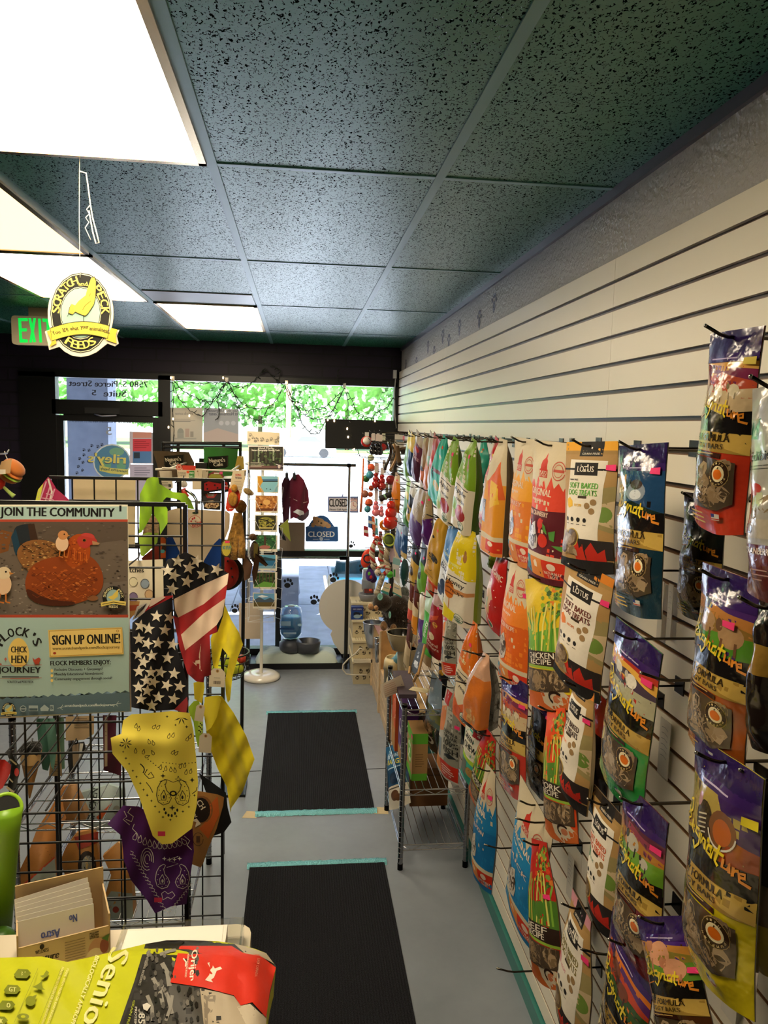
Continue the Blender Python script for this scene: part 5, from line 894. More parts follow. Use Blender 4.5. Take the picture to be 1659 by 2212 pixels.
hb = sheet('header_board', M['paper'], [(534, 931), (604, 935), (604, 962), (534, 960)], YR+.03, '#d6c6a6', [p for a, b, r in ((541, 940, 4), (546, 946, 3), (553, 951, 6), (538, 950, 3), (566, 950, 5), (577, 952, 4), (586, 949, 4), (597, 953, 5), (601, 946, 3)) for p in paw(a, b, r, '#8a8070', .5)], parent=t, th=.004)
cards = [((555, 1027, 603, 1065), [('r', 557, 1029, 600, 1063, '#7fb4c0'), ('r', 557, 1035, 600, 1039, '#3f6a8c'), ('r', 557, 1039, 600, 1041, '#2a3a34'), ('p', [(557, 1029), (564, 1029), (568, 1040), (562, 1050), (570, 1063), (557, 1063)], '#c98f2a'), ('e', 576, 1056, 1.5, 1, '#24343a'), ('e', 584, 1057, 1.5, 1, '#24343a')]),
         ((551, 1069, 602, 1108), [('r', 553, 1071, 598, 1104, '#a86a34'), ('n', 554, 1073, 597, 1102, 70, ('#c98a44', '#8a4e22', '#d8a05a'), 2.4, 2), ('e', 576, 1085, 8, 6, '#dba862'), ('r', 554, 1098, 598, 1103, '#6a3a20')]),
         ((550, 1111, 600, 1149), [('r', 552, 1114, 596, 1145, '#3a3820'), ('e', 574, 1128, 18, 11, '#8f8a3a'), ('n', 558, 1117, 592, 1140, 40, ('#b8a84a', '#5a5a28', '#2a2a18'), 2.6, 2), ('s', [(552, 1120), (575, 1124), (592, 1135)], 2, '#1c1810'), ('s', [(556, 1114), (558, 1140)], 3, '#1c1810'), ('r', 560, 1139, 590, 1142, '#c9b86a')]),
         ((549, 1154, 600, 1191), [('r', 551, 1156, 596, 1186, '#2c5a34'), ('n', 552, 1157, 595, 1184, 40, ('#3f7a44', '#1c3a24', '#6a9a5a'), 2.6, 2), ('r', 570, 1158, 575, 1180, '#4a3a2a'), ('e', 572, 1182, 12, 4, '#a8685c')]),
         ((547, 1197, 599, 1232), [('r', 549, 1199, 595, 1228, '#2f6f96'), ('r', 549, 1199, 595, 1207, '#5aa0c0'), ('p', [(549, 1207), (572, 1203), (595, 1208), (595, 1211), (549, 1211)], '#2a4650'), ('r', 549, 1222, 595, 1228, '#7aa0b0')]),
         ((547, 1234, 599, 1272), [('r', 549, 1237, 594, 1268, '#2f4a24'), ('n', 550, 1238, 593, 1258, 40, ('#4a6a34', '#1c2c18'), 2.6, 2.4)]+[('r', 553+i*7, 1237, 555+i*7, 1258, '#5a4634') for i in range(6)]+[('p', [(549, 1268), (570, 1256), (594, 1260), (594, 1268)], '#6aa040')]),
         ((546, 1280, 598, 1315), [('r', 548, 1282, 593, 1310, '#6aa4cc'), ('p', [(548, 1296), (560, 1290), (572, 1296), (584, 1291), (593, 1297), (593, 1303), (548, 1303)], '#4a5a68'), ('r', 548, 1301, 593, 1310, '#6a5a30'), ('p', [(556, 1288), (566, 1285), (580, 1289), (566, 1291)], '#eef2f4')])]
cn = ('autumn lake', 'orange foliage', 'golden tree', 'woodland path', 'blue lake', 'green forest', 'blue sky and mountain')
for (rect, pr), nm in zip(cards, cn):
    x0, y0, x1, y1 = rect
    o = sheet('greeting_card', M['paper'], [(x0, y0), (x1, y0+2), (x1-1, y1+1), (x0, y1-1)], YR-.125, '#e6ddc8', pr, th=.003); tag(o, 'greeting card with a %s photograph on the white card rack' % nm, 'card', 'greeting cards on the spinner rack')
    k = MB('#e6e2da'); S = plane_S(YR-.135); xm = (x0+x1)/2; yb = y1-2
    for s in (-1, 1): k.tube([S(xm+s*27, y0+16, 0), S(xm+s*24, y0+13, 0), S(xm+s*11, yb+2, 0)], .0018, 5)
    k.cyl(S(xm-14, yb+4, 0), S(xm+14, yb+4, 0), .002, n=5); k.build('card_pocket', M['satin'], t)
pr = [('r', 538, 965, 611, 1014, '#2f2c24')]+[('r', 541+i*8, 968, 544.5+i*8, 1000, ('#4a4434', '#3f4a34', '#8f9a7c', '#3a3428')[i % 4]) for i in range(9)]+[('n', 540, 975, 610, 1008, 60, ('#3a4a2a', '#222418', '#5a6a44'), 2.5, 2), ('r', 538, 1006, 600, 1012, '#6a4a44'), ('t', 'Nature Photography Greeting Cards', 574, 973, 60, 5, '#d9d4c4'), ('t', 'Hand Made', 574, 968, 32, 4, '#d9d4c4'), ('r', 598, 1003, 610, 1014, '#4a3a40'), ('e', 603, 1008, 3, 4, '#cbb8b0')]+bars(541, 999, 572, 1010, 4, '#b8b09c', .35)
o = sheet('rack_photo_sign', M['paper'], [(536, 962), (613, 964), (612, 1018), (536, 1015)], YR-.03, '#d9d2c4', pr, th=.003, parent=t)
o = MB('#cbb8a0').box(bx-.2, bx+.0, YR+.22, YR+.228, .27, .58).build('beige_board', M['card']); tag(o, 'beige rounded board leaning behind the card rack foot', 'board')
# chrome clothes rack with dog sweaters
YC = 6.48
t = thing('clothes_rack', (.01, YC, 0), 'chrome rolling clothes rack with black lower posts in front of the window', 'clothes rack')
xl, xr = -.41, .432
for x in (xl, xr):
    MB('#b9b4ac').cyl((x, YC, .96), (x, YC, 1.745), .012, n=12).build('upper_post', M['chrome'], t); MB('#131313').cyl((x, YC, .07), (x, YC, .975), .017, n=12).build('lower_post', M['satin'], t)
    MB('#101010').box(x-.018, x+.018, YC-.09, YC+.10, .055, .085).build('foot', M['satin'], t)
    for y in (YC-.06, YC+.07): MB('#0c0c0c').cyl((x-.012, y, .028), (x+.012, y, .028), .027, n=14).build('caster', M['rubber'], t)
MB('#8f8a80').cyl((xl-.03, YC, 1.757), (xr+.055, YC, 1.757), .0125, n=12).k('#2a2a2a').cyl((xr-.02, YC, 1.757), (xr+.01, YC, 1.757), .018, n=12).build('top_rail', M['chrome'], t)
MB('#9a958c').cyl((xl, YC, .96), (xr, YC, .96), .009, n=10).k('#141414').cyl((xr-.07, YC, .96), (xr, YC, .96), .017, n=10).cyl((xl, YC, .96), (xl+.05, YC, .96), .017, n=10).build('cross_bar', M['chrome'], t)
def hanger(px, py, lb):
    c = W(px, py, Y=YC); h = thing('clip_hanger', (c.x, YC, 1.757), lb, 'hanger', 'clip hangers on the clothes rack')
    MB('#1c1c1e').tube([(c.x-.01, YC, 1.775), (c.x, YC, 1.783), (c.x+.012, YC, 1.77), (c.x, YC, 1.72), (c.x, YC, 1.69)], .0025, 5).tube([(c.x, YC-.09, 1.675), (c.x, YC, 1.695), (c.x, YC+.09, 1.675)], .005, 6).box(c.x-.012, c.x+.012, YC-.1, YC-.07, 1.64, 1.69).build('hook_and_bar', M['satin'], h)
hanger(620, 1003, 'black clip hanger at the left of the rack rail'); hanger(636, 1003, 'black clip hanger at the right of the rack rail')
def sweater(label, pts, Y, col, prims, seam, D=None):
    return cloth('dog_sweater', label, pts, Y, col, prims, D or folds((.02, .12, .02, 0), (.01, .3, .05, 1)), 'dog sweater', 'dog clothes on the clothes rack', step=5)
sweater('maroon dog coat at the right of the clothes rack with pale piping', [(626, 1038), (634, 1026), (645, 1024), (656, 1036), (666, 1060), (668, 1085), (664, 1096), (668, 1104), (667, 1114), (660, 1122), (652, 1126), (645, 1122), (634, 1118), (627, 1122), (626, 1080)], YC-.08, '#5a1226', [('s', [(626, 1074), (642, 1082), (655, 1086), (664, 1084)], 1, '#c9a8a4'), ('s', [(645, 1026), (658, 1060), (658, 1090)], .8, '#7a3a44'), ('p', [(633, 1106), (642, 1100), (655, 1104), (658, 1112), (648, 1114), (642, 1110)], '#d8dade'), ('p', [(640, 1118), (660, 1108), (668, 1100), (667, 1114), (654, 1126), (645, 1123)], '#4a3a44')], 0)
sweater('dark purple-maroon dog coat behind the bright maroon one', [(608, 1046), (614, 1032), (622, 1028), (627, 1040), (627, 1085), (624, 1125), (612, 1132), (609, 1090)], YC-.02, '#3c0e22', [], 0)
o = cloth('pet_bandana', 'small yellow-green triangular bandana under the dark dog coat', [(603, 1138), (622, 1122), (628, 1170), (618, 1158)], YC-.05, '#b3b84a', [('s', [(603, 1138), (622, 1122)], 1, '#d8d88a')], folds((.005, .1, .02, 0)), group='dog clothes on the clothes rack', step=6)
cloth('pet_bandana', 'navy cloth hanging beneath the dark dog coat', [(601, 1134), (612, 1130), (618, 1140), (604, 1142), (616, 1160), (618, 1168), (612, 1166), (602, 1150)], YC-.03, '#23222e', [], folds((.005, .1, .02, 0)), group='dog clothes on the clothes rack', step=6)
o = MB('#8f7c68').box(-.155, .065, YF-.06, YF-.045, .99, 1.24).build('brown_board', M['card']); tag(o, 'brown cardboard sheet standing on the window mullion behind the sweaters', 'cardboard')
# pet bed on black platform with water jug
t = thing('display_platform', (.01, 6.56, 0), 'low black display platform at the foot of the window', 'platform')
MB('#17181c').box(-.39, .40, 6.41, 6.66, 0, .055).build('deck', M['satin'], t)
cb = MB('#c9d6cf'); cb.sm = True; nx, ny = 26, 14; vs = []
def cus(i, j, top):
    u, v = i/nx, j/ny; e = min(1, 6*min(u, 1-u, v, 1-v)+.0); q = (1-(1-e)**2)**.5
    return Vector((-.345+.70*u+.006*math.sin(9*v), 6.40+.25*v, .057+(.085*q+.006*math.sin(23*u+5*v)*q+.005*math.sin(31*v)*q if top else 0)))
for top in (1, 0):
    vs = [cus(i, j, top) for j in range(ny+1) for i in range(nx+1)]; fs = [(j*(nx+1)+i, j*(nx+1)+i+1, (j+1)*(nx+1)+i+1, (j+1)*(nx+1)+i) for j in range(ny) for i in range(nx)]; cb.add(vs, fs if top else [f[::-1] for f in fs])
tag(cb.build('pet_cushion', M['cloth']), 'pale mint pet cushion lying on the low platform under the window', 'cushion')
t = thing('water_dispenser', (.02, 6.5, .14), 'blue water jug pet dispenser with a grey oval bowl on the mint cushion', 'water dispenser')
cz = .142
MB('#4a4d55').lathe([(0, 0), (.088, 0), (.10, .03), (.098, .075), (.06, .105), (.05, .105)], (-.045, 6.5, cz), 28).build('base', M['satin'], t)
bw = MB('#4a4d55'); Ms = Matrix.Scale(1.15, 4, (1, 0, 0)); bw.lathe([(0, .0), (.085, 0), (.098, .085), (.094, .098), (.088, .095), (.08, .03), (0, .025)], (.10, 6.47, cz), 28, Ms); bw.build('bowl', M['satin'], t)
MB().lathe([(0, .10), (.06, .11), (.092, .15), (.098, .25), (.092, .30), (.095, .32), (.086, .375), (.06, .39), (.045, .392), (0, .392)], (-.045, 6.5, cz), 30).build('jug', M['plastic'], t)
MB('#4aa4f0').lathe([(0, .115), (.058, .12), (.086, .155), (.092, .25), (.09, .298), (0, .298)], (-.045, 6.5, cz), 30).build('water', M['satin'], t)
MB('#d8e6f0').lathe([(0, .393), (.03, .393), (.03, .40), (0, .402)], (-.045, 6.5, cz), 20).build('jug_cap', M['satin'], t)
MB('#1c4f8a').art([('r', 606, 1342, 628, 1352, '#9cc4e4'), ('r', 604, 1356, 636, 1360, '#1c4f8a'), ('r', 612, 1366, 640, 1370, '#9cc4e4'), ('e', 648, 1350, 5, 3, '#9cc4e4')], plane_S(6.398), up=-1).build('jug_print', M['matte'], t)
# white round board leaning by the rack post
rp = [(.43+.235*math.cos(a), .45+.245*math.sin(a)) for a in [math.radians(d) for d in range(-65, 250, 9)]]+[(.30, .2), (.33, .12), (.40, .02), (.47, .02), (.50, .14)]
Mr = Matrix.Translation((0, 6.60, .06)) @ Matrix.Rotation(PI/2+.03, 4, 'X')
o = MB('#d6d0c6').prism(rp, 0, .012, Mr).build('round_board', M['matte']); tag(o, 'white round-topped board with a narrow foot leaning behind the rack post', 'board')
# pet steps with paw prints, bowl, food tin, blue box
YT = 6.22
for k, (z0, z1, y0_, lb) in enumerate(((.0, .17, 6.02, 'bottom'), (.19, .325, 6.10, 'second'), (.345, .475, 6.18, 'third'), (.49, .60, 6.28, 'top'))):
    x0_, x1_ = .465, .68+(.1 if k == 3 else 0)
    o = MB('#c9bb98'); o.box(x0_, x1_, y0_, 6.5, z0, z1); o.k('#d9ccaa').box(x0_-.008, x1_+.008, y0_-.012, 6.5, z1, z1+.018)
    S = lambda u, v, q: Vector((x0_+(x1_-x0_)*u, y0_-q, z0+(z1-z0)*v)); pw = []
    for i in range(7): pw += paw(.16+.13*i, .35+.3*(i % 2), .13, '#4a4234', .4*i, .55)
    o.art(pw, S, .6); o.art([('r', .1+.09*i, .05, .14+.09*i, .95, '#b3a584') for i in range(10)], lambda u, v, q: Vector((x0_+(x1_-x0_)*u, y0_+.1*v, z1+.018+q)), 1)
    tag(o.build('pet_step', M['satin']), lb+' beige paw-print pet step stacked beside the pine crate', 'pet step', 'stacked pet steps')
b = thing('blue_box', W(773, 1345, Y=6.1), 'small dark blue product box standing on the pet steps', 'box')
c = W(771, 1350, Y=6.2); o = MB('#1c3f86').box(c.x-.05, c.x+.05, 6.19, 6.25, .478+.0155, .60); o.art([('r', .05, .7, .95, .95, '#2a2e6a'), ('e', .4, .45, .22, .16, '#1a1c2c'), ('e', .55, .45, .2, .14, '#1a1c2c'), ('e', .5, .25, .3, .15, '#8fa6b8'), ('r', .75, .3, .9, .4, '#d9cf5a')]+[('t', 'PET STEPS', .5, .82, .7, .1, '#c3cfe0')], lambda u, v, q: Vector((c.x-.05+.1*u, 6.19-q, .4935+.107*v)), 1.1); o.build('carton', M['satin'], b)
b = thing('grey_bowl', (.60, 6.33, .618), 'grey rounded pet bowl on top of the beige pet steps', 'bowl')
MB('#83858c').lathe([(0, 0), (.06, 0), (.078, .05), (.075, .062), (.068, .06), (.055, .02), (0, .015)], (.60, 6.36, .618), 26).build('bowl', M['satin'], b)
b = thing('treat_tin', (.66, 6.42, .62), 'clear tub with a silver lid and orange price sticker standing above the grey bowl', 'tub')
c = W(796, 1290, Y=6.42); MB('#8a8f98').lathe([(0, .62), (.052, .62), (.048, .69), (.058, .70), (.06, .78), (.062, .785), (.055, .79), (.055, .86), (.05, .875), (0, .875)], (c.x, 6.44, 0), 26).build('tub_body', M['gloss'], b)
MB('#8f2c20').art([('r', 787, 1272, 806, 1281, '#6a2a24'), ('r', 797, 1272, 803, 1277, '#e8542c'), ('r', 783, 1288, 805, 1291, '#a33a30')], plane_S(6.376), up=-1).build('tub_print', M['matte'], b)
# power cord and strip
o = MB('#d9d2c0').tube([W(a, b, X=.60, ) if False else W(a, b, Y=5.98) for a, b in ((788, 1405), (778, 1400), (768, 1412), (752, 1424), (741, 1436), (740, 1446), (748, 1456), (764, 1458), (792, 1458))], .006, 6); o.k('#d6cdb6').box(.465, .62, 5.98, 6.01, .19, .215); tag(o.build('extension_lead', M['satin']), 'cream power cord looping round the pet steps', 'cord')
# things on the black rail behind the grid: bags, chews, hang tags
YN = 3.3
t = thing('black_display_rack', W(440, 1000, Y=YN+.12), 'black metal display rack behind the gridwall holding the chip-style bags', 'display rack')
f = MB('#121212')
for a, b in (((352, 957), (519, 958)), ((352, 966), (519, 967)), ((519, 955), (519, 1038)), ((352, 955), (352, 1038)), ((435, 990), (434, 1040))): f.cyl(W(*a, Y=YN+.1), W(*b, Y=YN+.1), .007 if a[0] != 435 else .011, n=6)
f.box(W(340, 1, Y=YN).x, W(519, 1, Y=YN).x, YN+.05, YN+.3, W(400, 1042, Y=YN).z, W(400, 1034, Y=YN).z); [f.cyl((W(q, 1, Y=YN).x, YN+.28, 0), (W(q, 1, Y=YN).x, YN+.28, W(q, 960, Y=YN).z), .008, n=6) for q in (356, 470)]
f.box(W(419, 1, Y=YN).x, W(445, 1, Y=YN).x, YN+.0, YN+.05, W(430, 1022, Y=YN).z, W(430, 1000, Y=YN).z)
f.build('frame', M['black'], t)
def nature_bag(pts, col, cx, cy, label, w_):
    pr = [('p', [(cx-w_, cy-8), (cx+w_, cy-11), (cx+w_, cy+12), (cx+w_-6, cy+16), (cx-w_+6, cy+18), (cx-w_, cy+12)], '#181712'), ('s', [(cx-w_+2, cy-6), (cx+w_-2, cy-9), (cx+w_-2, cy+11), (cx-w_+2, cy+15), (cx-w_+2, cy-6)], .8, '#8a8268'), ('t', 'Nature\'s', cx-2, cy-1, w_*1.5, 9, '#d9cfb4', -.08, .2), ('t', 'Cafe', cx, cy+8, w_*.9, 8, '#d9cfb4', -.08, .2)]
    D = lambda u, v: -.05*math.sin(PI*min(1, max(0, (u-pts[0][0])/(pts[2][0]-pts[0][0]))))
    o = sheet('snack_bag', M['film'], pts, YN+.06, col, pr, D=D, step=7, th=.012); return tag(o, label, 'bag', 'pillow bags on the black display rack')
nature_bag([(330, 974), (370, 975), (408, 976), (420, 1000), (416, 1030), (340, 1032), (341, 1010)], '#5f503c', 376, 993, 'brown pillow bag with a black script label on the black rack', 22)
nature_bag([(440, 966), (470, 966), (514, 970), (512, 1012), (500, 1028), (440, 1030)], '#3f7d3a', 471, 995, 'green pillow bag with a black script label on the black rack', 22)
o = sheet('yellow_divider', M['satin'], [(513, 985), (526, 985), (528, 1014), (506, 1015)], YN, '#b99a3a', [('e', 522, 987, 1.5, 1.5, '#efe8d0')], th=.004); tag(o, 'plain mustard plastic tab standing beside the card rack', 'plastic tab')
t = thing('rail_hook', W(430, 1015, Y=3.0), 'white horizontal display rods carrying the hang-tag toys', 'display rod')
MB('#e4ddcc').cyl(W(336, 1014, Y=2.985), W(385, 1012, Y=2.97), .004, n=6).cyl(W(350, 1011, Y=2.925), W(519, 1018, Y=2.925), .004, n=6).cyl(W(366, 1012, Y=2.925), W(366, 1012, Y=2.925)+Vector((0, .47, 0)), .004, n=6).cyl(W(500, 1017, Y=2.925), W(500, 1017, Y=2.925)+Vector((0, .47, 0)), .004, n=6).build('rod', M['satin'], t)
def hang(name, label, pts, Y, col, prims, **k): return tag(sheet(name, k.pop('m', M['card']), pts, Y, col, prims, **k), label, k.get('cat', 'toy'), 'carded toys on the white rods')
hang('toy_card', 'white card headed with a red banner and green square on the rods', [(382, 1012), (408, 1009), (437, 1014), (436, 1034), (436, 1058), (415, 1058), (415, 1034), (384, 1032)], 2.919, '#dccdb0', [('p', [(394, 1005), (423, 1006), (422, 1016), (394, 1015)], '#d23c24'), ('t', 'TOUGH', 393, 1022, 17, 5, '#8a8070'), ('t', 'CHEWS', 393, 1027, 17, 4, '#8a8070'), ('r', 408, 1017, 420, 1034, '#3f8a3a'), ('t', 'FREE', 414, 1022, 9, 4, '#d9e4d0'), ('t', 'BALL', 414, 1029, 9, 4, '#d9e4d0'), ('r', 403, 1017, 409, 1022, '#e8582e')])
hang('round_hang_tag', 'round red and cream hang tag on the left end of the rods', oval(387, 1009, 6.5, 6.5, 18), 2.918, '#d23c24', [('e', 387, 1009, 5.2, 5.2, '#dda890'), ('e', 387, 1009, 3, 3, '#c9503a')])
hang('price_card', 'plain grey-white card hanging at the left of the rods', [(344, 1017), (371, 1017), (374, 1054), (354, 1060), (346, 1030)], 2.972, '#c3b8a4', bars(348, 1042, 368, 1052, 3, '#6a6458', .4)+[('r', 364, 1046, 370, 1052, '#3a362e')])
hang('price_card', 'blank cream manila tag hanging in the middle of the rods', [(421, 1016), (425, 1013), (436, 1014), (436, 1034), (421, 1034)], 2.918, '#d3c3a2', [('e', 427, 1018, 1.6, 1.6, '#8a6a44'), ('s', [(427, 1018), (429, 1028)], .6, '#9a8a6a')])
hang('price_card', 'grey card behind the red bone toy', [(437, 1016), (450, 1015), (451, 1032), (437, 1034)], 2.918, '#b5a88c', [('e', 447, 1018, 1.6, 1.6, '#7a6a50')])
hang('bone_toy', 'red and black bone toy on a black card hanging from the rods', [(437, 1040), (448, 1036), (478, 1040), (484, 1034), (494, 1036), (497, 1050), (494, 1062), (484, 1064), (478, 1060), (452, 1064), (438, 1066), (436, 1052)], 2.902, '#191311', [('p', [(441, 1044), (450, 1040), (476, 1045), (484, 1040), (491, 1042), (493, 1056), (484, 1059), (476, 1056), (452, 1060), (441, 1060)], '#8f1a18')]+[('e', a, b, 2, 2, '#1a1210') for a, b in ((446, 1047), (464, 1048), (486, 1047), (448, 1056), (470, 1054))]+[('t', 'YOLO', 488, 1050, 9, 3, '#d9b8a8')], th=.02, m=M['cloth'])
hang('toy_card', 'yellow and maroon round-topped card above the red bone toy', [(448, 1032), (450, 1024), (462, 1018), (478, 1022), (484, 1030), (480, 1036), (452, 1036)], 2.918, '#7a2a2a', [('p', [(450, 1030), (456, 1024), (476, 1025), (482, 1032), (478, 1035), (453, 1035)], '#8f8a2a'), ('r', 474, 1019, 481, 1024, '#d8487a'), ('r', 462, 1021, 473, 1024, '#d9c8b8')])
hang('barcode_card', 'dark card with a white barcode and red triangle below the red bone toy', [(436, 1064), (478, 1064), (476, 1102), (440, 1100)], 2.918, '#2c2a2a', [('r', 447, 1066, 464, 1073, '#d9cfc0'), ('p', [(443, 1068), (470, 1066), (462, 1076), (448, 1076)], '#a33a34'), ('r', 449, 1067, 462, 1072, '#cfc6b8')]+[('r', 450+2*i, 1068, 451+2*i, 1071, '#2a2622') for i in range(6)])
hang('spotted_plush', 'brown spotted plush snout below the dark barcode card', [(441, 1094), (448, 1082), (460, 1081), (472, 1086), (474, 1092), (466, 1098), (456, 1096), (450, 1099)], 2.894, '#c9ac84', [('e', 448+5*i, 1086+3*(i % 3), 2, 1.8, '#5f3a20') for i in range(5)]+[('e', 450+5*i, 1093, 1.8, 1.6, '#5f3a20') for i in range(4)], th=.025, m=M['fur'])
t = thing('rubber_chicken', W(396, 1050, Y=2.86), 'small white and red rubber toy hanging behind the gridwall', 'toy')
MB('#d9d0c4').ball(W(397, 1046, Y=2.86), (.014, .012, .013), 12).build('white_head', M['satin'], t); MB('#d23a26').tube([W(394, 1056, Y=2.86), W(400, 1068, Y=2.86), W(406, 1074, Y=2.86)], .012, 8, rf=lambda q: .013-.006*q).build('red_body', M['satin'], t)
o = MB('#8c9294').tube([W(402, 1058, Y=2.6), W(418, 1070, Y=2.56), W(424, 1080, Y=2.55), W(425, 1108, Y=2.55)], .005, 6).box(W(420, 1, Y=2.55).x, W(432, 1, Y=2.55).x, 2.54, 2.56, W(1, 1082, Y=2.55).z, W(1, 1076, Y=2.55).z); tag(o.build('label_clip', M['steel']), 'grey metal sign clip hooked on the gridwall wires', 'clip')
# long-legged plush with red hang card
t = thing('camel_plush', W(510, 1050, Y=2.72), 'long-legged golden plush toy with a red oval tag on a cream card', 'plush toy')
cc = lambda a, b, y=2.74: W(a, b, Y=y)
bd = MB('#8a5a24').ball(cc(520, 1094), (.022, .02, .024), 18, wob=.05); bd.build('body', M['fur'], t)
MB('#b0935f').ball(cc(536, 1062, 2.78), (.020, .016, .012), 14, Matrix.Rotation(.5, 4, 'Y')).k('#c9b394').ball(cc(543, 1066, 2.78), (.010, .01, .008), 12).build('snout', M['fur'], t)
for k, (a, b, w_) in enumerate(((492, 1200, 6), (505, 1208, 8), (520, 1205, 8))):
    MB('#b98a40').tube([cc(515+(a-515)*.15+k, 1108), cc((a+515)/2+2, 1140), cc(a+3, 1180), cc(a, b)], .011, 9, rf=lambda q: .010+.005*q).build('leg', M['fur'], t)
sheet('hang_card', M['card'], [(503, 1018), (533, 1014), (530, 1034), (516, 1088), (498, 1104), (494, 1060)], 2.66, '#d6c4a0', [('t', 'KONG', 515, 1026, 12, 5, '#b8342c'), ('t', 'Wubba', 515, 1032, 14, 5, '#6a5a5a'), ('r', 528, 1017, 531, 1028, '#5a5044')]+bars(506, 1040, 526, 1060, 6, '#a89a80', .25), parent=t)
sheet('oval_tag', M['satin'], [(494, 1056), (505, 1050), (516, 1060), (520, 1075), (514, 1092), (502, 1104), (492, 1105), (487, 1098), (490, 1080)], 2.645, '#d23a1e', [('r', 495, 1098, 506, 1099.5, '#efc0a8')], parent=t, th=.004)
MB('#b5802f').ball(cc(503, 1078, 2.632), (.017, .008, .024), 14, wob=.06).ball(cc(506, 1055, 2.632), (.012, .008, .014), 12).build('plush_picture', M['fur'], t)
t = thing('ladybug_toy', W(490, 1240, Y=2.8), 'round red ladybug plush with black spots at the edge of the farther gridwall', 'plush toy')
c = W(488, 1238, Y=2.80); MB('#8f1c14').ball(c, (.048, .024, .060), 22).build('body', M['cloth'], t); b = MB('#15100e'); b.torus(c+Vector((0, .008, 0)), .055, .011, (0, 1, 0), 26, 6); b.build('black_rim', M['cloth'], t)
s_ = MB('#1a1210')
for a, b in ((478, 1220), (492, 1212), (500, 1228), (486, 1236), (502, 1246), (490, 1256), (478, 1250)): s_.ball(W(a, b, Y=2.777), .004, 8)
s_.build('spots', M['cloth'], t)
o = sheet('round_card', M['card'], oval(489, 1184, 11.5, 19, 22), 2.60, '#c3ae3a', [('t', 'NO STUFF!', 490, 1183, 18, 8, '#2f7f8c'), ('s', oval(489, 1184, 10.5, 18, 22), 1.2, '#1c1a12'), ('r', 486, 1168, 496, 1173, '#e23a62')]); tag(o, 'round yellow and teal hang card with a pink sticker below the plush leg', 'card')
# bat-like plush on a short black stand hook
t = thing('bat_plush', W(548, 1180, Y=4.2), 'brown long-winged plush animal hanging beside the card rack', 'plush toy')
c4 = lambda a, b: W(a, b, Y=4.2)
MB('#4a3a36').ball(c4(550, 1192), (.028, .02, .06), 16, wob=.06).build('body', M['fur'], t); MB('#6a4a30').ball(c4(546, 1160), (.022, .02, .02), 14).build('head', M['fur'], t)
for pts, lb in (([(527, 1196), (534, 1200), (546, 1220), (540, 1248), (528, 1255), (524, 1230)], 0), ([(552, 1196), (566, 1202), (579, 1220), (574, 1224), (560, 1214), (556, 1240), (548, 1264), (544, 1236)], 1)): sheet('wing', M['cloth'], pts, 4.17, '#5a3c26', [('s', [pts[0], pts[2]], 2, '#1a1412')], D=folds((.015, .15, .05, 0)), th=.01, step=6, parent=t)
sheet('pale_chest', M['cloth'], [(548, 1172), (558, 1176), (556, 1200), (548, 1206)], 4.16, '#b0a05a', D=folds((.01, .2, .05, 0)), th=.01, step=6, parent=t)
o = MB('#101010').cyl((W(528, 1, Y=4.25).x, 4.25, 0), (W(528, 1150, Y=4.25).x, 4.25, W(528, 1100, Y=4.25).z), .01, n=8).cyl(W(526, 1156, Y=4.25), W(556, 1156, Y=4.2), .005, n=6).cyl(W(526, 1164, Y=4.25), W(556, 1164, Y=4.2), .005, n=6); o.box(W(528, 1, Y=4.25).x-.12, W(528, 1, Y=4.25).x+.03, 4.15, 4.35, 0, .015); tag(o.build('black_stand', M['black']), 'thin black display stand with two prongs beside the card rack', 'stand')
# floor mats with taped ends
def mat_(label, x0, x1, y0_, y1_, tapes):
    t = thing('floor_mat', ((x0+x1)/2, (y0_+y1_)/2, 0), label, 'floor mat', 'dark carpet runner mats on the floor')
    MB('#1c1c20').box(x0, x1, y0_, y1_, .0, .009).build('carpet', M['carpet'], t)
    for y in tapes:
        s = MB('#6fb0b8'); s.sm = True; n = 60; q = random.Random(int(y*100)); vs = []
        for i in range(n+1):
            x = x0-.012+(x1-x0+.024)*i/n
            for a, z in ((-.028, .0015), (-.014, .012), (0, .016), (.014, .012), (.028, .0015)): vs.append((x+q.uniform(-.002, .002), y+a+q.uniform(-.003, .003), z+q.uniform(-.0015, .002)))
        s.add(vs, [(i*5+j, (i+1)*5+j, (i+1)*5+j+1, i*5+j+1) for i in range(n) for j in range(4)]); s.build('shiny_tape', M['tape'], t)
M['tape'] = mat('shiny_teal_tape', .22, .6, bump=(180, .8, .006))
mat_('farther dark grey carpet mat with shiny taped ends on the aisle floor', -.195, .438, 3.96, 5.41, (3.95, 5.41)); mat_('nearer dark grey carpet mat with a shiny teal taped far end', -.205, .435, 1.3, 3.44, (3.46,))
cr = MB('#3d4048').tube([(-1.2, 4.47, .0006), (-.5, 4.46, .0006), (-.2, 4.475, .0006)], .003, 4).tube([(.44, 4.46, .0006), (.6, 4.47, .0006)], .003, 4)
struct(cr.build('floor_crack_trim', M['matte'])); bpy.data.objects['floor_crack_trim'].name = 'trim_40'
for a, b in ((-.235, 3.95), (.475, 3.95)): o = MB('#cbb790').prism([(a-.04, b-.03), (a+.035, b-.04), (a+.04, b+.03), (a-.02, b+.04)], 0, .0012); tag(o.build('masking_tape', M['paper']), ('left' if a < 0 else 'right')+' torn piece of masking tape at the near end of the farther mat', 'tape', 'masking tape scraps by the mat')
ghook(396, 1040, 2.67, 2.86, 'white and red rubber toy')
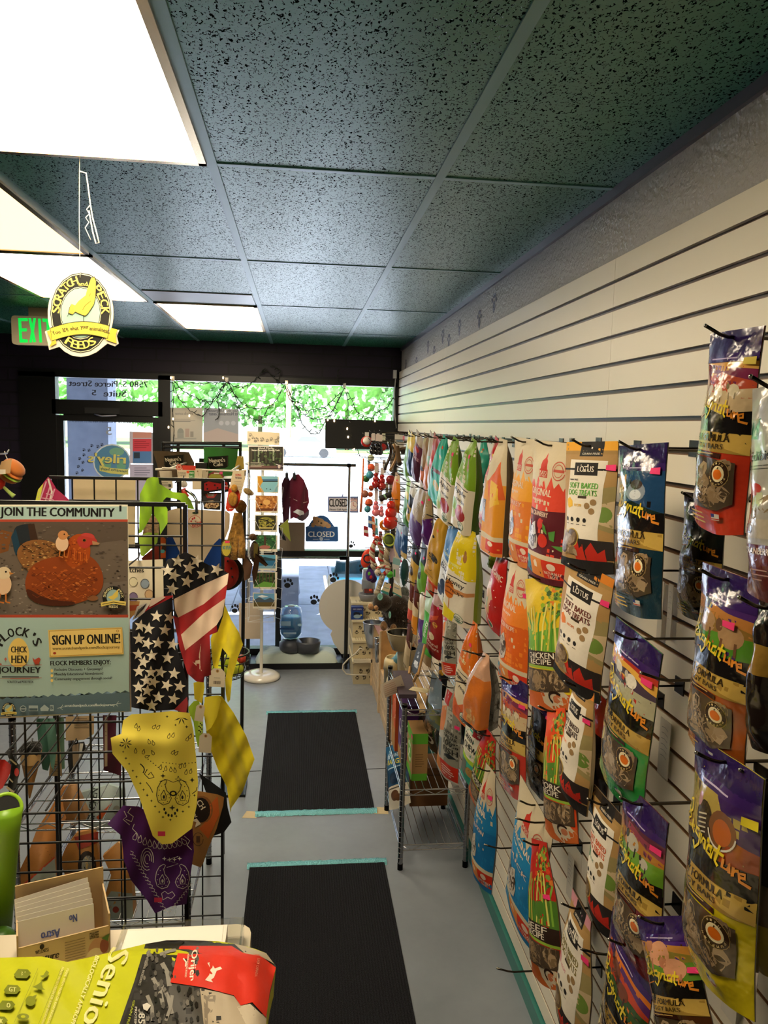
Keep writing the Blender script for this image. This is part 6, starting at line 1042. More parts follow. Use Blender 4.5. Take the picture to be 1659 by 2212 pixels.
# ------------------------------------------------------------------ right: chrome shelf, crates, bowls, plush, toys
t = thing('wire_shelving', (.66, 3.67, 0), 'small chrome wire shelving unit standing against the slatwall on the right', 'shelving')
for z in (.12, .395, .785): wire_shelf(t, .505, .82, 3.39, 3.955, z, 9)
shelf_posts(t, ((.505, 3.39), (.82, 3.39), (.505, 3.955), (.82, 3.955)), .80)
def goods(name, label, x0, x1, y0, y1, z0, z1, col, left, near, cat='box', m='card'):
    """a carton: artwork 'left' on the aisle side, 'near' on the side towards the camera"""
    b = MB(col).box(x0, x1, y0, y1, z0, z1)
    b.art(left, lambda u, v, o: Vector((x0-o, y1+(y0-y1)*u, z0+(z1-z0)*v)), (z1-z0)/(y1-y0)); b.art(near, lambda u, v, o: Vector((x0+(x1-x0)*u, y0-o, z0+(z1-z0)*v)), (z1-z0)/(x1-x0))
    return tag(b.build(name, M[m], loc=(x0, y0, z0)), label, cat)
Zs = .40
goods('biscuit_box', 'kraft and green biscuit box with a round green logo on the chrome shelf', .56, .635, 3.47, 3.64, Zs, .635, '#a9814e', [('r', 0, .78, 1, 1, '#5fae2c'), ('e', .5, .5, .36, .26, '#5fae2c'), ('s', oval(.5, .5, .29, .2, 20), .02, '#e4e8c8'), ('t', 'BUDDY', .5, .64, .4, .07, '#eef2dc'), ('t', 'BISCUITS', .5, .36, .46, .07, '#eef2dc'), ('p', [(.36, .5), (.5, .57), (.62, .5), (.55, .43), (.42, .43)], '#e4e8c8'), ('p', [(0, .12), (.5, .2), (1, .1), (1, 0), (0, 0)], '#5fae2c'), ('r', .75, .86, 1, .95, '#ee3a78')], [('r', 0, .78, 1, 1, '#5fae2c'), ('r', 0, 0, 1, .15, '#5fae2c')]+bars(.2, .3, .8, .6, 6, '#7a5a34', .3))
goods('biscuit_box', 'purple biscuit box with a white ring logo behind the kraft and green one', .535, .62, 3.66, 3.79, Zs, .70, '#4a1a66', [('s', oval(.55, .45, .34, .26, 22), .04, '#e8e0ea'), ('t', 'BUDDY', .55, .5, .5, .1, '#e8e0ea'), ('r', 0, 0, 1, .2, '#a9814e')], [('t', 'soft chewy treats', .5, .86, .8, .05, '#c9a8d0'), ('e', .5, .5, .4, .2, '#e8e0ea'), ('e', .5, .5, .36, .17, '#4a1a66'), ('t', 'BUDDY', .5, .5, .6, .1, '#e8e0ea')])
goods('biscuit_box', 'orange box with a gingerbread figure at the far end of the chrome shelf', .52, .62, 3.81, 3.94, Zs, .72, '#c9531c', [('r', 0, 0, 1, .38, '#a9814e'), ('e', .4, .42, .16, .07, '#c98a4a'), ('p', [(.25, .36), (.55, .36), (.7, .28), (.55, .26), (.56, .1), (.25, .1), (.28, .26), (.12, .28)], '#c98a4a'), ('s', oval(.8, .7, .3, .16, 16), .03, '#e8c8a0')], [('e', .5, .6, .3, .15, '#e8c8a0')])
goods('brown_carton', 'plain brown carton on the bottom wire shelf behind the blue pouch', .60, .80, 3.75, 3.93, .1235, .33, '#7a5028', [], [('r', .1, .8, .9, .83, '#5a3a1c')])
o = stack(.50, .585, 3.50, 3.86, .80, '#4a3c48', [], 'dark wooden plank lying on top of the chrome shelf', -.04, .02, nm='wooden_plank'); o['category'] = 'plank'
o.data.materials[0] = M['wood']
o = MB('#d6c49c').prism([(0, .01), (.01, 0), (.10, 0), (.10, .055), (.01, .055), (0, .045)], 0, .0012, zrot(2.6, (.66, 3.55, .822))); o.art([('e', .09, .5, .04, .08, '#8a5a30')]+bars(.3, .3, .85, .75, 3, '#b09c74', .2), lambda u, v, q: zrot(2.6, (.66, 3.55, .822)) @ Vector((.1*u, .055*v, .0012+q)), .55); tag(o.build('price_tag', M['card']), 'manila tag lying flat on the dark plank', 'price tag')
o = sheet('paper_flyer', M['paper'], [(824, 1478), (866, 1458), (874, 1482), (884, 1494), (868, 1492), (832, 1508)], 3.62, '#e3d2bc', [('p', [(828+i*.9, 1482+i*4), (852+i*1.5, 1472+i*4), (852+i*1.5, 1473+i*4), (828+i*.9, 1483+i*4)], '#d09a80') for i in range(6)]+[('e', 868, 1478, 1, 1, '#4a4a5a'), ('e', 868, 1488, 1, 1, '#4a4a5a')], D=folds((.02, .05, .03, 0)), step=6); tag(o, 'folded cream paper flyer hanging over the corner post of the chrome shelf', 'flyer')
# chalkboard easel on the plank
t = thing('chalkboard_easel', (.57, 3.86, .82), 'small black chalkboard easel with pale wooden legs on the plank', 'chalkboard')
a = [W(px, py, X=xx) for px, py, xx in ((905, 1388, .60), (918, 1392, .60), (902, 1462, .56), (886, 1446, .56))]
cbm = MB('#23262e'); n_ = Vector((.008, .004, 0)); cbm.add(a+[p+n_ for p in a], [(0, 1, 2, 3), (7, 6, 5, 4), (0, 4, 5, 1), (1, 5, 6, 2), (2, 6, 7, 3), (3, 7, 4, 0)])
cbm.art([('r', .3, .5, .55, .72, '#cfd0d4'), ('r', .2, .25, .7, .4, '#cfd0d4'), ('t', 'P', .42, .6, .2, .3, '#23262e'), ('r', .35, .2, .8, .3, '#b9bac0')], lambda u, v, q: (a[3]*(1-u)+a[2]*u)*(1-v)+(a[0]*(1-u)+a[1]*u)*v-n_*.06-n_.normalized()*q, 3); cbm.build('board', M['matte'], t)
for p, q in (((886, 1440), (884, 1455)), ((902, 1455), (894, 1472))): MB('#c99a5c').cyl(W(*p, X=.557), W(*q, X=.55), .007, n=8).build('leg', M['wood'], t)
MB('#c99a5c').cyl(a[2], a[1], .006, n=8).build('side_rail', M['wood'], t)
# pine crates
def crate(label, x0, y0, y1, zs, zb, knot):
    t = thing('pine_crate', (.73, (y0+y1)/2, 0), label, 'crate', 'slatted pine crates by the slatwall'); n = max(2, round(zs/.095))
    for i in range(n): z = i*zs/n; MB('#cdb08a').box(x0, x0+.014, y0, y1, z+.004, z+zs/n-.006).build('side_slat', M['wood'], t)
    MB('#b98d58').box(x0, .86, y1-.016, y1, 0, zb).art([('e', .3, .45, .03, .05, '#5a3418'), ('e', .3, .45, .05, .08, '#8a5a30')] if knot else [], lambda u, v, o: Vector((x0+.02+(.84-x0)*u, y1-.016-o, zb*v)), 1).build('end_panel', M['wood'], t)
    MB('#c9a877').box(x0+.014, .86, y0, y1-.016, zs-.018, zs-.004).build('top_panel', M['wood'], t)
    for y in (y0, y1-.02): MB('#d6bd98').box(x0-.012, x0, y, y+.03, 0, zb if y > y0 else zs).build('corner_post', M['wood'], t)
    return t
crate('farther slatted pine crate holding steel bowls beside the pet steps', .615, 5.42, 6.0, .36, .36, False); crate('nearer slatted pine crate with a knotted end panel and beige bins', .615, 4.55, 5.40, .335, .615, True)
def bowl(name, label, px, py, X_, r, h, col, inner, m, base=.7, grp=None, zb=.356):
    c = W(px, py, X=X_); h = c.z-zb; b = MB(col).lathe([(0, -h), (r*base, -h), (r*.95, -h*.3), (r, 0)], c, 30); b.k(col).torus(c, r, .0035, n=30, k=6); b.k(inner).lathe([(r*.985, 0), (r*.9, -h*.3), (r*base*.9, -h*.9), (0, -h*.92)], c, 30)
    return tag(b.build(name, M[m], loc=c), label, 'bowl', grp)
bowl('steel_bowl', 'large stainless steel bowl at the far end of the pine crate', 806, 1344, .602, .078, .09, '#c9c9cc', '#b0b0b4', 'steel', .55, grp='steel bowls in the pine crate'); bowl('steel_bowl', 'smaller stainless steel bowl in front of the large one', 803, 1366, .592, .045, .06, '#b9b9bc', '#a0a0a4', 'steel', .6, grp='steel bowls in the pine crate')
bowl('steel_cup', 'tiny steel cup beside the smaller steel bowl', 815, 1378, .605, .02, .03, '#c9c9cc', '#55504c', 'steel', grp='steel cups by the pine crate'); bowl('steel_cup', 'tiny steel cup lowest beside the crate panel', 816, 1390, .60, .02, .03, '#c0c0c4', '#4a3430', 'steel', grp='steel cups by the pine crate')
bowl('stoneware_bowl', 'tan ringed stoneware bowl with a dark glazed inside above the beige bin', 868, 1366, .67, .095, .105, '#9a8a68', '#15130f', 'gloss', .62, zb=W(879, 1401, Y=W(868, 1366, X=.67).y).z-.004, grp='tan stoneware bowls'); bowl('stoneware_bowl', 'smaller tan ringed bowl below the large stoneware bowl', 879, 1401, W(879, 1401, Y=W(868, 1366, X=.67).y).x, .062, .12, '#8f8060', '#15130f', 'gloss', .75, zb=.335, grp='tan stoneware bowls')
for i, (px, py, X_, s_) in enumerate(((848, 1436, .648, 1), (850, 1478, .625, .8))):
    c = W(px, py, X=X_); zb_ = .332-c.z; t = thing('pet_bin', c, ('beige plastic pet bin with a blue scoop in the pine crate', 'lower beige plastic pet bin in front of the scoop bin')[i], 'bin', 'beige plastic bins'); r = .062*s_
    MB('#cdb98e').lathe([(0, zb_), (r*.85, zb_), (r*.95, -.03), (r, -.03), (r*.92, .03), (r*.72, .055), (r*.66, .05), (r*.8, .02), (0, .0)], c, 30, Matrix.Scale(1.25, 4, (0, 1, 0))).build('bin_body', M['satin'], t)
    if i == 0: MB('#5f93a8').tube([c+Vector((.0, -.02, .02)), c+Vector((.03, -.05, .055)), c+Vector((.045, -.07, .085))], .03, 10, rf=lambda q: .028+.008*q).build('scoop', M['satin'], t)
o = sheet('pink_leaflet', M['paper'], [(808, 1350), (822, 1352), (842, 1354), (845, 1370), (818, 1371)], 5.395, '#d8aeb8', [('p', [(824, 1354), (842, 1355), (844, 1368), (826, 1369)], '#efe0e0')]); tag(o, 'pink and white leaflet lying under the plush beaver paws', 'leaflet')
o = MB('#d8d2dc').box(.635, .66, 4.95, 5.1, .40, .42); o.k('#b9565a').box(.636, .659, 4.96, 5.09, .42, .43); tag(o.build('small_carton', M['card'], loc=(.64, 5, .4)), 'small white and red carton on the pine crate side', 'box')
# plush beaver
YM = 5.35
t = thing('plush_beaver', W(848, 1300, Y=YM), 'dark brown long-haired plush animal with tan muzzle and teal ear tags', 'plush toy')
mw = lambda a, b, y=YM: W(a, b, Y=y)
fb = MB('#2b2018'); fb.ball(mw(862, 1322), (.12, .1, .128), 28, wob=.07, seed=3)
for _ in range(420):
    a, z = rnd.uniform(0, 2*PI), rnd.uniform(-1, 1); d = Vector((math.sqrt(1-z*z)*math.cos(a), math.sqrt(1-z*z)*math.sin(a), z)); c = mw(862, 1322)+Vector((d.x*.115, d.y*.095, d.z*.122)); fb.k(rnd.choice(('#2a1f16', '#3d2e1e', '#1a140f'))); fb.cyl(c, c+d*.016+Vector((0, 0, -.014)), .0045, .0005, 4, False)
fb.build('body', M['fur'], t)
hd = MB('#2e2319').ball(mw(826, 1301, 5.2), (.068, .06, .062), 22, wob=.06, seed=5); hd.k('#c9b8a4').ball(mw(800, 1308, 5.17), (.018, .02, .026), 14, Matrix.Rotation(.5, 4, 'Y')); hd.build('head', M['fur'], t)
for a, b, r in ((801, 1311, .021), (812, 1314, .018)): MB('#a47a52').ball(mw(a, b, 5.13), (r, r, r*1.15), 14).build('cheek', M['fur'], t)
MB('#15100c').ball(mw(808, 1318, 5.12), .009, 10).build('nose', M['satin'], t)
for a, b in ((829, 1352), (850, 1358)): MB('#8f6a46').ball(mw(a, b, 5.2), (.026, .03, .034), 14, wob=.05).build('paw', M['fur'], t)
for a, b, w_ in ((821, 1289, 6), (842, 1328, 3)): sheet('teal_tag', M['paper'], oval(a, b, w_, 8, 18), 5.11, '#6fb8ae', [('s', oval(a, b, w_*.75, 6, 14), .7, '#d9ece6')], parent=t)
def hang2(label, pts, Y, col, prims=(), nm='hang_card', cat='card', grp='carded goods by the toy wall', **k): return tag(sheet(nm, k.pop('m', M['card']), pts, Y, col, prims, **k), label, cat, grp)
hang2('cream and teal hang card above the plush animal head', [(831, 1256), (845, 1262), (839, 1286), (824, 1276)], 5.1, '#d8c8a4', [('p', [(824, 1274), (840, 1280), (839, 1286), (823, 1279)], '#3a8a84'), ('t', 'outward', 835, 1270, 10, 3, '#4a8a84', .3), ('r', 842, 1266, 845, 1270, '#ee4a80'), ('e', 836, 1260, 3, 1, '#1c1c1c')])
hang2('second cream and teal hang card above the plush animal back', [(850, 1258), (866, 1268), (868, 1290), (848, 1278)], 5.2, '#d3c6a8', [('p', [(848, 1278), (867, 1288), (867, 1291), (848, 1281)], '#3a8a84'), ('t', 'outward', 857, 1270, 11, 3, '#4a7a9a', .4)])
t = MB('#5a5f58').ball(mw(872, 1282, 5.5), (.04, .04, .05), 18, wob=.08).build('grey_plush', M['fur'], loc=mw(872, 1282, 5.5)); tag(t, 'grey fuzzy plush toy behind the dark plush animal', 'plush toy')
# ------------------------------------------------------------------ toys on the far wall hooks
YT_ = 5.75
tw = lambda a, b, y=YT_: W(a, b, Y=y)
PXM = lambda y=YT_: y/FPX
TH = []
def toy(name, label, grp, c, mk, m='satin', card=None):
    """mk(mb, c): the toy's own shape; card: (w, h, colour) of the header card it hangs from"""
    mb = MB(); mk(mb, c); t = tag(mb.build(name, M[m], loc=c), label, 'toy', grp); zt = max(v[2] for v in mb.v); TH.append((Vector((c.x, c.y, zt+.004)), label))
    if card: w_, h_, col, dz = card; MB(col).box(c.x-w_/2, c.x+w_/2, c.y-.012, c.y-.010, c.z+dz, c.z+dz+h_).build('header_card', M['card'], t)
    return t
def ballt(px, py, r, col, label, y=YT_, card=None, m='satin'): return toy('toy_ball', label, 'toy balls on the far wall', tw(px, py, y), lambda b, c: b.k(col).ball(c, r*PXM(y), 16), m, card)
toy('light_up_ball', 'white ball in a red ring at the top end of the toy hooks', 'toy balls on the far wall', tw(792, 954), lambda b, c: (b.k('#d9d4cc').ball(c+Vector((0, -.02, .008)), .030, 18), b.k('#c8281c').torus(c, .033, .010, (0, 1, .2), 22, 8)), 'satin', (.03, .03, '#d8d4cc', .04))
for i, (a, b, r, col, lb) in enumerate(((827, 966, 8, '#b81f1a', 'dark red ball right of the black triple-knob toys'), (801, 989, 7.5, '#c3cda8', 'pale green ball below the white and red ball'), (802, 1010, 8.5, '#e0562a', 'orange ball above the teal ball'), (799, 1026, 8.5, '#3f93a8', 'teal ball under the upper orange ball'), (791, 1034, 8, '#2f7a3a', 'green ball left of the teal ball'), (802, 1054, 6, '#d8562a', 'small orange ball in the middle of the toy column'), (788, 1067, 8.5, '#9a5a44', 'dull orange tennis ball at the outer edge of the toys'), (800, 1068, 6, '#e05a26', 'small bright orange ball beside the dull orange one'), (797, 1086, 9, '#dc5a2a', 'orange ball above the lower teal ball'), (794, 1100, 7.5, '#3a8a98', 'lower teal ball beside the pink toys'), (844, 1037, 11, '#8f1c1c', 'dark red ball right of the red triple-knob toys'), (814, 1164, 7, '#e0401f', 'red-orange ball above the rope toys'), (842, 1241, 8, '#4fc02a', 'glossy green ball under the rope toys'))): ballt(a, b, r, col, lb, YT_+.05*(i % 3))
def kong(b, c, s_, col):
    b.k(col).ball(c+Vector((0, 0, .036*s_)), (.020*s_,)*3, 16).ball(c, (.027*s_,)*3, 16).ball(c-Vector((0, 0, .042*s_)), (.034*s_,)*3, 18)
for a, b, s_, col, lb in ((805, 966, .75, '#15141a', 'leftmost black triple-knob rubber toy on the top toy hook'), (814, 967, .75, '#15141a', 'middle black triple-knob rubber toy on the top toy hook'), (821, 968, .72, '#17161c', 'rightmost black triple-knob rubber toy on the top toy hook'), (812, 1035, .9, '#a01e1c', 'left red triple-knob rubber toy in the second row'), (825, 1039, .95, '#a81e1c', 'right red triple-knob rubber toy in the second row'), (812, 1096, .9, '#d8707c', 'left pink triple-knob rubber toy'), (824, 1103, .65, '#d87884', 'right smaller pink triple-knob rubber toy')):
    toy('rubber_chew_toy', lb, 'triple-knob rubber toys', tw(a, b, 5.7), lambda m_, c, s_=s_, col=col: kong(m_, c, s_, col), 'gloss', (.026, .05, '#d9c8c0', .05))
toy('rubber_chew_toy', 'largest red triple-knob rubber toy in front of the orange pouch', 'triple-knob rubber toys', tw(844, 1108, 5.3), lambda m_, c: kong(m_, c, 1.55, '#c02418'), 'gloss', (.04, .06, '#c9a8a0', .0))
toy('chew_bone', 'dark brown curved chew stick on the top toy hooks', 'chew sticks', tw(842, 985, 5.3), lambda m_, c: m_.k('#2a1a12').tube([c+Vector((-.012+.02*math.sin(q*.5), 0, .10-.022*q)) for q in range(10)], .011, 8), 'gloss'); toy('chew_bone', 'tan curved chew stick beside the dark brown one', 'chew sticks', tw(852, 990, 5.25), lambda m_, c: m_.k('#8a6436').tube([c+Vector((-.01+.025*math.sin(q*.45), 0, .10-.021*q)) for q in range(10)], .010, 8), 'gloss')
hang2('white card with blue print holding the brown stick toy', [(853, 938), (873, 940), (872, 970), (852, 968)], 5.3, '#dcd6cc', [('t', 'chews', 863, 952, 15, 5, '#6a9ac0'), ('r', 870, 942, 874, 952, '#f08aa8')])
toy('stick_toy', 'brown knobbly stick-shaped toy below the white card', 'chew sticks', tw(863, 982, 5.25), lambda m_, c: m_.k('#5a4630').cyl(c+Vector((-.045, 0, .02)), c+Vector((.045, 0, .045)), .014, n=10).cyl(c+Vector((-.02, -.01, .06)), c+Vector((.0, -.01, -.06)), .016, n=10).k('#241a14').cyl(c+Vector((.01, 0, .02)), c+Vector((.05, -.01, .03)), .018, n=10).ball(c+Vector((.0, -.01, -.06)), .018, 10), 'cloth')
toy('bottle_toy', 'black and green tube toy under the red rubber toys', 'tube toys', tw(832, 1075, 5.4), lambda m_, c: m_.k('#1a1a1a').cyl(c+Vector((-.04, 0, -.012)), c+Vector((.05, 0, .03)), .022, n=14).k('#7fb08a').cyl(c+Vector((-.005, 0, .003)), c+Vector((.004, 0, .008)), .0235, n=14), 'satin')
toy('ring_toy', 'orange rubber ring toy below the largest red rubber toy', 'ring toys', tw(832, 1134, 5.4), lambda m_, c: m_.k('#d8761c').torus(c, .030, .013, (.3, 1, .1), 24, 8), 'gloss'); toy('net_toy', 'yellow-green hooped net toy beside the rope toys', 'ring toys', tw(841, 1166, 5.35), lambda m_, c: (m_.k('#b8c44a').torus(c, .042, .006, (.6, 1, .1), 24, 8), m_.k('#5a6a34').ball(c+Vector((0, .012, -.005)), (.036, .012, .036), 16), m_.k('#23384a').torus(c+Vector((0, .01, -.012)), .045, .006, (.6, 1, .1), 24, 8)), 'cloth')
toy('ball_launcher', 'long orange ball thrower hanging at the outer edge of the toys', 'launchers', tw(783, 1050), lambda m_, c: m_.k('#e06a2a').tube([tw(785, 990), tw(784, 1030), tw(782, 1070), tw(779, 1106)], .007, 8, rf=lambda q: .006+.004*q), 'satin')
toy('frisbee_toy', 'orange and black oval flying toy below the toy hooks', 'ring toys', tw(792, 1206), lambda m_, c: (m_.k('#e0452a').ball(c, (.042, .016, .075), 20, Matrix.Rotation(.25, 4, 'Y')), m_.k('#232a3c').torus(c+Vector((.008, -.014, 0)), .03, .008, (.2, 1, 0), 22, 6)), 'satin')
def rope(label, pts, y, cols, r=.009):
    P = [tw(a, b, y) for a, b in pts]; t = thing('rope_toy', P[0], label, 'toy', 'rope toys on the far wall'); Q = []
    for i in range(len(P)-1): Q += [P[i].lerp(P[i+1], j/8) for j in range(8)]
    for k, col in enumerate(cols): MB(col).tube([p+Vector((math.cos(i*.75+k*2*PI/len(cols)), math.sin(i*.75+k*2*PI/len(cols)), 0))*r for i, p in enumerate(Q)], r*.85, 7).build('strand', M['cloth'], t)
    kn = MB(cols[0]).ball(P[-1], (r*2.2, r*2, r*2.4), 12, wob=.1); kn.build('knot', M['cloth'], t); TH.append((P[0]+Vector((0, 0, .01)), label)); return t
rope('tan and red braided rope toy nearest the window', [(812, 1168), (806, 1180), (803, 1196), (808, 1222)], 5.7, ('#b0a08c', '#a82a22', '#c9bba4'), .013); rope('tan and red braided rope toy in the middle of the rope row', [(818, 1172), (826, 1190), (822, 1208), (828, 1220)], 5.6, ('#a8987e', '#8f8068', '#b02a22'), .013); rope('tan rope toy hanging from the hooped net toy', [(830, 1160), (838, 1180), (834, 1204), (838, 1226)], 5.5, ('#9a8a72', '#b5a68c', '#7a6c58'), .013)
rope('looped red and cream rope toy above the plush animal', [(816, 1228), (824, 1222), (836, 1224), (838, 1232), (826, 1244), (816, 1236)], 5.45, ('#d3c4ae', '#a82a22', '#c0b098'), .011); rope('grey-tan frayed rope tail beside the hang card', [(826, 1246), (822, 1258), (818, 1270), (815, 1280)], 5.4, ('#a89c86', '#8f8470', '#b8ac96'), .012)
rope('dark purple tangled rope toy behind the orange flying toy', [(801, 1196), (804, 1215), (800, 1232), (806, 1250)], 5.8, ('#3a1450', '#4f1f66', '#2a0e3c'), .014)
toy('plush_eggplant', 'purple and green patterned plush toy under the purple rope', 'small plush toys', tw(799, 1242, 5.78), lambda m_, c: (m_.k('#4a2a7a').ball(c, (.035, .03, .05), 18), m_.k('#6ab03a').ball(c+Vector((-.008, -.025, .015)), (.012, .008, .015), 10), m_.k('#b8342c').ball(c+Vector((.006, -.026, -.012)), (.012, .008, .016), 10)), 'cloth')
for a, b, w_, h_, col, lb in ((790, 1148, 10, 26, '#a8202c', 'flat dark red toy pack at the outer edge of the toys'), (799, 1128, 8, 30, '#3f66a0', 'blue and white striped toy pack'), (806, 1130, 7, 34, '#d86a3a', 'orange and cream toy pack beside the striped one'), (813, 1138, 5, 40, '#4f9aa0', 'narrow teal toy pack under the pink toys')): hang2(lb, [(a-w_/2, b-h_/2), (a+w_/2, b-h_/2+3), (a+w_/2+2, b+h_/2), (a-w_/2, b+h_/2-4)], 5.72, col, [('p', [(a-w_/2+1, b-4), (a+w_/2, b-2), (a+w_/2, b+4), (a-w_/2+1, b+2)], '#d9d0c4')], nm='toy_pack', cat='toy', th=.012)
hang2('white card with teal top holding the dark teal toy', [(850, 1202), (868, 1206), (862, 1222), (864, 1262), (850, 1250), (847, 1220)], 5.05, '#d3d0cc', [('p', [(850, 1204), (867, 1210), (864, 1222), (848, 1218)], '#8ab8bc'), ('r', 850, 1230, 854, 1246, '#2f8a3a'), ('r', 856, 1228, 861, 1248, '#c3b8c4'), ('r', 865, 1210, 868, 1215, '#f04a80')])
toy('teal_slow_feeder', 'dark teal molded plastic toy hanging on the white card', 'tube toys', tw(874, 1236, 5.05), lambda m_, c: m_.k('#0e3a3a').ball(c, (.028, .02, .09), 20, wob=.12, seed=2), 'satin')
toy('pink_toy_pack', 'blue strap and lilac pack behind the white and teal card', 'tube toys', tw(845, 1200, 5.5), lambda m_, c: (m_.k('#c0a8b4').box(c.x-.01, c.x+.03, c.y, c.y+.015, c.z-.05, c.z+.05), m_.k('#2a3a9a').tube([c+Vector((-.02, 0, .06)), c+Vector((-.022, 0, 0)), c+Vector((-.012, 0, -.06))], .007, 6)), 'satin')

for a, b, w_, h_, col, lb in ((807, 943, 6, 18, '#d3cfc8', 'thin white strip card above the leftmost black rubber toy'), (817, 944, 6, 20, '#c9c0bc', 'thin white strip card above the middle black rubber toy'), (829, 945, 7, 24, '#cfd0b4', 'pale green-white strip card above the dark red ball'), (814, 1012, 9, 26, '#d8b8b4', 'pale pink card above the left red rubber toy'), (830, 1008, 7, 30, '#d3ccc6', 'narrow white card above the right red rubber toy'),
        (836, 1056, 7, 30, '#c3c9a8', 'pale green card under the red rubber toys'), (846, 1064, 11, 40, '#b5a894', 'beige blister card beside the orange pouch'), (822, 1072, 8, 24, '#c8bfb8', 'small white card above the smaller pink rubber toy'), (813, 1064, 8, 20, '#d8c3c0', 'small pale card above the left pink rubber toy'), (836, 1150, 12, 30, '#b0a48e', 'tan card behind the hooped net toy'), (838, 1208, 9, 54, '#c9c6cc', 'long white card behind the rope toys'), (797, 1010, 6, 40, '#7f8f9a', 'thin grey-blue strip behind the orange balls'), (846, 1000, 8, 40, '#9a8e7c', 'grey-tan strip behind the curved chew sticks'), (808, 1150, 8, 22, '#c8503a', 'orange-red pack under the pink rubber toys'), (822, 1160, 8, 26, '#8f2a24', 'dark red pack left of the hooped net toy')):
    hang2(lb, [(a-w_/2, b-h_/2), (a+w_/2, b-h_/2+2), (a+w_/2, b+h_/2), (a-w_/2, b+h_/2-2)], 5.95, col, bars(a-w_/2+1, b-h_/4, a+w_/2-1, b+h_/4, 4, '#8a8280', .4), nm='toy_card', cat='card', th=.004); TH.append((W(a, b-h_/2+2, Y=5.95), lb))
for z_, lb in ((2.03, 'upper'), (1.72, 'middle'), (1.40, 'lower')):
    o = MB('#9a9a9c').cyl((.845, 5.05, z_), (.845, 6.45, z_), .006, n=8).cyl((.85, 5.1, z_), (XS, 5.1, z_), .004, n=6).cyl((.85, 6.4, z_), (XS, 6.4, z_), .004, n=6); tag(o.build('hook_rail', M['chrome']), lb+' chrome rail behind the hanging toys', 'rail')
# ------------------------------------------------------------------ treat pouches hanging on the slatwall hooks
TAN = ('#9a8264', '#8a7354', '#a89070', '#7c6648', '#917858')
def wit(x, y, s_=1):                                        # round badge with a pumpkin
    return [('e', x, y, .15*s_, .08*s_, '#b89a5a'), ('e', x, y, .145*s_, .077*s_, '#3a2616'), ('e', x, y, .095*s_, .05*s_, '#ecdcb0'), ('e', x, y-.003, .07*s_, .032*s_, '#e0701c'), ('s', [(x, y+.03*s_), (x+.01, y+.042*s_)], .012, '#4a3a1a')]+[('t', c, x+.12*s_*math.sin(a), y+.064*s_*math.cos(a), .022*s_, .012*s_, '#d9c48a', -a) for c, a in zip('WITHPUMPKIN', [-.6+.4*i for i in range(4)]+[2+.38*i for i in range(7)])]
SIG = [[(.0, .42), (.1, .62), (.2, .8), (.16, .98), (.06, .9), (.1, .74), (.2, .66), (.13, .55), (.04, .45), (.16, .46), (.3, .58)], [(.26, .68), (.25, .5), (.3, .44)], [(.42, .64), (.35, .62), (.33, .5), (.4, .48), (.43, .62), (.42, .36), (.35, .2), (.3, .3)], [(.46, .62), (.46, .42), (.5, .58), (.54, .58), (.54, .42), (.57, .44)],
       [(.66, .58), (.6, .56), (.59, .42), (.65, .42), (.67, .56), (.67, .38)], [(.74, .72), (.72, .4), (.76, .34)], [(.68, .58), (.8, .58)], [(.8, .54), (.8, .38), (.85, .38), (.86, .52), (.87, .34)], [(.9, .5), (.9, .32), (.91, .44), (.95, .48)], [(.95, .38), (1.0, .4), (1.0, .48), (.95, .44), (.96, .3), (1.05, .28)]]
def zig(scene, low, txt, lowtxt='#d9b04a'):
    """foil pouch: purple head, animal scene, yellow script, gold band, treat window, coloured foot"""
    p = [('r', .0, .0, 1, 1, low), ('r', 0, .40, 1, .88, '#14110d')]+scene+[('r', 0, .88, 1, 1, '#2a1850'), ('r', 0, .84, 1, .885, '#38205e'), ('r', .2, .855, .7, .862, '#b8a8c8')]
    p += [('p', [(0, .6), (.3, .62), (.6, .58), (1, .6), (1, .44), (0, .46)], '#14110d'), ('p', [(0, .5), (1, .485), (1, .385), (0, .40)], '#a8863a'), ('p', [(.62, .485), (1, .485), (1, .385), (.75, .41)], '#c9a650'), ('t', txt, .42, .462, .74, .036, '#3a2a10'), ('t', 'ZIGGY BARS', .45, .42, .56, .026, '#4a3816'), ('p', [(0, .40), (.72, .385), (.72, .36), (0, .375)], '#3a1c12'), ('r', .08, .378, .6, .384, '#b89a5a')]
    for i, q in enumerate(SIG): p.append(('s', [(.06+a*.86, .53+b*.22-.05*a) for a, b in q], .024, '#e6c92e' if i < 7 else '#e08a2c'))
    p += [('s', [(.3, .62), (.1, .66), (.0, .6), (.1, .56), (.3, .58)], .012, '#e08a2c')]
    w = [('p', [(.06, .37), (.6, .36), (.9, .345), (.9, .14), (.7, .10), (.3, .105), (.06, .14)], '#4a3c2c'), ('k', .12, .13, .84, .34, 46, TAN, .075)]
    p2 = [('e', .17, .30, .075, .055, '#e3d08a'), ('p', [(.13, .32), (.2, .34), (.2, .28), (.18, .25), (.15, .26)], '#2a1c10')]+wit(.74, .285, .82)+[('r', .62, .06, .74, .085, '#c9c4bc'), ('r', .62, .072, .67, .085, '#2a3a7a'), ('r', .62, .063, .74, .067, '#b8342c')]+[('r', .1, .04+.018*i, .45, .046+.018*i, lowtxt) for i in range(3)]
    return p, w, p2
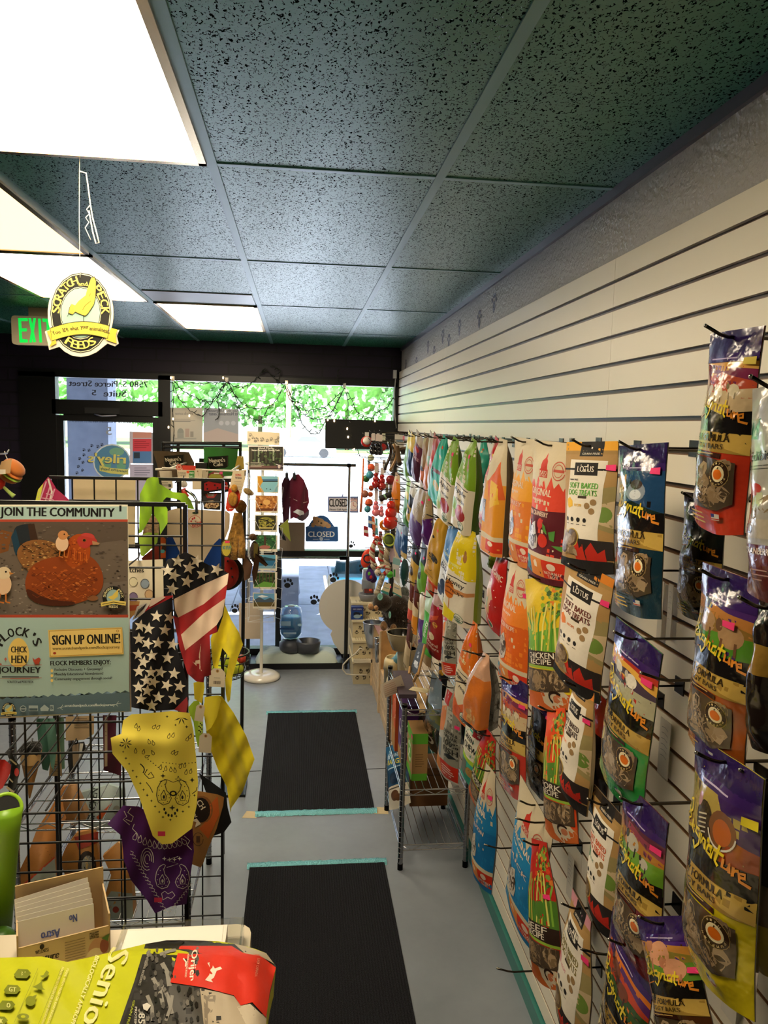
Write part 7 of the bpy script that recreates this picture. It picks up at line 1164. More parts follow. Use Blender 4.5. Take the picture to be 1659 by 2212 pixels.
def hills(sky, mid, grass, beasts, bcol):
    o = [('r', 0, .56, 1, .86, sky[0]), ('p', [(0, .84), (1, .8), (1, .72), (0, .74)], sky[1]), ('p', [(0, .76), (.5, .79), (1, .74), (1, .66), (0, .66)], mid), ('p', [(0, .7), (.4, .69), (1, .71), (1, .55), (0, .55)], grass)]
    for x, y, r in beasts: o += [('e', x, y, r*1.25, r*.5, bcol[0]), ('e', x-r*1.2, y+r*.3, r*.4, r*.26, bcol[1]), ('r', x-r*.9, y-r*.75, x-r*.65, y-r*.2, bcol[1]), ('r', x+r*.55, y-r*.75, x+r*.8, y-r*.2, bcol[1])]
    return o
def lotus(tc, ac, top, flame=True):
    """kraft pouch with a tall white label and black name bar"""
    p = [('r', 0, 0, 1, 1, '#b08a54'), ('p', [(.6, .62), (1, .66), (1, .3), (.62, .36)], '#9a8a5a'), ('p', [(.7, .5), (1, .55), (1, .34), (.72, .38)], '#c9b08a'), ('e', .86, .44, .12, .06, '#6f8a3a'), ('r', 0, .93, 1, 1, top), ('r', 0, .90, 1, .93, '#a8844c'), ('r', .32, .885, .76, 1, '#1f1c1a'), ('t', 'GRAIN FREE', .54, .905, .34, .016, '#d9d0c0'), ('e', .54, .95, .015, .008, '#e8e0d0'),
         ('p', [(.16, .86), (.86, .85), (.80, .22), (.10, .24)], '#e6dccb'), ('r', 0, .775, 1, .79, '#1f1c1a'), ('r', .27, .735, .72, .835, '#231f1c'), ('t', 'LOTUS', .495, .785, .32, .045, '#efe6d6'), ('t', 'GRAIN FREE', .27, .70, .2, .014, '#2a2420'), ('t', 'SOFT BAKED', .47, .655, .58, .045, tc), ('t', 'DOG TREATS', .46, .60, .58, .045, tc), ('r', .40, .555, .58, .575, '#3a2c1c'),
         ('p', [(.14, .54), (.2, .56), (.28, .53), (.3, .49), (.2, .47), (.16, .49)], ac)]+[('t', 'RECIPE', .42, .5, .16, .02, ac)]+[('e', x, y, .05, .025, '#9a7a50') for x, y in ((.6, .5), (.7, .53), (.68, .46))]+[('e', .17+.13*i, .385, .035, .018, '#1f1c1a') for i in range(4)]+[('r', .14+.13*i, .345, .21+.13*i, .35, '#5a5248') for i in range(4)]
    if flame: p += [('r', .38, .10, 1, .24, '#2a2220'), ('p', [(.4, .06), (.38, .16), (.46, .24), (.5, .16), (.56, .20), (.6, .08)], '#c8301c'), ('p', [(.62, .06), (.6, .15), (.7, .22), (.8, .14), (.9, .18), (.92, .06)], '#b8281a')]
    p += [('p', [(0, .07), (1, .09), (1, 0), (0, 0)], '#1f1c1a')]
    w = [('e', .32, .24, .16, .075, '#c9a84a'), ('e', .14, .17, .13, .07, '#c9a84a'), ('e', .32, .24, .145, .068, '#5a442c'), ('e', .14, .17, .118, .062, '#5a442c'), ('k', .1, .12, .42, .28, 26, TAN, .06)]
    return p, w, []
def plato(mid, low, txt, fruit=None, c3='#c8301c'):
    """cream pouch with a red tower mark, brushed colour field and three boxes at the foot"""
    z = [(i/12, .70+.035*(-1)**i+.02*math.sin(i*1.7)) for i in range(13)]
    p = [('r', 0, 0, 1, 1, '#d2c2a2'), ('p', z+[(1, .12), (0, .12)], mid), ('p', [(0, .52), (.5, .50), (1, .52), (1, .12), (0, .12)], low), ('r', .36, .74, .56, .80, c3), ('p', [(.38, .80), (.54, .80), (.53, .86), (.49, .88), (.47, .92), (.44, .88), (.39, .86)], c3), ('t', 'PLATO', .46, .775, .17, .028, '#ead9bc'), ('t', 'PET TREATS', .46, .752, .17, .012, '#ead9bc'), ('s', oval(.8, .80, .12, .065, 22), .012, '#c85a48'), ('r', .70, .79, .9, .81, '#c85a48'), ('s', oval(.8, .80, .08, .045, 18), .008, '#c85a48'),
         ('t', 'ORIGINAL', .42, .635, .6, .05, '#ecd8bc'), ('t', 'real strips', .38, .575, .38, .03, '#efdcc0', 0, .2), ('t', txt, .42, .48, .6, .035, '#e8c9b0'), ('r', 0, .155, 1, .19, '#d2c2a2'), ('r', 0, .0, 1, .155, low), ('r', .06, .04, .3, .155, '#2f86a0'), ('r', .3, .04, .62, .155, '#e08a3a'), ('r', .62, .04, 1, .155, '#d2361e'), ('t', 'NATURALLY', .81, .075, .3, .018, '#f0dcc4'), ('t', 'TASTY', .81, .052, .18, .018, '#f0dcc4'), ('e', .80, .115, .07, .024, '#ecd2bc'), ('p', [(.4, .12), (.46, .14), (.5, .12), (.49, .09), (.42, .09)], '#f0dcc4'), ('e', .18, .11, .03, .02, '#e4ecec')]
    if fruit: p += [('e', .62, .29, .1, .05, fruit), ('e', .55, .41, .07, .04, fruit), ('p', [(.6, .42), (.68, .40), (.72, .34), (.64, .36)], '#4f8a3a'), ('p', [(.74, .36), (.86, .38), (.84, .30), (.76, .31)], '#4f8a3a'), ('p', [(.8, .27), (1, .28), (.96, .24)], '#4f8a3a')]
    w = [('p', [(.0, .22), (.02, .38), (.1, .44), (.16, .36), (.2, .44), (.26, .36), (.34, .4), (.42, .42), (.46, .34), (.52, .3), (.5, .23), (.36, .2), (.2, .23)], '#c9beb0'), ('k', .05, .24, .46, .37, 16, ('#4a3a2a', '#6a5642', '#8d8074', '#3a2c20'), .06)]
    return p, w, []
def biscuit(top, name, fr, foot='#e8dcc4', side=None, dark='#2a2620'):
    """square-bottomed bag: coloured top half, cream lower half with a fruit picture and green seal"""
    p = [('r', 0, 0, 1, 1, foot), ('p', [(0, .56), (.5, .52), (1, .50), (1, 1), (0, 1)], top), ('t', name, .5, .42, .7, .07, dark, 0, .3), ('t', 'recipe', .6, .33, .5, .05, dark, 0, .3), ('r', .2, .475, .9, .485, dark), ('e', .72, .72, .09, .05, '#a8743c'), ('e', .72, .765, .06, .03, '#a8743c'), ('t', 'treats', .35, .6, .4, .03, '#d8e0a0', 0, .2)]
    p += {'apple': [('e', .62, .20, .30, .085, '#a8281c'), ('e', .55, .24, .1, .03, '#c8543c'), ('e', .2, .25, .2, .07, '#8fb83a'), ('e', .18, .14, .18, .055, '#c3d68a')], 'honey': [('p', [(0, .2), (.3, .12), (.6, .1), (.5, 0), (0, 0)], '#e0cc1c'), ('p', [(.35, .36), (1, .38), (1, .34), (.4, .3)], '#c98a54'), ('e', .3, .33, .2, .1, '#c9701c'), ('s', [(.15, .38), (.3, .40), (.44, .38)], .03, '#8a3e10'), ('s', [(.12, .34), (.3, .35), (.47, .34)], .03, '#8a3e10'), ('s', [(.13, .29), (.3, .29), (.46, .29)], .03, '#8a3e10'), ('s', [(.32, .24), (.33, .12)], .02, '#c9701c')],
          'pumpkin': [('p', [(0, .25), (.4, .14), (1, .28), (1, 0), (0, 0)], '#d8621c'), ('e', .5, .08, .3, .06, '#c8501a')], 'berry': [('e', .5, .2, .25, .09, '#22344f'), ('e', .25, .1, .2, .06, '#1a2a44'), ('e', .75, .1, .2, .06, '#2c4464')]}[fr]
    p += [('e', .72, .07, .17, .05, '#1c5a3a'), ('e', .72, .07, .155, .044, '#e4e4d4'), ('p', [(.57, .068), (.87, .068), (.82, .04), (.72, .028), (.62, .04)], '#1c5a3a'), ('t', 'USDA', .72, .085, .16, .02, '#1c5a3a'), ('t', 'ORGANIC', .72, .055, .2, .012, '#e4e4d4')]
    return p, [], []
def recipe(word, sky, glow, mid='#4f7a2a'):
    """grass-painted pouch with a dark recipe band above a treat window"""
    p = [('r', 0, 0, 1, 1, sky), ('p', [(0, .62), (.4, .56), (1, .6), (1, .4), (0, .4)], mid)]+[('s', [(.08+.07*i, .42), (.04+.075*i+.05*math.sin(i), .62), (.02+.08*i+.09*math.sin(i*2.1), .74+.04*math.sin(i*3))], .035, ('#7fae3a', '#c9b84a', '#4f8a2a', '#d8cf6a')[i % 4]) for i in range(13)]
    p += [('n', .5, .7, 1, .96, 60, ('#c9a83a', '#3a5a24', '#d87a2a', '#7a9a3a', glow), .05, .02), ('p', [(0, .44), (1, .40), (1, .29), (0, .33)], '#2c1c14'), ('t', word, .5, .385, .62, .045, '#e6dcc8', -.03), ('t', 'RECIPE', .5, .338, .5, .04, '#e6dcc8', -.03), ('p', [(0, .33), (1, .29), (1, .27), (0, .31)], '#8fae3a'), ('p', [(0, .12), (1, .1), (1, 0), (0, 0)], '#c8642a'), ('p', [(.5, .13), (.85, .15), (1, .06), (.7, .0), (.5, .05)], '#cfc0a4'), ('s', oval(.76, .08, .1, .035, 12, .5, 4), .03, '#2c1c14'), ('e', .78, .072, .06, .022, '#c87a54')]
    w = [('p', [(.02, .3), (.98, .265), (.98, .12), (.5, .11), (.04, .13)], '#4a3c2e'), ('k', .08, .14, .9, .25, 30, TAN, .085)]
    return p, w, []
def gen(bands, extra=(), win=None):
    """plain pouch of horizontal colour bands (from the top) with a few marks"""
    p = []; v = 1.0
    for h, col in bands: p.append(('r', 0, max(0, v-h), 1, v, col)); v -= h
    return p+list(extra), ([('r', *win, '#4a3c2e'), ('k', win[0]+.05, win[1]+.03, win[2]-.05, win[3]-.03, 18, TAN, .09)] if win else []), []
def ginger():
    p = [('r', 0, 0, 1, 1, '#b8201c'), ('t', 'ORGANIC', .55, .74, .7, .07, '#ecdcc8', 0, .1), ('r', .3, .68, .8, .7, '#d8846a'), ('p', [(.2, .18), (.15, .34), (.22, .44), (.12, .5), (.3, .54), (.34, .62), (.46, .62), (.5, .53), (.7, .42), (.6, .38), (.56, .3), (.6, .18)], '#c9a070'), ('p', [(.2, .3), (.45, .38), (.5, .22), (.3, .2)], '#8fa07a'), ('p', [(0, .2), (.6, .14), (.56, .08), (0, .14)], '#e6d6bc'), ('e', .66, .08, .15, .045, '#e4e0cc'), ('e', .66, .075, .13, .035, '#1c5a3a'), ('t', 'RECIPE', .3, .14, .4, .03, '#8a2a1c', -.2)]+[('e', .6+.3*math.sin(i*2.3), .3+.06*i, .015, .008, '#f0dcc8') for i in range(9)]
    return p, [], []
def fish():
    p = [('r', 0, 0, 1, 1, '#c3c0b4'), ('p', [(.5, 1), (1, 1), (1, .15), (.5, .17)], '#8d8a7c'), ('n', .5, .2, 1, .95, 50, ('#6a685e', '#a8a598'), .06, .02), ('r', .1, .78, .5, .92, '#b8302c'), ('p', [(0, .7), (.4, .78), (.4, .5), (0, .42)], '#e08a54'), ('t', 'LEMON &', .68, .52, .5, .035, '#1c1c1c'), ('t', 'TARTAR', .68, .475, .5, .035, '#1c1c1c'), ('t', '100%', .72, .41, .5, .06, '#1c1c1c'), ('t', 'FISH', .72, .33, .5, .06, '#1c1c1c'), ('p', [(.5, .26), (.7, .3), (.95, .27), (.7, .24)], '#23282c'), ('r', 0, .02, .35, .17, '#e08a44'), ('r', .35, .02, 1, .18, '#c8301c')]+bars(.42, .05, .92, .15, 4, '#efd0c0', .4)
    return p, [('p', [(.02, .2), (.36, .2), (.34, .4), (.02, .38)], '#8a98a0')], []
def chews():
    return [('r', 0, 0, 1, 1, '#3fae94'), ('p', [(.05, .86), (1, .8), (1, .36), (.05, .42)], '#e6dfcc'), ('r', .55, .72, .95, .88, '#a8282c'), ('t', 'GREEN', .4, .66, .5, .07, '#1c2420', -.08), ('t', 'CHEWS', .55, .54, .7, .09, '#1c2420', -.08), ('p', [(.05, .42), (1, .36), (1, .3), (.05, .36)], '#a8c83a'), ('e', .65, .2, .2, .07, '#b08a4a'), ('n', .5, .15, .8, .25, 12, ('#7a5a2a',), .03, .01)]+bars(.3, .42, .8, .48, 4, '#8a9088', .3), [('r', .08, .1, .45, .33, '#6a7068')], []
HK = []
def bag(label, design, tx, ty, bx_, by_, pw, xt=.62, asp=.58, th=.035, st=None, kind='p', m='film', side=None, xb=None, stc='#f03a78', hook=True, seed=0, cat='treat bag', neck=1):
    P0, P1 = W(tx, ty, X=xt), W(bx_, by_, X=xt if xb is None else xb); ax = P0-P1; h = ax.length; w = h*asp*((1.32 if m == 'foil' else 1.2) if tx > 1080 else .9); up = ax.normalized(); mid = (P0+P1)/2
    best = None
    for k in range(0, 80):
        a = math.radians(k); u = Vector((math.sin(a), -math.cos(a), 0)); e = abs(abs(PX(mid+u*w/2)[0]-PX(mid-u*w/2)[0])-pw)
        if best is None or e < best[0]-.05: best = (e, u)
    u = best[1]
    if best[0] > 1: pq = abs(PX(mid+u*w/2)[0]-PX(mid-u*w/2)[0]); w *= min(1.3, max(.5, pw/pq))
    u = (u-up*u.dot(up)).normalized(); n = up.cross(u)                # n points to the wall
    q = random.Random(seed or int(tx*7+ty)); f = [q.uniform(0, 6.28) for _ in range(6)]; crk = .0022 if m in ('film', 'foil') else .0014
    def prof(v): return smooth(1.0, .80, v)*(.55+.45*smooth(.9, .35, v))*(1 if kind != 'p' else .35+.65*smooth(-.02, .16, v))
    def hw(v): return w/2*(1-.05*math.sin(PI*v)+(.02*math.sin(9*v+f[0]) if kind == 'p' else 0))*(1 if v < .9 or kind == 'p' else .8+.2*smooth(1, .9, v))*(neck+(1-neck)*smooth(1, .5, v))
    def S0(a, v, o=0):
        e = abs(2*a-1); d = th/2*(1-e**(2.4 if kind == 'p' else 12))*prof(v)+(.0008 if kind == 'p' else th*.12*prof(v))
        d += crk*(math.sin(17*v+f[1]+5*a)*math.sin(9*a+f[2])+.5*math.sin(23*v+f[3]-8*a))*min(1, 4*(1-e)+.15)*(1 if v < .93 else .4)
        low = -.035*h*math.sin(PI*a)*smooth(.12, 0, v) if kind == 'p' else 0
        return P0+up*(.014-(1-v)*(h+.014)+low)+u*((2*a-1)*hw(v))-n*(d+o)
    nu, nv = 14, 24; G = [[S0(i/nu, j/nv) for i in range(nu+1)] for j in range(nv+1)]
    def S(a, v, o):                                            # bilinear on the pouch's own grid, so print follows it exactly
        x, y = min(max(a, 0), 1)*nu, min(max(v, 0), 1)*nv; i, j = min(int(x), nu-1), min(int(y), nv-1); x -= i; y -= j
        return (G[j][i]*(1-x)+G[j][i+1]*x)*(1-y)+(G[j+1][i]*(1-x)+G[j+1][i+1]*x)*y-n*o
    def B(a, v): 
        e = abs(2*a-1); d = th/2*(1-e**(2.4 if kind == 'p' else 12))*prof(v)+(.0008 if kind == 'p' else th*.12*prof(v))
        return P0+up*(.014-(1-v)*(h+.014))+u*((2*a-1)*hw(v))+n*d
    base, win, over = design; c0 = base[0][-1]; mb = MB(c0 if isinstance(c0, str) else '#888'); mb.sm = True
    F = [S(i/nu, j/nv, 0) for j in range(nv+1) for i in range(nu+1)]; K = [B(i/nu, j/nv) for j in range(nv+1) for i in range(nu+1)]; N = nu+1
    qd = [(j*N+i, j*N+i+1, (j+1)*N+i+1, (j+1)*N+i) for j in range(nv) for i in range(nu)]
    mb.add(F, qd); mb.k(side or '#5a5044'); mb.add(K, [x[::-1] for x in qd]); mb.sm = False; L = len(F)
    rim = [i for i in range(N)]+[j*N+nu for j in range(1, nv+1)]+[nv*N+i for i in range(nu-1, -1, -1)]+[j*N for j in range(nv-1, 0, -1)]; r = len(rim)
    mb.add([F[i] for i in rim]+[K[i] for i in rim], [(i+r, (i+1) % r+r, (i+1) % r, i) for i in range(r)])
    mb.art(base, S, h/w, 9, o0=.0005, do=.00005, grid=(nu, nv))
    o = mb.build('treat_bag', M[m], loc=P0)
    off = .0005+.00005*len(base)
    if win: MB().art(win+over, S, h/w, 9, o0=off+.0003, do=.00012, grid=(nu, nv)).build('treat_window', M['foil' if m != 'kraft' else 'film'], o)
    if st: MB().art([('p', [(st[0]-.075, st[1]-.02*asp/.58), (st[0]+.075, st[1]-.025*asp/.58), (st[0]+.075, st[1]+.025*asp/.58), (st[0]-.075, st[1]+.02*asp/.58)], stc)], S, h/w, 9, o0=off+.0022).build('price_sticker', M['paper'], o)
    tag(o, label, cat, 'pouches hanging on the slatwall')
    if hook: HK.append((P0, label))
    return o
def hook(P, label, tip=.034):
    p = MB('#4a443c'); x = P.x-.012; z = P.z+.004
    p.tube([(XS, P.y, z), (x, P.y, z), (x-tip*.35, P.y, z+.003), (x-tip, P.y, z+.014)], .0026, 8); p.k('#3a342c').box(XS-.003, XS, P.y-.02, P.y+.02, z-.018, z+.018); p.k('#b9b2a4').ball((x-tip, P.y, z+.014), .0028, 8)
    tag(p.build('display_hook', M['steel'], loc=(XS, P.y, z)), label, 'hook', 'wire hooks on the slatwall')
sunset = hills(('#d8a04a', '#7a2a4a'), '#b8482a', '#c9b088', [(.3, .70, .06), (.5, .69, .07), (.75, .70, .06)], ('#d9c9a8', '#8a7a58'))
lambs = hills(('#4a2a6a', '#b87a3a'), '#8a6a30', '#4f8a24', [(.4, .73, .11), (.75, .70, .13)], ('#a8845c', '#6a4a30'))
duck = hills(('#b83a2a', '#e8b04a'), '#4a3a4a', '#b0ab8c', [(.35, .77, .07), (.62, .74, .08)], ('#e4dccc', '#c9c0b0'))
goat = hills(('#5a2a3a', '#8a3a4a'), '#b0762a', '#6a9a2c', [(.5, .73, .1), (.75, .67, .06)], ('#b8b09c', '#2a241c'))
fire = hills(('#d8741c', '#5a2a6a'), '#c8401c', '#3a5a2a', [(.4, .76, .1), (.6, .7, .09)], ('#7a3a1c', '#4a2210'))
pig = hills(('#4a2a7a', '#c98a3a'), '#8a7a30', '#5f8a2c', [(.45, .76, .16), (.68, .66, .14)], ('#d89a74', '#b87a58'))
trout = [('r', 0, .56, 1, .88, '#20446a'), ('p', [(0, .8), (.3, .82), (.3, .72), (0, .7)], '#c9963a'), ('e', .55, .72, .2, .06, '#8a94a0'), ('e', .55, .70, .12, .03, '#d8dce0'), ('p', [(0, .62), (.5, .66), (1, .6), (1, .55), (0, .55)], '#1c2c24'), ('e', .55, .76, .14, .03, '#4a3a34')]
turkey = [('r', 0, .56, 1, .88, '#a8924a'), ('p', [(.5, .88), (1, .88), (1, .6), (.8, .7)], '#3a1f5a'), ('p', [(.7, .7), (1, .68), (1, .5), (.7, .54)], '#9a4018'), ('e', .45, .7, .12, .09, '#3a2c20'), ('e', .68, .71, .15, .08, '#7a5030'), ('e', .68, .70, .1, .055, '#b8622a'), ('e', .36, .78, .04, .03, '#b07a78')]+[('s', [(.38, .64+.02*i), (.5, .66+.02*i)], .012, '#c9bca0') for i in range(5)]+[('s', oval(.68, .71, .15, .08, 12, 3.4, 6.2), .015, '#d8d0c0')]
B = bag
# top row, from the window towards the camera
B('slim green and yellow pouch first in the top row next to the brown stick toy', gen([(.3, '#c9b83a'), (.7, '#5f8a2a')]), 888, 944, 876, 1024, 11, .68, .4, .03)
B('slim dark blue pouch second in the top row', gen([(.4, '#c9a83a'), (.6, '#22365a')]), 894, 944, 884, 1018, 11, .67, .4, .03)
B('plum pouch with a red fruit in a clear top, third in the top row', gen([(.2, '#b8a894'), (.35, '#6a3044'), (.45, '#4a1c30')], [('e', .5, .68, .25, .06, '#b8301c'), ('t', 'BITES', .5, .5, .7, .06, '#d8b8b8')]), 908, 944, 896, 1030, 17, .66, .45, .035)
B('tan and orange pouch fourth in the top row', gen([(.6, '#9a7a58'), (.4, '#c8682a')], [('e', .5, .35, .3, .05, '#3a2c20')]), 923, 946, 914, 1048, 13, .67, .4, .035)
B('tan and orange pouch with a teal streak, fifth in the top row', gen([(.5, '#b09a84'), (.5, '#c8743a')], [('p', [(.3, .6), (.8, .7), (.7, .5)], '#8ab8a8')]), 936, 947, 922, 1058, 14, .66, .42, .035)
B('red and grey pouch sixth in the top row beside the teal bag', gen([(.25, '#a83a2c'), (.32, '#c9281c'), (.43, '#a8a090')]), 944, 948, 931, 1060, 14, .66, .42, .035)
B('brown-red pouch tucked behind the teal bag near the window', gen([(1, '#7a3020')]), 955, 945, 950, 1040, 10, .72, .4, .03)
B('teal bag with pretzel pictures between the red pouch and the first apple bag', gen([(1, '#2fae94')], [('e', .55, .7, .13, .035, '#c9b88a'), ('e', .62, .28, .26, .065, '#c9b070'), ('p', [(.2, .48), (.8, .54), (.85, .49), (.3, .43)], '#7a3a2a'), ('p', [(.15, .5), (.3, .46), (.3, .3), (.2, .38)], '#1c2420')]), 962, 949, 944, 1080, 27, .655, .5, .04, (.65, .86), 'g', side='#1f6a5c', stc='#e8602e', neck=0.4)
ap = biscuit('#7fa82a', 'Apple', 'apple')
B('green apple biscuit bag left of its twin in the top row', ap, 985, 953, 968, 1120, 32, .66, .5, .055, (.75, .83), 'g', side='#3f5a14', neck=0.42); B('green apple biscuit bag right of its twin in the top row', ap, 1024, 956, 1004, 1140, 35, .655, .5, .06, (.72, .83), 'g', side='#3f5a14', neck=0.38)
B('second teal bag hanging deeper behind the right apple bag', gen([(1, '#2fa890')], [('e', .6, .7, .12, .03, '#c9b88a'), ('e', .5, .35, .15, .05, '#7a3a2a')]), 1045, 957, 1046, 1042, 24, .74, .5, .04, (.75, .75), stc='#e8602e', neck=0.5)
B('slim red gingerbread bag with a yellow sticker beside the apple bags', ginger(), 1076, 958, 1046, 1146, 24, .65, .36, .04, (.55, .84), stc='#e8c22e', neck=0.6)
B('cream and orange maple leaf pouch seen edge-on right of the red bag', gen([(.38, '#d2c2a2'), (.45, '#e0962a'), (.05, '#d8c8a8'), (.12, '#e08a3a')], [('p', [(.2, .62), (.5, .7), (.9, .82), (1, .5), (.5, .46)], '#d8622a'), ('p', [(.4, .64), (.9, .62), (.95, .46), (.6, .4)], '#e8b83a'), ('r', .5, .03, 1, .13, '#d2361e'), ('e', .76, .1, .12, .022, '#f0dcc4')], (.05, .26, .34, .46)), 1087, 958, 1072, 1192, 36, .64, .36, .06, None, 'g', 'kraft', '#5a4a38', neck=0.6)
B('orange and cream pouch mostly behind the cranberry pouch', plato('#e8a02a', '#dc7a2a', 'TURKEY'), 1138, 958, 1124, 1212, 52, .65, .52, .05, m='kraft')
B('red and maroon cranberry pouch with a red tower mark in the top row', plato('#d8452e', '#5a1620', 'WITH CRANBERRY', '#c8301c'), 1194, 966, 1178, 1248, 82, .64, .5, .055, m='kraft')
B('yellow-topped kraft treat pouch with green lettering in the top row', lotus('#5fa83a', '#e8b83a', '#eba82e'), 1278, 968, 1268, 1228, 112, .63, .56, .04, (.93, .80), m='kraft')
B('deep blue foil pouch with a penguin-like picture in the top row', zig(trout, '#14303c', 'TROUT FORMULA'), 1388, 976, 1376, 1318, 102, .63, .48, .045, (.88, .84), m='foil')
B('purple-topped foil pouch with a red foot hanging highest at upper right', zig(sunset, '#b8341c', 'LAMB FORMULA'), 1590, 735, 1552, 1138, 112, .60, .44, .05, (.92, .84), m='foil', stc='#d8c04a')
B('grey edible treat pouch with a green patch at the right picture edge', gen([(.76, '#a8a49c'), (.24, '#5a1618')], [('p', [(.04, .84), (.3, .84), (.26, .74), (.06, .75)], '#2f8a6a'), ('t', 'Edibites', .4, .66, .62, .045, '#2a2a2c'), ('r', .14, .61, .6, .615, '#55544f'), ('r', .14, .595, .5, .6, '#55544f'), ('e', .3, .5, .12, .03, '#b8342c'), ('k', .05, .36, .6, .46, 10, TAN, .1), ('r', 0, .27, 1, .36, '#b8ae9c'), ('t', 'CBD', .18, .315, .26, .045, '#3a342c'), ('t', '& CRANBERRY', .36, .21, .6, .03, '#d9cbb8')]+bars(.05, .08, .6, .14, 3, '#b08a84', .25)), 1700, 850, 1690, 1290, 158, .56, .52, .05, m='foil')
B('dark foil pouch hanging deep behind the red-footed purple pouch', zig(hills(('#1c2a3a', '#22344a'), '#1a2a34', '#1c241c', [], ('#333', '#222')), '#0d0c10', 'FISH FORMULA'), 1524, 1086, 1506, 1330, 92, .74, .48, .045, m='foil')
# second row
B('small avocado green pouch in the second row near the toys', gen([(.4, '#8fae4a'), (.6, '#3f7a24')], [('e', .5, .66, .3, .08, '#c9b84a')]), 886, 1042, 876, 1128, 14, .68, .42, .03)
B('small black and yellow pouch beside the avocado green one', gen([(.25, '#c9c4b8'), (.3, '#17161a'), (.45, '#b8922a')], [('e', .4, .3, .3, .08, '#2a2014')]), 894, 1054, 884, 1124, 13, .67, .42, .03)
pt = gen([(.62, '#a08a64'), (.38, '#4f1a62')], [('p', [(0, .38), (1, .5), (1, .36), (0, .3)], '#4f1a62'), ('t', 'TREAT', .5, .6, .8, .06, '#c9b894', 1.2), ('t', 'BOX', .4, .14, .4, .05, '#b88ac0')])
B('left tan and purple pouch of the pair under the toy end of the top row', pt, 916, 1056, 894, 1160, 24, .665, .5, .045, (.8, .82), side='#1c1418', neck=0.55); B('right tan and purple pouch of the pair under the teal bag', pt, 928, 1062, 922, 1172, 20, .66, .45, .045, (.8, .82), side='#1c1418', neck=0.5)
B('orange pouch hanging beside the largest red rubber toy', gen([(.2, '#d8b88a'), (.8, '#c8741c')], [('e', .4, .25, .25, .07, '#4a2a14')]), 859, 1028, 853, 1100, 18, .69, .55, .035, (.7, .86), side='#7a3a14', neck=0.5)
B('left blue and silver pouch of the pair above the dark teal toy', gen([(.3, '#a8b8c4'), (.55, '#224a7a'), (.15, '#b89a5a')]), 868, 1130, 857, 1200, 14, .69, .5, .02, (.8, .8)); B('right blue and silver pouch of the pair above the dark teal toy', gen([(.3, '#5a6a7a'), (.55, '#1c3f6a'), (.15, '#b89a5a')]), 876, 1137, 872, 1202, 13, .685, .5, .02)
B('mustard yellow blueberry bag with one round dark berry', gen([(1, '#c9982a')], [('e', .55, .36, .3, .065, '#1c1f24'), ('e', .55, .37, .12, .025, '#3a3f48'), ('s', oval(.4, .2, .22, .07, 16), .02, '#6a4a14'), ('e', .3, .64, .08, .02, '#2a241c'), ('r', .2, .05, .7, .06, '#6a4a14')]), 958, 1120, 940, 1246, 30, .66, .46, .05, (.5, .78), 'g', side='#a8884a', stc='#f0582e', neck=0.6)
B('blue and white blueberry biscuit bag half behind the honey bag', biscuit('#3f78b0', 'Blue', 'berry', '#dfe0dc'), 990, 1138, 968, 1298, 32, .69, .5, .05, None, 'g')
B('bright yellow honey biscuit bag with a honey dipper picture', biscuit('#e0c81c', 'Honey', 'honey', '#e0d6c2'), 1010, 1150, 996, 1338, 58, .655, .56, .07, None, 'g', side='#7a8a1c', neck=0.7)
B('red gingerbread bag with white star specks in the second row', ginger(), 1086, 1204, 1064, 1345, 33, .65, .5, .05, side='#8a1814', neck=0.6)
B('olive pouch hidden deep behind the orange pouches', gen([(.5, '#8a9a2a'), (.5, '#6a7a1c')]), 1066, 1195, 1060, 1225, 14, .78, .6, .02)
B('cream and orange chicken pouch with a green foot in the second row', plato('#e8822a', '#d8601c', 'CHICKEN RECIPE'), 1122, 1218, 1106, 1480, 62, .645, .44, .055, (.95, .76), m='kraft', neck=0.6)
B('yellow and green rooster pouch with a chicken recipe band', recipe('CHICKEN', '#d8b81c', '#8fae2a', '#6aa02c'), 1178, 1256, 1190, 1526, 88, .64, .52, .055, m='kraft')
B('orange-topped kraft treat pouch with brown lettering in the second row', lotus('#6a2a1c', '#e8823a', '#d8822a'), 1272, 1236, 1244, 1480, 104, .63, .56, .045, (.95, .80), m='kraft')
B('purple and green-footed duck foil pouch in the second row', zig(duck, '#1f8a3a', 'DUCK FORMULA'), 1378, 1385, 1340, 1706, 98, .62, .46, .05, (.88, .80), m='foil')
B('orange-footed foil pouch with grazing sheep at the right', zig(lambs, '#a8541c', 'LAMB FORMULA'), 1578, 1258, 1544, 1634, 124, .60, .46, .055, (.75, .76), m='foil')
B('black and gold foil pouch cut by the right picture edge beside the sheep pouch', gen([(.3, '#17120c'), (.2, '#8a6a2a'), (.5, '#1c130c')]), 1668, 1320, 1655, 1612, 62, .60, .4, .05, m='foil')
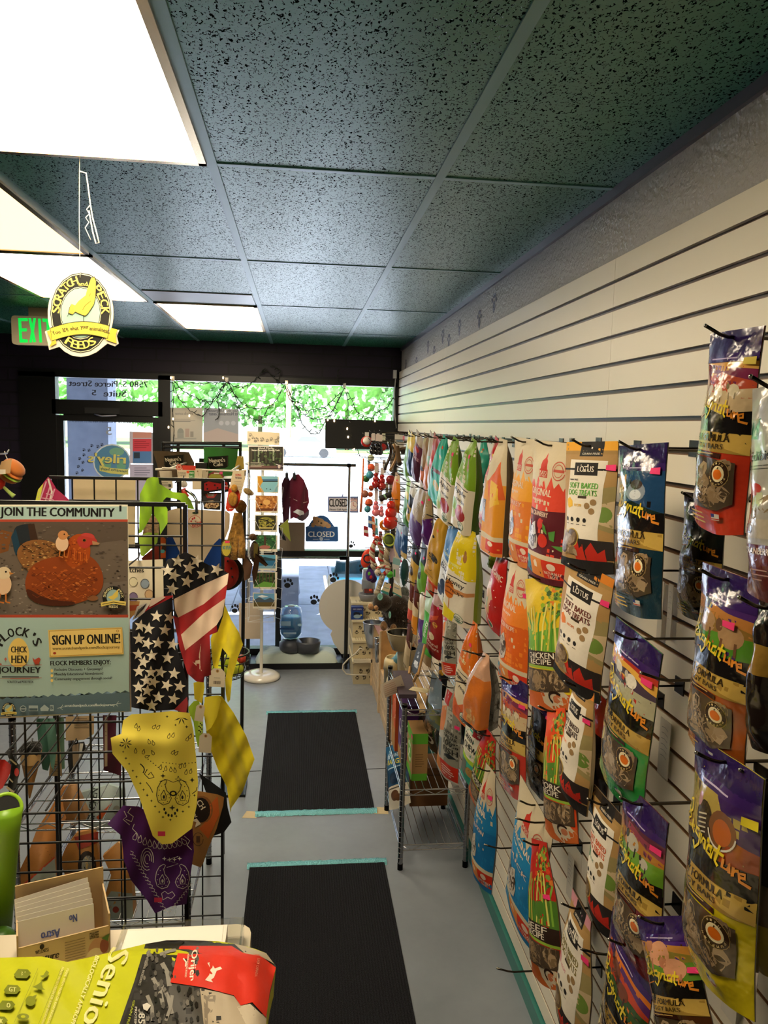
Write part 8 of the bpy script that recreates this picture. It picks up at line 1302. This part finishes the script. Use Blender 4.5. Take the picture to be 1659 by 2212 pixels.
# third row
B('small yellow avocado pouch in the third row', gen([(.35, '#20211f'), (.65, '#c9a03a')], [('e', .4, .35, .28, .12, '#3a2c1c')]), 900, 1187, 891, 1260, 17, .67, .5, .03, (.6, .88)); B('small green avocado pouch in the third row', gen([(.35, '#3a3f44'), (.65, '#6fa82a')], [('e', .4, .4, .22, .13, '#2a241c')]), 921, 1187, 908, 1276, 17, .665, .45, .03, (.6, .8))
B('orange-red fruit pouch under the mustard blueberry bag', gen([(.3, '#d86a3a'), (.7, '#c8401c')], [('e', .35, .8, .3, .1, '#d8a04a'), ('e', .5, .3, .3, .14, '#b82a1c'), ('e', .4, .55, .3, .1, '#a87a5a')]), 940, 1240, 930, 1306, 27, .68, .7, .04)
B('deep red pouch in clear film with carrot pictures in the third row', gen([(.22, '#c9a8a4'), (.78, '#9a2420')], [('e', .6, .5, .15, .045, '#d8a83a'), ('e', .45, .3, .2, .055, '#d8c8a0'), ('p', [(.2, .58), (.8, .68), (.7, .6), (.3, .52)], '#c8502a'), ('p', [(.1, .45), (.35, .5), (.3, .4), (.4, .34), (.1, .32)], '#3a1412'), ('t', 'Hound', .5, .2, .7, .05, '#e6d0c0'), ('t', 'Fetchers', .5, .14, .8, .05, '#e6d0c0')]), 948, 1284, 936, 1412, 32, .655, .45, .035, (.72, .78), neck=0.55)
B('bright green pouch in clear film left of the deep red one', gen([(.25, '#b8d0b0'), (.6, '#4fae3a'), (.15, '#b09060')], [('t', 'treats', .5, .5, .7, .08, '#d9ead0', 1.3)]), 931, 1292, 920, 1428, 22, .66, .42, .035)
B('white and purple slim pouch left of the bright green one', gen([(.5, '#d3c8b0'), (.5, '#5f3f8a')], [('e', .4, .15, .3, .06, '#d8c8a0')]), 914, 1284, 910, 1392, 12, .67, .35, .03)
for i, (a, b, c_, d_, lb) in enumerate(((892, 1260, 886, 1345, 'left red and cream strip pack below the yellow avocado pouch'), (902, 1262, 895, 1365, 'orange-footed cream strip pack below the avocado pouches'), (888, 1348, 877, 1442, 'brown and cream strip pack behind the chalkboard'))): B(lb, gen([(.35, ('#6a2a1c', '#5a2c1c', '#4a3a2a')[i]), (.3, '#d3bd98'), (.35, ('#d85a4a', '#e8962a', '#c3ae88')[i])], [('p', [(0, .65), (1, .5), (.6, .95), (0, 1)], '#5a2618'), ('s', oval(.5, .06, .25, .03, 10, 0, 5), .08, '#1c1814')]), a, b, c_, d_, 11, .67, .28, .03, m='kraft')
B('grey fish pouch of the upper row with red foot', fish(), 972, 1316, 970, 1456, 30, .65, .42, .045, (.9, .8))
B('orange pumpkin biscuit bag with a cream middle band', biscuit('#dc701c', 'Pumpkin', 'pumpkin', '#e0cfae'), 1026, 1352, 1008, 1552, 38, .65, .42, .055, (.7, .8), 'g', side='#a8521c', neck=0.32)
B('orange pouch in clear film with a black side gusset', gen([(.3, '#d8a88a'), (.7, '#d8762a')], [('k', .1, .06, .7, .22, 14, ('#d8a860', '#b8844a'), .12), ('p', [(.0, 1), (.4, 1), (.1, .2), (0, .2)], '#e0c8c0'), ('p', [(0, .05), (1, .04), (1, 0), (0, 0)], '#120e0c')]), 1050, 1420, 1036, 1562, 46, .64, .5, .075, None, 'g', side='#100d0b', m='foil', neck=0.35)
B('teal and cream green chews pouch below the pumpkin bag', chews(), 1030, 1552, 1016, 1688, 42, .65, .52, .045, m='kraft')
B('red and green pork recipe pouch behind the pale blue-edged pouch', recipe('PORK', '#c82a20', '#d8301c'), 1060, 1592, 1034, 1735, 44, .66, .5, .05, (.85, .55), m='kraft', neck=0.5)
B('purple-topped foil pouch with a red foot beside the pumpkin bags', zig(sunset, '#b8301c', 'LAMB FORMULA'), 1112, 1472, 1106, 1706, 56, .64, .44, .045, (.9, .80), m='foil')
B('dark foil pouch deep behind the rooster pouch', zig(hills(('#1c1420', '#2a1c24'), '#1a1410', '#14140e', [], ('#333', '#222')), '#2a0e0e', 'BEEF FORMULA'), 1172, 1512, 1160, 1704, 44, .72, .45, .045, (.9, .85), m='foil')
B('orange and green pork recipe pouch with a dark brown band', recipe('PORK', '#d84a1c', '#e86a1c'), 1202, 1540, 1214, 1806, 68, .64, .44, .055, m='kraft', neck=0.6)
B('kraft treat pouch with brown lettering seen edge-on in the third row', lotus('#3a2018', '#e87a3a', '#e88a3a'), 1262, 1488, 1240, 1724, 58, .64, .46, .06, (.9, .76), m='kraft', side='#c9b894', neck=0.7)
B('dark brown pouch hidden between the edge-on kraft pouch and the duck pouch', gen([(.3, '#a8321c'), (.7, '#1c120d')], [('t', '& RED', .5, .2, .6, .05, '#8a6a3a')]), 1300, 1515, 1280, 1740, 52, .72, .45, .05, m='foil')
# fourth row and below
B('blue pouch with yellow lettering standing on the lower wire shelf', gen([(.38, '#2a5f86'), (.3, '#1f4668'), (.32, '#c9c0b0')], [('t', 'fruit', .4, .82, .6, .09, '#b8d0e0', 0, .2), ('t', 'BAGGIES', .55, .7, .9, .08, '#d8c84a', -.1), ('r', .1, .6, .9, .62, '#b8d0e0'), ('e', .5, .44, .3, .1, '#1a2c44'), ('e', .45, .17, .2, .08, '#5a3a24'), ('e', .6, .13, .15, .05, '#5a3a24'), ('r', .1, .27, .9, .29, '#5a544c')]), 856, 1612, 864, 1742, 40, .535, .62, .05, hook=False)
B('pale blue clear-topped pouch with a brown seal above the chrome shelf', gen([(.4, '#8aa0b4'), (.25, '#55685a'), (.35, '#2c2a26')], [('p', [(0, .62), (1, .55), (1, .42), (0, .46)], '#7a7a2a'), ('k', .1, .2, .8, .36, 14, ('#b08a64', '#8a6a4a', '#c9a880'), .12), ('e', .55, .13, .25, .055, '#d8d0c0'), ('e', .55, .13, .15, .03, '#5a3a20')]), 944, 1468, 931, 1608, 36, .66, .5, .045, m='foil', neck=0.6)
B('black pouch with a small yellow picture behind the pale blue one', gen([(1, '#17161a')], [('e', .5, .75, .3, .08, '#d8a02a'), ('r', .2, .5, .6, .56, '#b8284a')]), 958, 1440, 958, 1510, 20, .72, .55, .04)
B('dark pouch in bluish film behind the lower fish pouch', gen([(.5, '#5a6a7c'), (.5, '#20262c')], [('e', .5, .75, .25, .06, '#8a8a3a')]), 998, 1450, 996, 1600, 30, .72, .45, .04, (.9, .6), m='foil')
B('grey fish pouch of the lower row with bold black lettering', fish(), 980, 1488, 966, 1672, 46, .65, .46, .05, (.9, .62), neck=0.6)
B('cream and blue fish pouch lowest beside the chrome shelf', plato('#1c7ab0', '#1a6ea8', 'SALMON', None), 1060, 1668, 1040, 1898, 46, .645, .42, .06, (.85, .80), m='kraft', side='#4a4a4a', neck=0.45)
B('cream and blue pouch with a red tower mark in the lower row', plato('#2088c0', '#1c7ab4', 'DUCK', None), 1158, 1742, 1124, 1990, 72, .64, .48, .055, m='kraft')
B('tall red pepper-printed recipe pouch in the lower row', recipe('BEEF', '#b8281c', '#d8401c'), 1166, 1828, 1184, 2118, 66, .63, .42, .055, (.85, .62), m='kraft', neck=0.5)
B('white-labelled kraft pouch with orange lettering in the lower row', lotus('#d85a2a', '#4f7a5a', '#3a2c20'), 1314, 1742, 1300, 1990, 62, .66, .48, .05, m='kraft')
B('foil pouch with a goat scene and a dark red foot', zig(goat, '#6a1414', 'GOAT FORMULA'), 1392, 1742, 1374, 2064, 96, .62, .46, .055, (.9, .80), m='foil')
B('large turkey foil pouch with a bright yellow foot at lower right', zig(turkey, '#d8c41c', 'TURKEY FORMULA', '#5a4a10'), 1572, 1652, 1552, 2112, 148, .58, .5, .07, (.95, .80), m='foil', stc='#e0cc2a')
B('dark yellow-footed foil pouch at the right edge behind the turkey pouch', gen([(.55, '#120e0c'), (.2, '#5a4420'), (.25, '#b8a01c')], [('e', .4, .35, .12, .05, '#c8642a')]), 1668, 1690, 1655, 2080, 80, .62, .45, .06, m='foil')
B('foil pouch with a fiery horse scene at the bottom edge', zig(fire, '#3a2410', 'BISON FORMULA'), 1366, 2046, 1330, 2330, 88, .62, .48, .05, m='foil')
B('foil pouch with a pink pig scene at the bottom right', zig(pig, '#4a2a14', 'PORK FORMULA'), 1438, 2000, 1500, 2330, 128, .60, .5, .055, (.95, .66), m='foil')
B('pink-edged kraft treat pouch at the bottom edge', lotus('#8a7a3a', '#d88a9a', '#c98a94'), 1256, 1966, 1232, 2240, 66, .64, .46, .05, (.92, .74), m='kraft', neck=0.6)
for P, lb in HK: hook(P, 'dark wire hook for the '+' '.join(lb.split()[:11]))
for P, lb in TH: hook(P, 'steel toy hook for the '+' '.join(lb.split()[:11]), .02)
# empty hooks and price strips on the wall
for i, (a, b, lb) in enumerate(((1090, 1835, 'left of the red pepper recipe pouch'), (1120, 2102, 'near the green baseboard at the bottom'), (1320, 2065, 'beside the fiery horse pouch'), (990, 1385, 'below the honey bag'), (1038, 1415, 'above the clear film orange pouch'), (1460, 1475, 'right of the duck pouch'), (1165, 1780, 'below the dark foil pouch'), (1020, 1480, 'in front of the pumpkin bag'), (950, 1120, 'at the left end of the second row'))):
    p = W(a, b, X=.63); hook(p, 'empty dark wire hook '+lb, .05)
for a, b, c_, d_, lb in ((1432, 1255, 1424, 1380, 'narrow white price strip under the blue foil pouch'), (1452, 1262, 1444, 1378, 'wider white price strip beside the narrow one'), (1440, 1556, 1420, 1665, 'handwritten white price card right of the duck pouch'), (1235, 1850, 1222, 1925, 'white price card below the pork recipe pouch'), (1275, 1950, 1264, 2010, 'faint price card by the kraft pouch with orange lettering'), (1040, 1135, 1036, 1180, 'small white price card behind the gingerbread bag'), (1012, 1300, 1010, 1330, 'tiny price card above the pumpkin bag'), (1175, 1330, 1172, 1420, 'price card deep behind the rooster pouch'), (1590, 2010, 1575, 2200, 'large white price card under the turkey pouch')):
    p, q = W(a, b, X=XS-.01), W(c_, d_, X=XS-.01); wd2 = .022 if 'narrow' in lb else .05; h2 = p.z-q.z
    o = MB('#d8d0c2').box(XS-.012, XS-.0105, p.y-wd2/2, p.y+wd2/2, q.z, p.z); o.art([('s', [(.2, .85-.1*i), (.5, .87-.1*i), (.8, .84-.1*i)], .02, '#6a6a72') for i in range(6)], lambda u, v, t_: Vector((XS-.012-t_, p.y+wd2/2-wd2*u, q.z+h2*v)), h2/wd2); tag(o.build('price_card', M['paper'], loc=(XS, p.y, q.z)), lb, 'price card', 'price cards on the slatwall')
